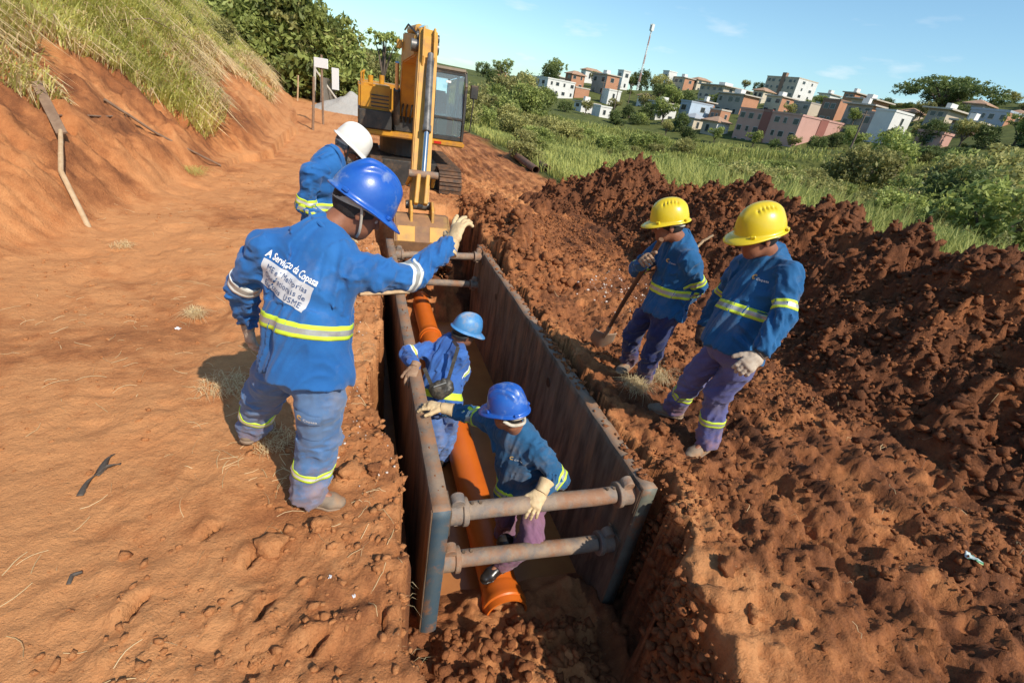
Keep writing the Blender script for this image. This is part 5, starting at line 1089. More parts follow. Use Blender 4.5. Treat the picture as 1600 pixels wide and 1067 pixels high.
# cab: pillars, roof, sill, glass
cab = empty('cab', (1.90, 12.1, .98)); cab.parent = ex_; cab.matrix_parent_inverse = parent_inv(ex_)
cb = [(1.54, 2.28)]; x0, x1 = 1.54, 2.27; yF, yB = 11.36, 12.95; zT = 2.36
fr_ = [(yF+.02, .98), (yF, 1.35), (yF+.03, 2.05), (yF+.22, zT-.03), (yB, zT-.03), (yB, .98)]
for xx in (x0+.03, x1-.03):
    m = MB(); 
    for a, b in zip(fr_, fr_[1:]+fr_[:1]): m.bar((xx, *a), (xx, *b), .06, .055, (1, 0, 0))
    m.bar((xx, yF+.75, 1.0), (xx, yF+.75, zT-.05), .06, .055, (1, 0, 0)); m.build('cab_frame', M_blk, cab, bevel=.008)
m = MB(); m.bb(np.array((x0+.01, yF+.12, zT-.05)), np.array((x1-.01, yB+.02, zT+.035))); m.build('cab_roof', mat('dusty_cab_roof', (.30, .23, .16), .7, (.2, .16, .12), 6), cab, bevel=.035, seg=2)
for lo_, hi_ in (((.01, .98), (.05, 1.06)), ((-.01, 1.40), (.03, 1.445)), ((.16, 2.26), (.21, 2.32))): m = MB(); m.bb(np.array((x0+.05, yF+lo_[0], lo_[1])), np.array((x1-.05, yF+hi_[0], hi_[1]))); m.build('cab_crossbar', M_blk, cab, bevel=.006)
for z0_, z1_, ya, yb in ((1.07, 1.40, yF+.02, yF+.01), (1.45, 2.26, yF+.012, yF+.15)):
    m = MB(); m.add([(x0+.06, ya, z0_), (x1-.06, ya, z0_), (x1-.06, yb, z1_), (x0+.06, yb, z1_)], [(0, 1, 2, 3)]); m.build('windscreen', M_glass, cab)
for xx in (x0+.03, x1-.03):
    m = MB(); m.add([(xx, yF+.06, 1.05), (xx, yB-.05, 1.05), (xx, yB-.05, 2.28), (xx, yF+.24, 2.28), (xx, yF+.06, 2.0)], [(0, 1, 2, 3, 4)]); m.build('side_window', M_glass, cab)
m = MB(); m.bb(np.array((x0+.1, yB-.09, 1.0)), np.array((x1-.1, yB-.03, 1.7))); m.bb(np.array((x0+.02, yF+.1, .98)), np.array((x1-.02, yB, 1.02))); m.build('cab_back', M_cabin, cab)
m = MB(); m.bb(np.array((1.72, 12.2, 1.02)), np.array((2.12, 12.6, 1.4))); m.bb(np.array((1.72, 12.5, 1.38)), np.array((2.12, 12.62, 2.0))); m.build('driver_seat', M_seat, cab, bevel=.04, seg=2)
m = MB(); m.bb(np.array((1.68, 11.5, 1.02)), np.array((1.9, 11.62, 1.5))); m.tube([(1.7, 11.8, 1.35), (1.7, 11.75, 1.65)], .015, 8); m.tube([(2.15, 11.8, 1.35), (2.15, 11.75, 1.65)], .015, 8); m.build('console', M_cabin, cab)
m = MB(); m.bb(np.array((1.8, yF-.004, 2.1)), np.array((1.9, yF+.03, 2.14))); m.build('sticker', M_print, cab)
m = MB(); m.tube([(2.28, 11.5, 1.15), (2.40, 11.38, 1.2), (2.42, 11.36, 1.95), (2.34, 11.42, 2.05)], .014, 8); m.build('mirror_arm', M_blk, ex_, smooth=True)
m = MB(); m.bb(np.array((2.33, 11.35, 1.86)), np.array((2.5, 11.41, 2.13))); m.build('mirror', M_blk, ex_, bevel=.02)
m = MB(); m.bb(np.array((1.62, 11.288, .89)), np.array((1.78, 11.302, .94))); m.build('reflector', mat('red_reflector', (.5, .02, .01), .3), ex_)
# boom, arm, linkage, bucket; the working gear lies in the plane x = EX-ish, y/z profile
B0 = np.array((1.08, 12.2, 1.12)); BK = np.array((1.0, 10.75, 2.55)); A0 = np.array((1.06, 9.15, 2.55)); AT = np.array(aty(669, 52, 9.25)); AB = np.array((.93, 7.62, .33))
m = MB()
for pa, pb, wa, wb in ((B0, BK, .34, .50), (BK, A0, .50, .30)):
    d_ = nrm(pb-pa); sx_ = np.array((1., 0, 0)); nn = nrm(np.cross(sx_, d_)); W2 = .17
    V = [pa+sx_*sg*W2+nn*q*wa/2 for sg in (-1, 1) for q in (-1, 1)]+[pb+sx_*sg*W2+nn*q*wb/2 for sg in (-1, 1) for q in (-1, 1)]
    m.add(V, [(0, 1, 3, 2), (4, 6, 7, 5), (0, 4, 5, 1), (2, 3, 7, 6), (0, 2, 6, 4), (1, 5, 7, 3)])
bo_ = m.build('boom', M_yeld, ex_, bevel=.02, seg=2)
for (pp, r_, w_) in ((B0, .10, .46), (A0, .09, .44)): m = MB(); m.tube([pp-np.array((w_/2, 0, 0)), pp+np.array((w_/2, 0, 0))], r_, 18); m.build('pin', M_cyl, bo_, smooth=True)
for sg in (-1, 1):                     # boom rams
    a = np.array((EX-.06+sg*.27, 11.6, 1.15)); b = BK+np.array((sg*.24, .25, -.25)); q = MB(); mid = a+(b-a)*.58; q.tube([a, mid], .07, 16); bc = q.build('boom_cylinder', M_blk, ex_, smooth=True); q = MB(); q.tube([mid, b], .04, 14); q.build('piston_rod', M_chrome, bc, smooth=True)
q = MB(); a = BK+np.array((0, .35, .32)); b = AT+np.array((-.02, .12, .08)); mid = a+(b-a)*.6; q.tube([a, mid], .075, 16); bc = q.build('arm_cylinder', M_yeld, ex_, smooth=True); q = MB(); q.tube([mid, b], .04, 14); q.build('piston_rod', M_chrome, bc, smooth=True)
# arm: deep at the pivot, slender at the bucket
ad = nrm(AB-AT); nn = nrm(np.cross((1., 0, 0), ad)); L_ = np.linalg.norm(AB-AT)
if nn[1] > 0: nn = -nn                  # towards the camera
prof = [(0, .10), (.18, .16), (.62, .20), (L_*.6, .12), (L_, .09), (L_+.05, 0), (L_, -.10), (L_*.6, -.16), (.62, -.30), (.18, -.10), (0, -.06)]
m = MB(); m.prism(prof, AT, ad, nn, nrm(np.cross(ad, nn)), .29); ar = m.build('arm', M_yeld, ex_, bevel=.02, seg=2)
for t_, w_ in ((.1, .36), (L_-.02, .40)): m = MB(); c_ = AT+ad*t_+nn*.02; m.tube([c_-np.array((w_/2, 0, 0)), c_+np.array((w_/2, 0, 0))], .065, 16); m.build('pin', M_cyl, ar, smooth=True)
for sg in (-1, 1): m = MB(); m.prism([(.02, .12), (.1, .26), (.62, .30), (.72, .20)], AT+np.array((sg*.085, 0, 0)), ad, nn, nrm(np.cross(ad, nn)), .03); m.build('bracket', M_yeld, ar, bevel=.005)
c0 = AT+ad*.66+nn*.27+np.array((.03, 0, 0)); c1 = AT+ad*(L_*.62)+nn*.27+np.array((.03, 0, 0)); c2 = AT+ad*(L_-.42)+nn*.25+np.array((.02, 0, 0))
m = MB(); m.tube([c0, c1], .056, 18); m.tube([c1-ad*.08, c1+ad*.02], .068, 18); m.tube([c0-ad*.1, c0], .05, 14); kc = m.build('bucket_cylinder', M_cyl, ex_, smooth=True)
m = MB(); m.tube([c1, c2], .042, 16); m.build('piston_rod', M_chrome, kc, smooth=True)
for sg in (-1, 1):                     # rocker links and tipping link
    q = MB(); q.bar(AT+ad*(L_-.36)+np.array((sg*.19, 0, 0)), c2+np.array((sg*.17, 0, 0)), .05, .09, nn); q.build('rocker_link', M_yeld, ex_, bevel=.01)
q = MB(); q.tube([c2-np.array((.22, 0, 0)), c2+np.array((.22, 0, 0))], .055, 16); q.build('link_pin', M_strut, ex_, smooth=True)
for sg in (-1, 1): q = MB(); q.bar(c2+np.array((sg*.07, 0, 0)), AB+nn*.26+ad*.06+np.array((sg*.07, 0, 0)), .06, .10, nn); q.build('tipping_link', M_yeld, ex_, bevel=.01)
# bucket, curled: profile in the y/z plane, wide along x
bc0 = np.array((.955, 7.52, .0)); wB = .80
outer = [(-.16, .22), (.10, .26), (.30, .14), (.40, -.08), (.34, -.30), (.12, -.44), (-.14, -.44), (-.36, -.36)]
inner = [(-.32, -.335), (-.13, -.40), (.11, -.40), (.30, -.275), (.36, -.08), (.27, .11), (.09, .22), (-.14, .185)]
# open towards -y (the camera): shell strip plus two cheeks
m = MB(); P_ = outer+inner; k = len(outer)
V = [(bc0[0]+sg*wB/2, bc0[1]-a, bc0[2]+b) for sg in (-1, 1) for a, b in outer]+[(bc0[0]+sg*(wB/2-.02), bc0[1]-a, bc0[2]+b) for sg in (-1, 1) for a, b in inner[::-1]]
F = [(i, i+1, k+i+1, k+i) for i in range(k-1)]+[(2*k+i, 3*k+i, 3*k+i+1, 2*k+i+1) for i in range(k-1)]
m.add(V, F); bu = m.build('bucket', M_bucket, ex_)
for sg in (-1, 1): q = MB(); q.prism(outer, (bc0[0]+sg*wB/2, bc0[1], bc0[2]), (0, -1, 0), (0, 0, 1), (1, 0, 0), .035); q.build('cheek_plate', M_bucket, bu, bevel=.006)
for k in range(5): q = MB(); q.prism([(-.36, -.37), (-.50, -.345), (-.36, -.30), (-.26, -.33)], (bc0[0]-.32+.16*k, bc0[1], bc0[2]), (0, -1, 0), (0, 0, 1), (1, 0, 0), .07); q.build('tooth', M_bucket, bu, bevel=.008)
for sg in (-1, 1): q = MB(); q.prism([(-.15, .18), (-.10, .42), (.06, .46), (.2, .34), (.24, .16)], (bc0[0]+sg*.16, bc0[1]+.0, bc0[2]), (0, -1, 0), (0, 0, 1), (1, 0, 0), .04); q.build('ear', M_yeld, bu, bevel=.008)
for sg in (-1, 1): q = MB(); q.bar((bc0[0]+sg*.24, bc0[1]-.30, .13), (bc0[0]+sg*.24, bc0[1]-.395, -.08), .26, .02, (0, -1, .4)); q.build('wear_plate', M_yeld, bu, bevel=.005)
# back wall of soil in the bucket
q = [(bc0[0]+x, bc0[1]+y, bc0[2]+z) for x, y, z in zip(rng.uniform(-.5, .42, 160), rng.uniform(-.62, -.3, 160), rng.uniform(-.62, -.32, 160))]
clod_field('bucket_soil', 'loose dark soil heaped against the excavator bucket', np.array(q), rng.uniform(.02, .08, 160), M_heap, ICO1)
# hoses along the boom foot and the arm
for k in range(6):
    q = MB(); x_ = .86+.09*k; q.tube([(x_, 11.74, 1.2), (x_-.02, 11.5, 1.35+.05*(k % 3)), (x_+.01, 11.46, 1.62), (x_+.02, 11.6, 1.85)], .019, 8); q.build('hose', M_rubber, ex_, smooth=True)
for sg in (-1, 1): q = MB(); q.tube([BK+np.array((sg*.13, .1, .3)), BK+np.array((sg*.13, -.6, .34)), AT+np.array((sg*.12, .45, -.02)), AT+np.array((sg*.12, .2, -.2))], .016, 8); q.build('hose', M_rubber, ex_, smooth=True)
q = MB(); q.bb(BK+np.array((-.28, -.1, -.02)), BK+np.array((-.19, .06, .12))); q.build('work_lamp', M_yeld, ex_, bevel=.01)
# ================================================================ vegetation
def pixf(p):
    v = np.asarray(p, float)-CAM; z = v @ CF; return np.array([800+FPX*(v @ CR)/z, 533.5-FPX*(v @ CU)/z])
VPN = np.array([800+FPX*(-CR[2])/(-CF[2]), 533.5-FPX*(-CU[2])/(-CF[2])])
M_gr = leafmat('bank_grass', (.42, .41, .11), (.78, .75, .27), .5); M_dry = leafmat('dry_grass', (.50, .38, .20), (.85, .70, .42), .4); M_reed = leafmat('field_reeds', (.17, .18, .045), (.50, .50, .15), .5)
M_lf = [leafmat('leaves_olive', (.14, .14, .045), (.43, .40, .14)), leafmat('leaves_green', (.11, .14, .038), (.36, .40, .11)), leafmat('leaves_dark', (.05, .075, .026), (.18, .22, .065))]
M_bark = mat('grey_bark', (.16, .12, .09), .9, (.09, .065, .05), 9, bump=.01, bscale=20)
def blades(R, hgt, wid, lean, az, droop=.5, shade=None):
    """R (n,3) roots -> bent grass blades, 3 triangles each"""
    n = len(R); d = np.stack([np.cos(az), np.sin(az), 0*az], -1); s = np.stack([-np.sin(az+rng.uniform(-1.5, 1.5, n)), np.cos(az), 0*az], -1); up = np.array([0, 0, 1.])
    h, l = hgt[:, None], lean[:, None]; m1 = R+up*h*.55+d*h*l*.35; tp = R+up*h*(1-droop*l)+d*h*l*1.0; wv = wid[:, None]*s
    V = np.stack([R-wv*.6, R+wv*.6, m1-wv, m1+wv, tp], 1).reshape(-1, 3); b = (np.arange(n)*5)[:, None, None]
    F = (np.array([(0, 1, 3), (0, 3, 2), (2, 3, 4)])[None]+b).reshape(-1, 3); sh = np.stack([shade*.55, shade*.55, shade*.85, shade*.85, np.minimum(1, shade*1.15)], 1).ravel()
    return V, F, sh
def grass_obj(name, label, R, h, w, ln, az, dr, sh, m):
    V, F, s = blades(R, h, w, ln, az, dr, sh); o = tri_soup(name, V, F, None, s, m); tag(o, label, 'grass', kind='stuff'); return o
# bank: bright grass above, straw-coloured overhang at its lower edge
n = 170000; y = rng.uniform(3.5, 34, n); x = np.interp(y, XT_Y, XT_X)-rng.uniform(.6, 7.5, n); b_, d_ = bank(x, y)
gl = 1.55+.75*noise(y*.55, x*.3, s=101)+.35*noise(y*1.7, x*1.3, s=102)-1.0*np.exp(-((y-12.8)/2.2)**2)-.55*sstep(13, 16, y)+.7*np.exp(-((y-10.)/1.0)**2)
k = (d_ > gl) & (rng.uniform(0, 1, n) < np.clip(1.5-(y-4)/26, .25, 1)); x, y, d_, gl = x[k], y[k], d_[k], gl[k]; z = ground_h(x, y)
sh = np.clip(.55+.4*noise(x*1.3, y*1.3, s=103)+rng.uniform(-.25, .25, len(x)), .05, 1); hh = rng.uniform(.16, .5, len(x))*(1+.5*noise(x*.8, y*.8, s=104))*(1+.012*y)
dry = rng.uniform(0, 1, len(x)) < np.clip(1.15-(d_-gl)/1.4, .28, .92)*np.clip(.75+.6*noise(x*.6, y*.6, s=105), 0.1, 1)
R = np.stack([x, y, z-.02], -1); az = rng.uniform(-1.9, 1.9, len(x))
for m_, nm, lb, mt, dr in ((~dry, 'bank_grass', 'bright yellow green grass covering the upper bank', M_gr, .45), (dry, 'dry_bank_grass', 'dry straw coloured grass hanging over the edge of the earth bank', M_dry, .95)):
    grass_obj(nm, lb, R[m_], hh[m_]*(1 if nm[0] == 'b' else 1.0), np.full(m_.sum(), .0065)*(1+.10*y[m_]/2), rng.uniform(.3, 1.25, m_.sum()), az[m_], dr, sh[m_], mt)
# field right of the site
n = 105000; u = rng.uniform(0, 1, n); D = 9+u**1.7*85; A = np.radians(rng.uniform(2, 84, n)); x, y = D*np.sin(A), D*np.cos(A)
k = (((x > 8.3+.5*noise(x*.4, y*.4, s=111)) | ((x > 6.9+.05*(y-14)+.6*noise(x*.7, y*.5, s=112)) & (y > 12.5))) & (x > np.where(y > 12.5, 6.7+.05*(y-14), 0))); x, y, D = x[k], y[k], D[k]; z = ground_h(x, y, False)
tall = np.clip(.5+.9*noise(x*.16, y*.16, s=113), .12, 1); low = sstep(3.6, 6.5, x)*1.; nearroad = ((x < 9.2+.04*(y-14)) & (y > 13)); tall = np.where(nearroad, .22, tall)
sh = np.clip(.5+.35*noise(x*.22, y*.22, s=114)+.25*noise(x*.9, y*.9, s=115)+rng.uniform(-.22, .22, len(x)), .03, 1); sh = np.where(nearroad, np.clip(sh+.25, 0, 1), sh)
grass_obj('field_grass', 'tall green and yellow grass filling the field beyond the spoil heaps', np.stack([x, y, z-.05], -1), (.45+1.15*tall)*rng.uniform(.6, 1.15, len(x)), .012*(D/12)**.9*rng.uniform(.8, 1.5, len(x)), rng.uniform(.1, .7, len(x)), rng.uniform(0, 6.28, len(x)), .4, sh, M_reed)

def crown_mesh(name, blobs, nleaf, ls, seed, flat=.0, gap=.25):
    """leaf cloud: blobs = (centre, radii); leaves sit in clumps near the blob shells"""
    g = np.random.default_rng(seed); C = []; SH = []; tot = sum(b[1][0]*b[1][1]+b[1][2]*b[1][0] for b in blobs)
    for c, r in blobs:
        nb = int(nleaf*(r[0]*r[1]+r[2]*r[0])/tot); nc = max(8, nb//26); d = g.normal(size=(nc, 3)); d /= np.linalg.norm(d, axis=1)[:, None]
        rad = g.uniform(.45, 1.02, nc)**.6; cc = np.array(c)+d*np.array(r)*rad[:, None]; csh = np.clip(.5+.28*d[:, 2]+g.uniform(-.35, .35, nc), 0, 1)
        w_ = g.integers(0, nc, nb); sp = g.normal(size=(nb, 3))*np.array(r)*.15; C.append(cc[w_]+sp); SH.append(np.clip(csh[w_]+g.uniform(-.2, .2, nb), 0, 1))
    C = np.concatenate(C); SH = np.concatenate(SH); n = len(C); a = g.normal(size=(n, 3)); a[:, 2] *= (1-flat); a /= np.linalg.norm(a, axis=1)[:, None]
    b = g.normal(size=(n, 3)); b -= a*(a*b).sum(1)[:, None]; b /= np.linalg.norm(b, axis=1)[:, None]; s = ls*g.uniform(.6, 1.4, n)[:, None]
    V = np.stack([C-a*s, C+b*s*.45-np.array([0, 0, 1])*s*.1, C+a*s, C-b*s*.45-np.array([0, 0, 1])*s*.1], 1).reshape(-1, 3); F = np.arange(4*n).reshape(-1, 4)
    me = np_mesh(name, V, F); set_attr(me, 'shade', np.repeat(SH, 4)); me.polygons.foreach_set('use_smooth', np.ones(n, bool)); return me
def trunk_mesh(name, h, r, limbs, seed):
    g = np.random.default_rng(seed); m = MB(); P = [np.array((0, 0, -.4)), np.array((g.uniform(-.05, .05)*h, g.uniform(-.05, .05)*h, h*.5)), np.array((g.uniform(-.06, .06)*h, 0, h))]; m.tube(P, [r*1.2, r*.85, r*.4], 8)
    for (c) in limbs: m.tube([P[1]*.9, (P[1]+np.array(c))/2+np.array((0, 0, .04*h)), np.array(c)], [r*.55, r*.35, r*.12], 6)
    me = bpy.data.meshes.new(name); me.from_pydata(m.V, [], m.F); me.update(); return me
def proto(kind, seed):
    """unit-height plants: returns (trunk mesh, crown mesh)"""
    g = np.random.default_rng(seed)
    if kind == 'shrub':
        bl = [((g.uniform(-.3, .3), g.uniform(-.3, .3), g.uniform(.25, .62)), (g.uniform(.2, .36),)*2+(g.uniform(.2, .34),)) for _ in range(7)]; t, nl, ls = .35, 3000, .035
    elif kind == 'wisp':
        bl = [((g.uniform(-.22, .22), g.uniform(-.22, .22), g.uniform(.2, .85)), (g.uniform(.08, .17),)*2+(g.uniform(.12, .24),)) for _ in range(9)]; t, nl, ls = .7, 2200, .032
    elif kind == 'tree':
        bl = [((g.uniform(-.3, .3), g.uniform(-.3, .3), g.uniform(.5, .85)), (g.uniform(.15, .27),)*2+(g.uniform(.12, .2),)) for _ in range(9)]; t, nl, ls = .6, 3400, .03
    elif kind == 'slim':
        bl = [((g.uniform(-.26, .26), g.uniform(-.26, .26), g.uniform(.58, .95)), (g.uniform(.08, .15),)*2+(g.uniform(.05, .09),)) for _ in range(9)]; t, nl, ls = .8, 1300, .026
    elif kind == 'umbrella':
        bl = [((.95*math.cos(a)*q, .95*math.sin(a)*q, .82-.22*q*q+g.uniform(-.05, .05)), (.30, .30, .13)) for q in (.15, .55, .9) for a in np.linspace(0, 6.28, 3+int(8*q))[:-1]+q*3]; t, nl, ls = .65, 7000, .03
    tm = trunk_mesh('trunk', t, .035 if kind != 'umbrella' else .06, [b[0] for b in bl[:7]], seed); tm.materials.append(M_bark)
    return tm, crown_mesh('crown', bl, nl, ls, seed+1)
PROTO = {}
def plant(kind, var, mi, loc, h, w, label, name, group, cat='tree', rz=None):
    key = (kind, var, mi)
    if key not in PROTO:
        k0 = [q for q in PROTO if q[:2] == key[:2]]
        if k0: tm, cm = PROTO[k0[0]]; cm = cm.copy(); cm.materials.clear()
        else: tm, cm = proto(kind, 200+var*7+len(kind))
        cm.materials.append(M_lf[mi]); PROTO[key] = (tm, cm)
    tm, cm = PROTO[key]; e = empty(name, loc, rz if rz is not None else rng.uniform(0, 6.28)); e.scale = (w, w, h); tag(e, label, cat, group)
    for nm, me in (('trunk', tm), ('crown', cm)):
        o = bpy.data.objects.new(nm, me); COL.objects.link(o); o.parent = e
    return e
# shrubs and trees on the left bank
def on_ground(px, D):
    a = ray(px, 300)[:2]; a = a/np.hypot(*a)*D; return (a[0], a[1], float(ground_h(a[0], a[1], False)))
LB = {'shrub': 'bushy green shrub growing along the top of the earth bank', 'wisp': 'thin wispy shrub rooted in the grass of the earth bank', 'tree': 'leafy tree rising above the bank shrubs'}
for i, (px, py, hp, kd, mi) in enumerate(((300, 62, 34, 'wisp', 0), (340, 78, 44, 'shrub', 0), (372, 60, 46, 'shrub', 0), (398, 92, 46, 'shrub', 0), (425, 104, 50, 'shrub', 0), (400, 50, 60, 'shrub', 1), (430, 70, 62, 'shrub', 1), (452, 112, 50, 'shrub', 0), (462, 84, 64, 'shrub', 1), (478, 112, 52, 'shrub', 1), (488, 90, 68, 'shrub', 1), (440, 40, 58, 'tree', 1), (470, 58, 66, 'shrub', 0), (500, 112, 50, 'shrub', 0), (355, 35, 44, 'wisp', 0), (330, 25, 40, 'wisp', 0), (503, 100, 62, 'tree', 1), (515, 110, 50, 'shrub', 1), (530, 112, 44, 'shrub', 0), (545, 112, 36, 'shrub', 1), (395, 20, 90, 'shrub', 1), (420, 45, 110, 'shrub', 1), (440, 62, 120, 'tree', 0), (458, 80, 125, 'shrub', 1), (478, 98, 130, 'tree', 1), (492, 104, 108, 'shrub', 0), (507, 108, 98, 'shrub', 1), (520, 110, 84, 'shrub', 1), (534, 112, 66, 'shrub', 0), (548, 113, 54, 'shrub', 1), (375, 5, 60, 'shrub', 0))):
    p = march(px, py, 4., 90.)
    if p is None: p = atd(px, py, 40.); p = np.array([p[0], p[1], float(ground_h(p[0], p[1], False))])
    D = math.hypot(p[0], p[1])
    if D > 75: p = on_ground(px, 60.); D = 60.
    h = hp/FPX*D*1.05
    plant(kd, i % 4, mi, (p[0], p[1], p[2]-.05), h, h*(1.0 if kd == 'shrub' else .8), LB[kd], {'shrub': 'shrub', 'wisp': 'wispy_shrub', 'tree': 'tree'}[kd], {'shrub': 'shrubs on the bank', 'wisp': 'wispy shrubs on the bank', 'tree': 'trees on the bank'}[kd], 'tree' if kd == 'tree' else 'shrub')
p = on_ground(594, 46); plant('slim', 0, 1, (p[0], p[1], p[2]), 6.2, 4.6, 'slender tree with a bare forked trunk and sparse crown behind the excavator', 'slender_tree', None)
for i in range(16):   # low trees behind the road end, left and right of the excavator
    px = (545, 560, 575, 588, 602, 615, 735, 750, 762, 775, 788, 800, 720, 745, 770, 820)[i]; D = (75, 90, 80, 100, 85, 95, 60, 75, 90, 70, 100, 85, 48, 52, 60, 95)[i]; p = on_ground(px, D)
    h = (5, 6, 5, 6, 6, 5, 5, 5.5, 7, 5, 7.5, 6, 3.6, 3.2, 3.6, 6)[i]; plant('shrub', i % 4, i % 2, (p[0], p[1], p[2]-.1), h, h*1.0, 'round leafy tree at the far edge of the field beside the excavator', 'leafy_tree', 'leafy trees around the road end')
g2 = np.random.default_rng(5)
def bush_label(kd, h, mi):
    c_ = ('olive', 'green')[mi]; sz = 'small' if h < 1.5 else 'medium' if h < 2.3 else 'large'
    if kd == 'wisp': return sz+' thin upright '+c_+' bush in the tall field grass', 'thin_bush', sz+' thin '+c_+' bushes'
    return sz+' round '+c_+' bush standing in the tall field grass', 'field_bush', sz+' round '+c_+' bushes'
for i in range(190):   # bushes through the valley field
    px = g2.uniform(780, 1650); D = g2.choice([g2.uniform(20, 36), g2.uniform(36, 62), g2.uniform(62, 112)], p=[.14, .26, .60]); p = on_ground(px, D); h = g2.uniform(1.0, 1.9) if D < 36 else g2.uniform(1.5, 3.0)
    yt = np.interp(px, [700, 800, 900, 1000, 1100, 1200, 1300, 1400, 1650], [150, 168, 186, 200, 216, 242, 248, 226, 236]); h = max(.7, min(h, (atd(px+3, yt, D)[2]-p[2])*1.1))
    kd = 'wisp' if (D < 36 and i % 2) else 'shrub'; mi_ = int(g2.integers(0, 2)); plant(kd, i % 4, mi_, (p[0], p[1], p[2]-.1), h, h*(1.25 if kd == 'shrub' else .8), *bush_label(kd, h, mi_), 'bush')
rt = [(1310, 88, 6.5), (1345, 84, 7.5), (1385, 80, 7.5), (1420, 90, 7), (1460, 70, 6.5), (1500, 76, 7.5), (1545, 72, 7.5), (1585, 66, 7.5), (1620, 60, 7.5), (1560, 52, 5.5), (1600, 44, 5.), (1640, 50, 6), (1480, 92, 6.5), (1530, 95, 7), (1590, 88, 7.5), (1370, 98, 6), (1330, 70, 5), (1440, 60, 4.5), (1500, 50, 4), (1625, 36, 3.6), (1585, 30, 2.8)]
for i, (px, D, h) in enumerate(rt):
    p = on_ground(px, D); yt = np.interp(px, [1290, 1400, 1450, 1500, 1560, 1650], [226, 208, 220, 228, 222, 222])+(0 if D > 64 else 34)+10*math.sin(i*2.3); h = max(1.6, atd(px+4, yt, D)[2]-p[2])*1.12; plant('shrub', i % 4, (2, 0, 1)[i % 3], (p[0], p[1], p[2]-.1), h, max(h, 4.)*1.0, ('dark green', 'olive', 'fresh green')[i % 3]+(' tall' if h > 5 else ' low')+' tree in the wood below the right end of town', 'leafy_tree', ('dark green', 'olive', 'fresh green')[i % 3]+(' tall' if h > 5 else ' low')+' trees of the slope wood')
hl_ = [(735, 210, 9), (760, 190, 10), (745, 150, 8), (790, 170, 8), (825, 185, 13), (835, 200, 12), (870, 215, 9), (895, 215, 9), (905, 205, 8), (947, 240, 11), (960, 235, 15), (990, 185, 13), (1000, 180, 12), (1012, 170, 10), (1030, 175, 9), (975, 160, 8), (985, 150, 8), (1005, 140, 9), (955, 150, 6), (930, 155, 6), (1055, 165, 8), (1075, 175, 7), (1040, 130, 7), (1110, 245, 7), (1130, 245, 8), (1150, 245, 10), (1165, 180, 5), (1185, 160, 5), (1395, 200, 12), (1410, 190, 9), (1425, 180, 8), (1380, 150, 6), (1430, 150, 6), (1560, 180, 10), (1575, 185, 9), (1590, 150, 8), (1320, 145, 6), (1285, 140, 5), (1345, 120, 6), (1395, 110, 6), (1270, 118, 5), (1300, 112, 6), (1420, 108, 7), (1460, 105, 6), (1500, 104, 6), (1540, 106, 7), (1580, 104, 7), (1015, 120, 5), (1050, 118, 5.5), (1090, 120, 5), (930, 128, 5), (890, 132, 5), (860, 130, 5), (1150, 116, 5), (1180, 108, 4), (1210, 108, 4), (1245, 106, 4.5), (820, 128, 6), (840, 140, 6)]
for i, (px, D, h) in enumerate(hl_):
    p = on_ground(px, D); h = h*(.72 if D < 215 else .62); nh_ = min(HANCH, key=lambda q: abs(q[1]-px)+.25*abs(q[6]-D)); mi_ = (2, 1, 2, 0)[i % 4]; kd = ('shrub', 'tree')[i % 2]
    plant(kd, i % 4, mi_, (p[0], p[1], p[2]-.3), h, h*.95, ('bushy ' if kd == 'shrub' else 'leafy ')+('dark green', 'green', 'olive')[2-mi_]+' hill tree by the '+' '.join(nh_[0].split()[:8]), 'hill_tree', 'trees between the hill houses')
p = atd(1462, 186, 185); zt_ = atd(1478, 118, 185)[2]; plant('umbrella', 0, 2, (p[0], p[1], p[2]-.5), (zt_-p[2])*1.05, 12.5, 'huge spreading tree with a flat umbrella crown on the hill skyline', 'umbrella_tree', None, rz=.4)
for i in range(78):
    px, D = g2.uniform(800, 1640), g2.uniform(112, 215); p = on_ground(px, D); h = g2.uniform(1.6, 3.6)
    if min(math.hypot(p[0]-q[0]-3, p[1]-q[1]-4) for q in _HP) < 8: continue
    nh_ = min(HANCH, key=lambda q: abs(q[1]-px)+.25*abs(q[6]-D)); mi_ = int(g2.integers(0, 3)); plant('shrub', i % 4, mi_, (p[0], p[1], p[2]-.3), h, h*1.5, 'low '+('olive', 'green', 'dark green')[mi_]+' garden bush by the '+' '.join(nh_[0].split()[:8]), 'garden_bush', 'garden bushes of the hill town', 'bush')

# ================================================================ the town on the hill
def wallm(name, c): return mat(name, c, .85, tuple(q*.86 for q in c), .35, bump=.01, bscale=6)
WM = dict(white=wallm('white_wall', (.66, .65, .62)), pink=wallm('pink_wall', (.52, .30, .25)), red=wallm('dark_red_wall', (.27, .10, .08)), brick=wallm('raw_brick_wall', (.44, .215, .125)), beige=wallm('beige_wall', (.50, .42, .33)), conc=wallm('bare_concrete', (.36, .32, .28)), blue=wallm('pale_blue_wall', (.42, .50, .60)), grey=wallm('grey_blue_wall', (.33, .37, .43)), cream=wallm('cream_wall', (.58, .50, .38)), brown=wallm('brown_wall', (.26, .16, .115)))
RM = dict(tile=mat('clay_tiles', (.40, .26, .17), .85, (.33, .19, .12), 1.2, bump=.02, bscale=4), slab=mat('roof_slab', (.52, .46, .39), .85, (.42, .37, .31), .6), metal=mat('metal_roof', (.40, .41, .43), .5, (.34, .35, .37), .8))
M_pane = mat('dark_window_glass', (.03, .04, .045), .15, (.05, .06, .065), .5); M_frame = mat('window_frame', (.42, .40, .37), .6)
HOUSE_RZ = math.radians(11.5); HX = np.array((math.cos(HOUSE_RZ), math.sin(HOUSE_RZ), 0)); HY = np.array((-math.sin(HOUSE_RZ), math.cos(HOUSE_RZ), 0))
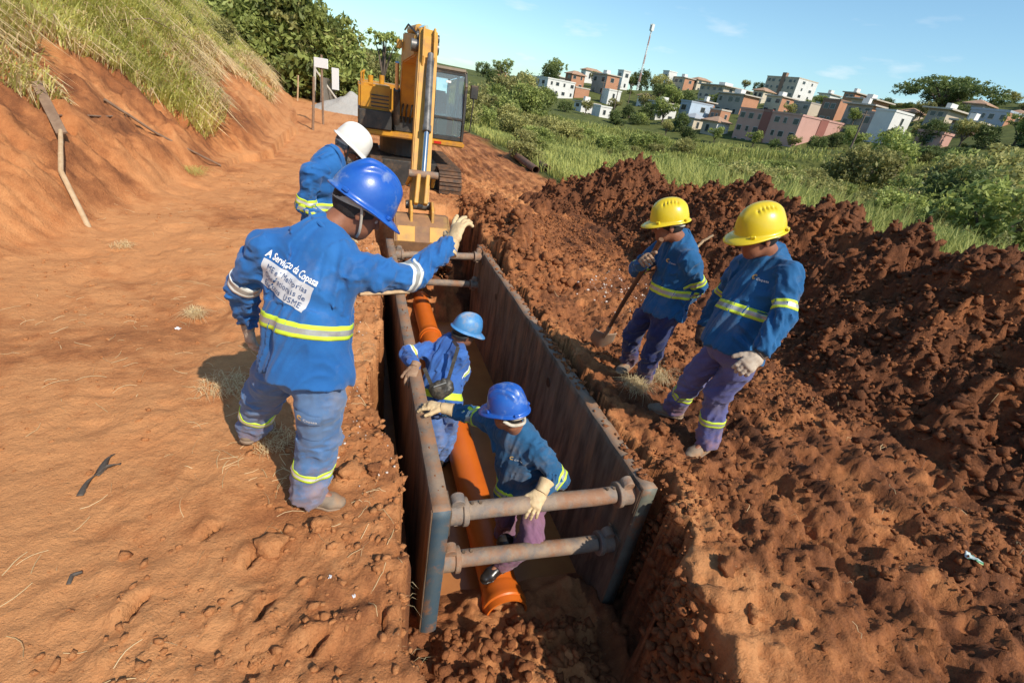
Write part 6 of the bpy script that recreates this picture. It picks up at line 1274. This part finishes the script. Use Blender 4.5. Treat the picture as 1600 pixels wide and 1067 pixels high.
def house(label, cx, by, ty, wl, wr, D, st, wall, roof='flat', wnl=3, wnr=2, right=None, cat='house', name='house', group='houses on the hill', over=.5, drop=9.):
    P = atd(cx, by, D); tp = np.array([cx, by])+(np.array([cx, by])-VPN)/np.linalg.norm(np.array([cx, by])-VPN)*0
    q = np.array([cx+(cx-VPN[0])/(VPN[1]-by)*(by-ty), ty]); H = atd(q[0], q[1], D)[2]-P[2]
    sx_ = abs((pixf(P+HX)-pixf(P))[0]); sy_ = abs((pixf(P+HY)-pixf(P))[0]); Lx = max(3.5, wr/sx_); Ly = max(3.5, wl/sy_)
    e = empty(name, (P[0], P[1], P[2]), HOUSE_RZ); tag(e, label, cat, group)
    def part(nm, mb, m, par=e, bev=0.):
        o = mb.build(nm, m, None, bevel=bev); o.parent = par; return o
    m = MB(); m.bb(np.array((0, 0, -drop)), np.array((Lx, Ly, H))); wobj = part('wall', m, WM[wall])
    if right: m = MB(); m.bb(np.array((.02, -.06, -drop)), np.array((Lx-.02, 0.02, H-.05))); part('side_wall', m, WM[right])
    if roof == 'flat':
        m = MB(); m.bb(np.array((-.12, -.12, H)), np.array((Lx+.12, .25, H+.35))); m.bb(np.array((-.12, .25, H)), np.array((.25, Ly+.12, H+.35))); m.bb(np.array((.25, .25, H)), np.array((Lx, Ly, H+.12))); part('roof', m, WM[wall] if wall != 'brick' else RM['slab'])
    elif roof == 'slab':
        m = MB(); m.bb(np.array((-over, -over, H)), np.array((Lx+over, Ly+over, H+.28))); ro = part('roof', m, RM['slab']); m = MB(); m.bb(np.array((Lx*.3, Ly*.35, H+.28)), np.array((Lx*.6, Ly*.6, H+1.5))); part('water_tank', m, WM['white'], ro)
    else:
        hr = .20*min(Lx, Ly)+.25; a = min(Lx, Ly)*.45; V = [(-over, -over, H), (Lx+over, -over, H), (Lx+over, Ly+over, H), (-over, Ly+over, H)]
        V += ([(Lx/2, a, H+hr), (Lx/2, Ly-a, H+hr)] if Ly >= Lx else [(a, Ly/2, H+hr), (Lx-a, Ly/2, H+hr)]); V += [(v[0], v[1], H-.18) for v in V[:4]]
        F = ([(0, 1, 4), (1, 2, 5, 4), (2, 3, 5), (3, 0, 4, 5)] if Ly >= Lx else [(0, 1, 5, 4), (1, 2, 5), (2, 3, 4, 5), (3, 0, 4)])+[(0, 6, 7, 1), (1, 7, 8, 2), (2, 8, 9, 3), (3, 9, 6, 0), (9, 8, 7, 6)]
        m = MB(); m.add(V, F); ro = part('roof', m, RM[roof])
    fh = H/st
    def win(face, u, z, w_, h_):
        m = MB(); g = MB()
        if face == 'l':
            m.bb(np.array((-.06, u-w_/2-.08, z-.08)), np.array((.0, u+w_/2+.08, z+h_+.08))); g.bb(np.array((-.085, u-w_/2, z)), np.array((-.055, u+w_/2, z+h_)))
        else:
            y0 = -.06 if right else 0
            m.bb(np.array((u-w_/2-.08, y0-.06, z-.08)), np.array((u+w_/2+.08, y0, z+h_+.08))); g.bb(np.array((u-w_/2, y0-.085, z)), np.array((u+w_/2, y0-.055, z+h_)))
        wo = part('window', m, M_frame); part('pane', g, M_pane, wo)
    for s_ in range(st):
        for k in range(wnl):
            win('l', Ly*(k+.5+.12*math.sin(3*k+cx))/wnl, fh*(s_+.38), min(1.5, Ly/wnl*.5)*(1 if (k+s_) % 3 else .6), fh*.38)
        for k in range(wnr): win('r', Lx*(k+.5+.1*math.sin(2*k+cx))/wnr, fh*(s_+.40), min(1.4, Lx/wnr*.42)*(1 if (k+s_) % 2 else .55), fh*.36)
    return e, H, Lx, Ly, part
for i_, hs_ in enumerate(HOUSES):
    e, H, Lx, Ly, part = hs_(house)
    if i_ == 15:
        m = MB(); m.bb(np.array((-.15, Ly*.42, -4)), np.array((1.2, Ly*.54, H+1.6))); part('stair_tower', m, WM['brown'])
    if i_ == 18:
        m = MB(); m.bb(np.array((-.12, Ly*.46, -4)), np.array((.3, Ly*.60, H+.5))); part('recess_wall', m, WM['red'])
        m = MB(); m.bb(np.array((Lx*.42, -.12, -4)), np.array((Lx*.60, .1, H+.2))); part('recess_wall', m, WM['red'])
# antenna mast
M_mr = mat('mast_red', (.45, .26, .22), .6); M_mw = mat('mast_white', (.62, .62, .6), .6)
p = on_ground(957, 226); top_ = atd(980, 36, 226); Hm = top_[2]-p[2]; ms = empty('antenna_mast', p); tag(ms, 'tall thin red and white antenna mast on the hill ridge', 'mast')
for k in range(7):
    z0, z1 = Hm*k/7, Hm*(k+1)/7; m = MB(); r0, r1 = .40-.035*k, .40-.035*(k+1)
    for a in range(3):
        A0, A1 = a*2.094, (a+1)*2.094; q0 = np.array((r0*math.cos(A0), r0*math.sin(A0), z0)); q1 = np.array((r1*math.cos(A0), r1*math.sin(A0), z1)); m.tube([q0, q1], .09, 5)
        for j in range(4):
            t = j/4; c = q0+(q1-q0)*t; w_ = r0+(r1-r0)*(t+.25); d = np.array((w_*math.cos(A1), w_*math.sin(A1), z0+(z1-z0)*(t+.25))); m.tube([c, d], .045, 4)
    o = m.build('mast_section', M_mr if k % 2 else M_mw); o.parent = ms; o['kind'] = 'stuff'
m = MB()
for a in range(3): m.box((.6*math.cos(a*2.1), .6*math.sin(a*2.1), Hm-.3), (.5, .5, 2.2))
m.tube([(0, 0, Hm-1.6), (0, 0, Hm+.6)], .5, 8); o = m.build('antenna_cluster', M_mw); o.parent = ms
for i, (px, by, ty, D) in enumerate(((960, 168, 133, 150), (984, 150, 130, 175), (1322, 247, 222, 92), (939, 150, 130, 170))):
    b = atd(px, by, D); b = np.array([b[0], b[1], float(ground_h(b[0], b[1], False))]); hgt = max(6., atd(px+(by-ty)*.25, ty, D)[2]-b[2]); m = MB(); m.tube([(0, 0, -.5), (0, 0, hgt)], [.16, .10], 8); q = empty('utility_pole', b); o = m.build('pole', M_bark); o.parent = q
    m = MB(); m.box((0, 0, hgt-.5), (1.6, .1, .12), m=0); o = m.build('crossarm', M_bark); o.parent = q; tag(q, ('tall grey utility pole between orange house and trees', 'short utility pole left of the round tree', 'leaning grey pole in the wood below the pink building', 'utility pole beside the orange brick house')[i], 'pole')
# ================================================================ small things on site
M_stick = mat('peeled_wood', (.50, .36, .22), .8, (.40, .26, .14), 12, bump=.002, bscale=50); M_oldw = mat('old_grey_wood', (.26, .17, .11), .85, (.18, .11, .07), 10, bump=.003, bscale=50); M_rustp = mat('rusty_tube', (.20, .105, .06), .75, (.12, .065, .04), 9, bump=.002, bscale=40)
def bank_pt(px, py, lift=0.):
    p = march(px, py, 2., 60., True); return np.array([p[0], p[1], float(ground_h(p[0], p[1]))+lift])
def stick(name, label, pts, r, m, cat='stick', group=None):
    pts = [np.asarray(p, float) for p in pts]; o = empty(name, tuple(pts[0])); mb = MB(); n = 10
    P = []; L_ = len(pts)-1
    for i in range(n*L_+1):
        t = i/n; k = min(int(t), L_-1); f = t-k; P.append(pts[k]*(1-f)+pts[k+1]*f+np.array([0, 0, .006*noise(i*.7, 3.3, s=int(r*9000))]))
    o = mb.tube(P, np.linspace(r, r*.8, len(P)), 9).build(name, m, None, smooth=True); tag(o, label, cat, group); return o
a = np.array(atz(141, 358, .0)); a[2] = surf_z(a[0], a[1])-.05; b = bank_pt(100, 225, .12); 
stick('wooden_stake', 'pale peeled stake bent across the foot of the earth bank', [a, (a*.5+b*.5)+np.array((-.05, -.15, .12)), b], .03, M_stick)
c = bank_pt(62, 150, .12); mb = MB(); mb.bar(b+nrm(b-c)*.05, c, .11, .03, (0, -.5, .8)); o = mb.build('short_plank', M_oldw, bevel=.004); tag(o, 'short brown board leaning on the bank above the pale stake', 'plank')
stick('thin_rod', 'thin dark rod lying level on the bank beside the brown board', [bank_pt(92, 196, .08), bank_pt(205, 188, .05)], .014, M_oldw)
stick('fallen_branch', 'long bare branch lying down the slope of the earth bank', [bank_pt(165, 165, .06), bank_pt(245, 215, .06), bank_pt(345, 262, .03)], .022, M_oldw)
stick('grey_twig', 'arching grey twig above the grassy bank edge', [bank_pt(180, 60, .25), bank_pt(240, 65, .4), bank_pt(345, 95, .15)], .012, M_oldw)
a = np.array(atz(562, 466, .0)); b = np.array(atz(636, 460, .0)); stick('wooden_pole', 'thin brown pole laid from the trench lip onto the left rim of the shield', [(a[0], a[1], surf_z(a[0], a[1])+.03), (b[0]+.02, b[1], .03)], .026, M_stick, 'pole')
def on_surf(px, py):
    v = ray(px, py); t = np.arange(2., 14., .02); P = CAM+v*t[:, None]; z = surf_zs(P[:, 0], P[:, 1]); k = np.nonzero(P[:, 2] < z)[0]; return P[k[0]]
a = on_surf(1080, 394); b = on_surf(1112, 376); stick('broken_stick', 'short broken stick poking from the spoil behind the shovel worker', [a-np.array((0, 0, .03)), (a+b)/2+np.array((0, 0, .08)), a*.15+b*.85+np.array((0, -.05, .12))], .022, M_stick)
# two rusty steel tubes beside the grass
for i, (q0, q1) in enumerate((((800, 236), (838, 262)), ((822, 234), (856, 260)))):
    a = np.array(atz(*q0, -.2)); b = np.array(atz(*q1, -.2)); r = .14
    for v in (a, b): v[2] = surf_z(v[0], v[1])+r*.9
    d = nrm(b-a); o = empty('steel_pipe', tuple((a+b)/2)); tag(o, ('rusty steel pipe lying nearest the excavator track at the grass edge', 'rusty steel pipe lying beside another, half in the grass')[i], 'pipe')
    mb = MB(); n = 24; x_ = nrm(np.cross(d, (0, 0, 1))); y_ = np.cross(x_, d); R = []
    for pt, rr in ((a, r), (b, r), (b, r-.015), (a, r-.015)): R.append([pt+rr*(x_*math.cos(6.2832*k/n)+y_*math.sin(6.2832*k/n)) for k in range(n)])
    mb.add([v for q in R for v in q], [(k*n+j, k*n+(j+1) % n, ((k+1) % 4)*n+(j+1) % n, ((k+1) % 4)*n+j) for k in range(4) for j in range(n)]); mb.build('barrel', M_rustp, o, smooth=True)
    mb = MB(); mb.tube([b-d*.06, b-d*.02], r+.012, 24, False); mb.build('end_ring', M_rustp, o, smooth=True)
# fence posts, gate, signs and gravel at the road end
M_postw = mat('whitewashed_post', (.55, .52, .46), .8, (.42, .38, .32), 6); M_fabric = mat('white_sign_board', (.72, .72, .72), .6); M_signb = mat('blue_sign_field', (.05, .16, .45), .6); M_mesh = mat('shade_net', (.16, .145, .12), .9, (.22, .2, .17), 9); M_gravel = mat('grey_gravel', (.42, .40, .37), .9, (.30, .28, .26), 30, bump=.03, bscale=18)
def post(px, by, ty, r, m, label, name='fence_post', lean=None):
    b = np.array(march(px, by, 2., 120.)); D = math.hypot(b[0], b[1]); t = atd(px+(lean or 2), ty, D); mb = MB(); o = empty(name, tuple(b)); tag(o, label, 'post'); mb.tube([b-np.array((0, 0, .3)), (b+t)/2+np.array((.02, 0, 0)), t], [r, r*.95, r*.85], 8); mb.build('shaft', m, o, smooth=True); return b, t, o
b, t, o = post(488, 203, 120, .05, M_oldw, 'weathered wooden post standing on the slope before the road end')
b1, t1, o1 = post(490, 160, 100, .09, M_postw, 'whitish concrete post with a slanted brace by the gate'); mb = MB(); mb.tube([t1-np.array((0, 0, .3)), t1+np.array((1.3, .2, -1.9))], .06, 8); mb.build('brace', M_postw, o1, smooth=True)
post(464, 158, 118, .05, M_stick, 'slim pale post at the foot of the bank shrubs'); post(500, 162, 149, .05, M_postw, 'stubby white marker post on the slope'); post(536, 142, 122, .07, M_postw, 'white gate post left of the gravel pile'); post(523, 135, 115, .12, M_postw, 'broad white gate post beside the shade net'); post(559, 140, 128, .06, M_postw, 'short white post behind the gravel pile')
def board(px, py, w_, h_, D, label, stripes=False, pole=True):
    c = atd(px, py, D); gz = float(ground_h(c[0], c[1], False)); o = empty('sign', (c[0], c[1], gz)); tag(o, label, 'sign'); f = -CF.copy(); f[2] = 0; f = nrm(f); x_ = nrm(np.cross((0, 0, 1.), f))
    mb = MB(); mb.box(c, (w_, .05, h_), np.stack([x_, -f, (0, 0, 1.)], 1)); mb.build('sign_board', M_fabric, o, bevel=.01)
    if stripes: mb = MB(); mb.box(c+f*.03-np.array((0, 0, h_*.08))-x_*w_*.12, (w_*.6, .02, h_*.5), np.stack([x_, -f, (0, 0, 1.)], 1)); mb.build('sign_print', M_signb, o)
    if pole: mb = MB(); mb.tube([(c[0]-f[0]*.06, c[1]-f[1]*.06, gz-.2), (c[0]-f[0]*.06, c[1]-f[1]*.06, c[2]+.3)], .045, 8); mb.build('sign_post', M_oldw, o, smooth=True)
board(501.5, 99, .58, .36, 24, 'small white sign board on a post in front of the green hedge'); board(548, 122, .78, .62, 46, 'white and blue sign board at the gate behind the gravel pile', True); board(524, 124, .42, 1.15, 34, 'upright white panel fixed at the gate post', pole=False)
c = atd(500, 118, 36); d_ = atd(535, 124, 40); g_ = empty('net_fence', (c[0], c[1], float(ground_h(c[0], c[1], False)))); tag(g_, 'brownish grey shade net fence hung behind the white gate posts', 'fence'); mb = MB()
for i in range(12):
    p = c+(d_-c)*i/11; gz = float(ground_h(p[0], p[1], False)); mb.V += [(p[0], p[1]+.06*math.sin(i*2.), gz), (p[0], p[1]+.06*math.sin(i*2.), gz+1.55)]
mb.F = [(2*i, 2*i+2, 2*i+3, 2*i+1) for i in range(11)]; mb.M = [0]*11; o = mb.build('net', M_mesh, g_); o.modifiers.new('thickness', 'SOLIDIFY').thickness = .02
c = atd(548, 150, 33); gz = float(ground_h(c[0], c[1], False)); X, Y = np.meshgrid(np.linspace(-2.6, 2.6, 60), np.linspace(-1.8, 1.8, 44), indexing='ij'); r = np.hypot(X/2.4, Y/1.6); Z = np.clip(1-r, -.1, 1)*1.15*(1+.12*noise(X*2, Y*2, s=130))+.03*noise(X*9, Y*9, s=131)
idx = np.arange(X.size).reshape(X.shape); F = np.stack([idx[:-1, :-1], idx[1:, :-1], idx[1:, 1:], idx[:-1, 1:]], -1).reshape(-1, 4); o = link('gravel_pile', np_mesh('gravel_pile', np.stack([X, Y, Z], -1).reshape(-1, 3), F), M_gravel); o.location = (c[0], c[1], gz-.02); tag(o, 'pale grey gravel pile at the far end of the dirt road', 'gravel pile')
# dry tufts and straw
def tuft(px, py, n, h, label, spread=.06, m=M_dry, z0=None):
    p = np.array(atz(px, py, 0.)); z = surf_z(p[0], p[1]); a = rng.uniform(0, 6.28, n); r = spread*np.sqrt(rng.uniform(0, 1, n)); R = np.stack([r*np.cos(a), r*np.sin(a), np.full(n, -.005)], -1)
    V, F, s = blades(R, rng.uniform(.5, 1.2, n)*h, np.full(n, .0016), rng.uniform(.6, 1.7, n), rng.uniform(0, 6.28, n), .55, rng.uniform(.3, 1, n)); o = tri_soup('straw_tuft', V, F, None, s, m); o.location = (p[0], p[1], z); tag(o, label, 'straw tuft', 'dry straw tufts'); return o
tuft(306, 490, 260, .12, 'dry straw tuft standing on the bare ground left of the pointing worker'); tuft(1030, 588, 420, .16, 'trampled straw tuft between the two workers in yellow helmets', .11); tuft(990, 618, 300, .15, 'shaded straw tuft at the edge of the right shield wall', .10); tuft(190, 385, 160, .09, 'flat dry tuft on the path below the bank', .10); tuft(350, 605, 260, .10, 'flattened straw lying in the shadow of the pointing worker', .15); tuft(425, 690, 200, .08, 'straw wisps behind the rear shoe of the pointing worker', .12); tuft(300, 275, 260, .22, 'small green grass clump on the lower earth bank', .2, M_gr)
def litter(n, x0, x1, y0, y1, dens, lo=.03, hi=.16):
    x = rng.uniform(x0, x1, n); y = rng.uniform(y0, y1, n); k = rng.uniform(0, 1, n) < dens(x, y); x, y = x[k], y[k]; n = len(x); a = rng.uniform(0, 6.28, n); L_ = rng.uniform(lo, hi, n)**1.; cv = rng.uniform(-.35, .35, n); w_ = rng.uniform(.0006, .0015, n)
    V = []; 
    for t in (0, .25, .5, .75, 1.):
        aa = a+cv*(t-.5); cx = x+np.cos(a)*L_*(t-.5)-np.sin(a)*cv*L_*(t-.5)**2*2; cy = y+np.sin(a)*L_*(t-.5)+np.cos(a)*cv*L_*(t-.5)**2*2; cz = surf_zs(cx, cy)+.004+.006*math.sin(t*3.14)
        V += [np.stack([cx-np.sin(aa)*w_, cy+np.cos(aa)*w_, cz], -1), np.stack([cx+np.sin(aa)*w_, cy-np.cos(aa)*w_, cz+.0015], -1)]
    V = np.stack(V, 1).reshape(-1, 3); b = (np.arange(n)*10)[:, None, None]; F = (np.array([(0, 1, 3, 2), (2, 3, 5, 4), (4, 5, 7, 6), (6, 7, 9, 8)])[None]+b).reshape(-1, 4); return V, F, np.repeat(rng.uniform(.1, .8, n), 10)
V1, F1, s1 = litter(1500, -.9, .28, .7, 6.5, lambda x, y: notrench(x, y)*np.clip(.25+noise(x*2.5, y*2.5, s=140), 0, 1)); V2, F2, s2 = litter(1100, -3., -.6, .9, 8, lambda x, y: np.clip(noise(x*1.2, y*1.2, s=141)*.9, 0.04, 1)); V3, F3, s3 = litter(450, 1.95, 5., .4, 8, lambda x, y: np.clip(noise(x*1.2, y*1.2, s=142), 0.05, 1))
o = tri_soup('straw_litter', np.concatenate([V1, V2, V3]), np.concatenate([F1, F2+len(V1), F3+len(V1)+len(V2)]), None, np.concatenate([s1, s2, s3]), M_dry); tag(o, 'scattered stalks of dry straw on the bare earth', 'straw', kind='stuff')
# hair roots hanging from the left trench wall
n = 18; y = rng.uniform(1.1, 1.9, n); xl, _ = trench_x(y); R = np.stack([xl+.015, y, rng.uniform(-.5, -.02, n)], -1); V, F, s = blades(R, rng.uniform(.02, .06, n), np.full(n, .0007), rng.uniform(.8, 2., n), rng.uniform(-.8, .8, n), .9, rng.uniform(.3, .9, n)); o = tri_soup('hanging_roots', V, F, None, s, M_dry); tag(o, 'thin pale roots hanging from the left trench wall', 'roots', kind='stuff')
# strip of torn black rubber, twisted, and a smaller scrap
def ribbon(name, label, pxs, w_, m, tw):
    P = [np.array(atz(*q, 0.)) for q in pxs]; P = [np.array((p[0], p[1], surf_z(p[0], p[1])+.012)) for p in P]; Q = []
    for i in range(len(P)-1):
        for t in np.linspace(0, 1, 8, endpoint=False): Q.append(P[i]*(1-t)+P[i+1]*t)
    Q.append(P[-1]); V = []; n = len(Q)
    for i, q in enumerate(Q):
        d = nrm(Q[min(i+1, n-1)]-Q[max(i-1, 0)]); s_ = np.cross((0, 0, 1.), d); a = tw*i/n*2; V += [q-(s_*math.cos(a)+np.array((0, 0, 1))*math.sin(a))*w_, q+(s_*math.cos(a)+np.array((0, 0, 1))*math.sin(a))*w_]
    me = bpy.data.meshes.new(name); me.from_pydata([tuple(v) for v in V], [], [(2*i, 2*i+2, 2*i+3, 2*i+1) for i in range(n-1)]); o = link(name, me, m); o.modifiers.new('thickness', 'SOLIDIFY').thickness = .004; tag(o, label, 'rubber strip'); return o
M_strip = mat('grey_black_rubber', (.05, .042, .036), .7, (.09, .07, .055), 20)
ribbon('rubber_strip', 'twisted black rubber strip lying on the bare earth at the far left', [(125, 776), (138, 755), (156, 740), (168, 722), (177, 713)], .014, M_strip, 3.); ribbon('rubber_strip', 'second strand of the twisted black rubber strip', [(152, 745), (168, 731), (190, 727)], .011, M_strip, 1.5); ribbon('rubber_strip', 'small curved scrap of black rubber near the bottom left', [(109, 918), (116, 905), (131, 899)], .008, M_strip, 1.)
# crumpled plastic
def plastic(px, py, sz, label, m, name='plastic_scrap', n=9, zt=0.):
    p = np.array(atz(px, py, 0.)); z = surf_z(p[0], p[1]); X, Y = np.meshgrid(np.linspace(-1, 1, n), np.linspace(-.7, .7, n), indexing='ij'); Z = .35+.3*noise(X*2+px, Y*2, s=150)+.15*noise(X*4, Y*4+py, s=151); r_ = 1-.3*np.abs(noise(X+px, Y, s=152))
    idx = np.arange(n*n).reshape(n, n); F = np.stack([idx[:-1, :-1], idx[1:, :-1], idx[1:, 1:], idx[:-1, 1:]], -1).reshape(-1, 4); o = link(name, np_mesh(name, np.stack([X*r_, Y*r_, Z], -1).reshape(-1, 3)*sz, F), m, smooth=False); o.location = (p[0], p[1], z); o.rotation_euler.z = px*.1; o.modifiers.new('thickness', 'SOLIDIFY').thickness = .002; tag(o, label, 'plastic litter'); return o
M_pw = mat('white_plastic_film', (.66, .66, .68), .35); M_pg = mat('printed_snack_wrapper', (.50, .58, .58), .3, (.04, .22, .12), 14, mixr=(.48, .52), col3=(.75, .72, .3), n3=9, r3=(.58, .62))
plastic(1500, 895, .045, 'crumpled white and green snack wrapper on the soil at the right', M_pg, 'snack_wrapper'); plastic(278, 513, .022, 'small scrap of white plastic near the dry straw tuft', M_pw); plastic(1285, 585, .02, 'bit of white plastic below the foot of the spoil ridge', M_pw)
plastic(516, 905, .010, 'tiny white chip on the soil of the left trench lip', M_pw); plastic(553, 930, .010, 'tiny pale chip close to the open end of the trench', M_pw)
# patch of spilled lime flakes on both sides
p_, s_ = scatter(900, 2.6, 4.3, 4.2, 6.6, .004, .016, lambda x, y: np.clip(np.exp(-((x-3.2)/.5)**2-((y-5.3)/.7)**2)*1.2, 0, 1), 2.); q_, t_ = scatter(500, -.3, .28, 2., 7, .003, .012, lambda x, y: notrench(x, y)*np.clip(noise(x*3, y*2.2, s=160), 0, 1), 2.)
M_lime = mat('lime_flakes', (.58, .50, .44), .9); clod_field('lime_flakes', 'pale lime flakes spilled over the soil on both sides of the trench', np.concatenate([p_, q_]), np.concatenate([s_, t_]), M_lime, ICO1)
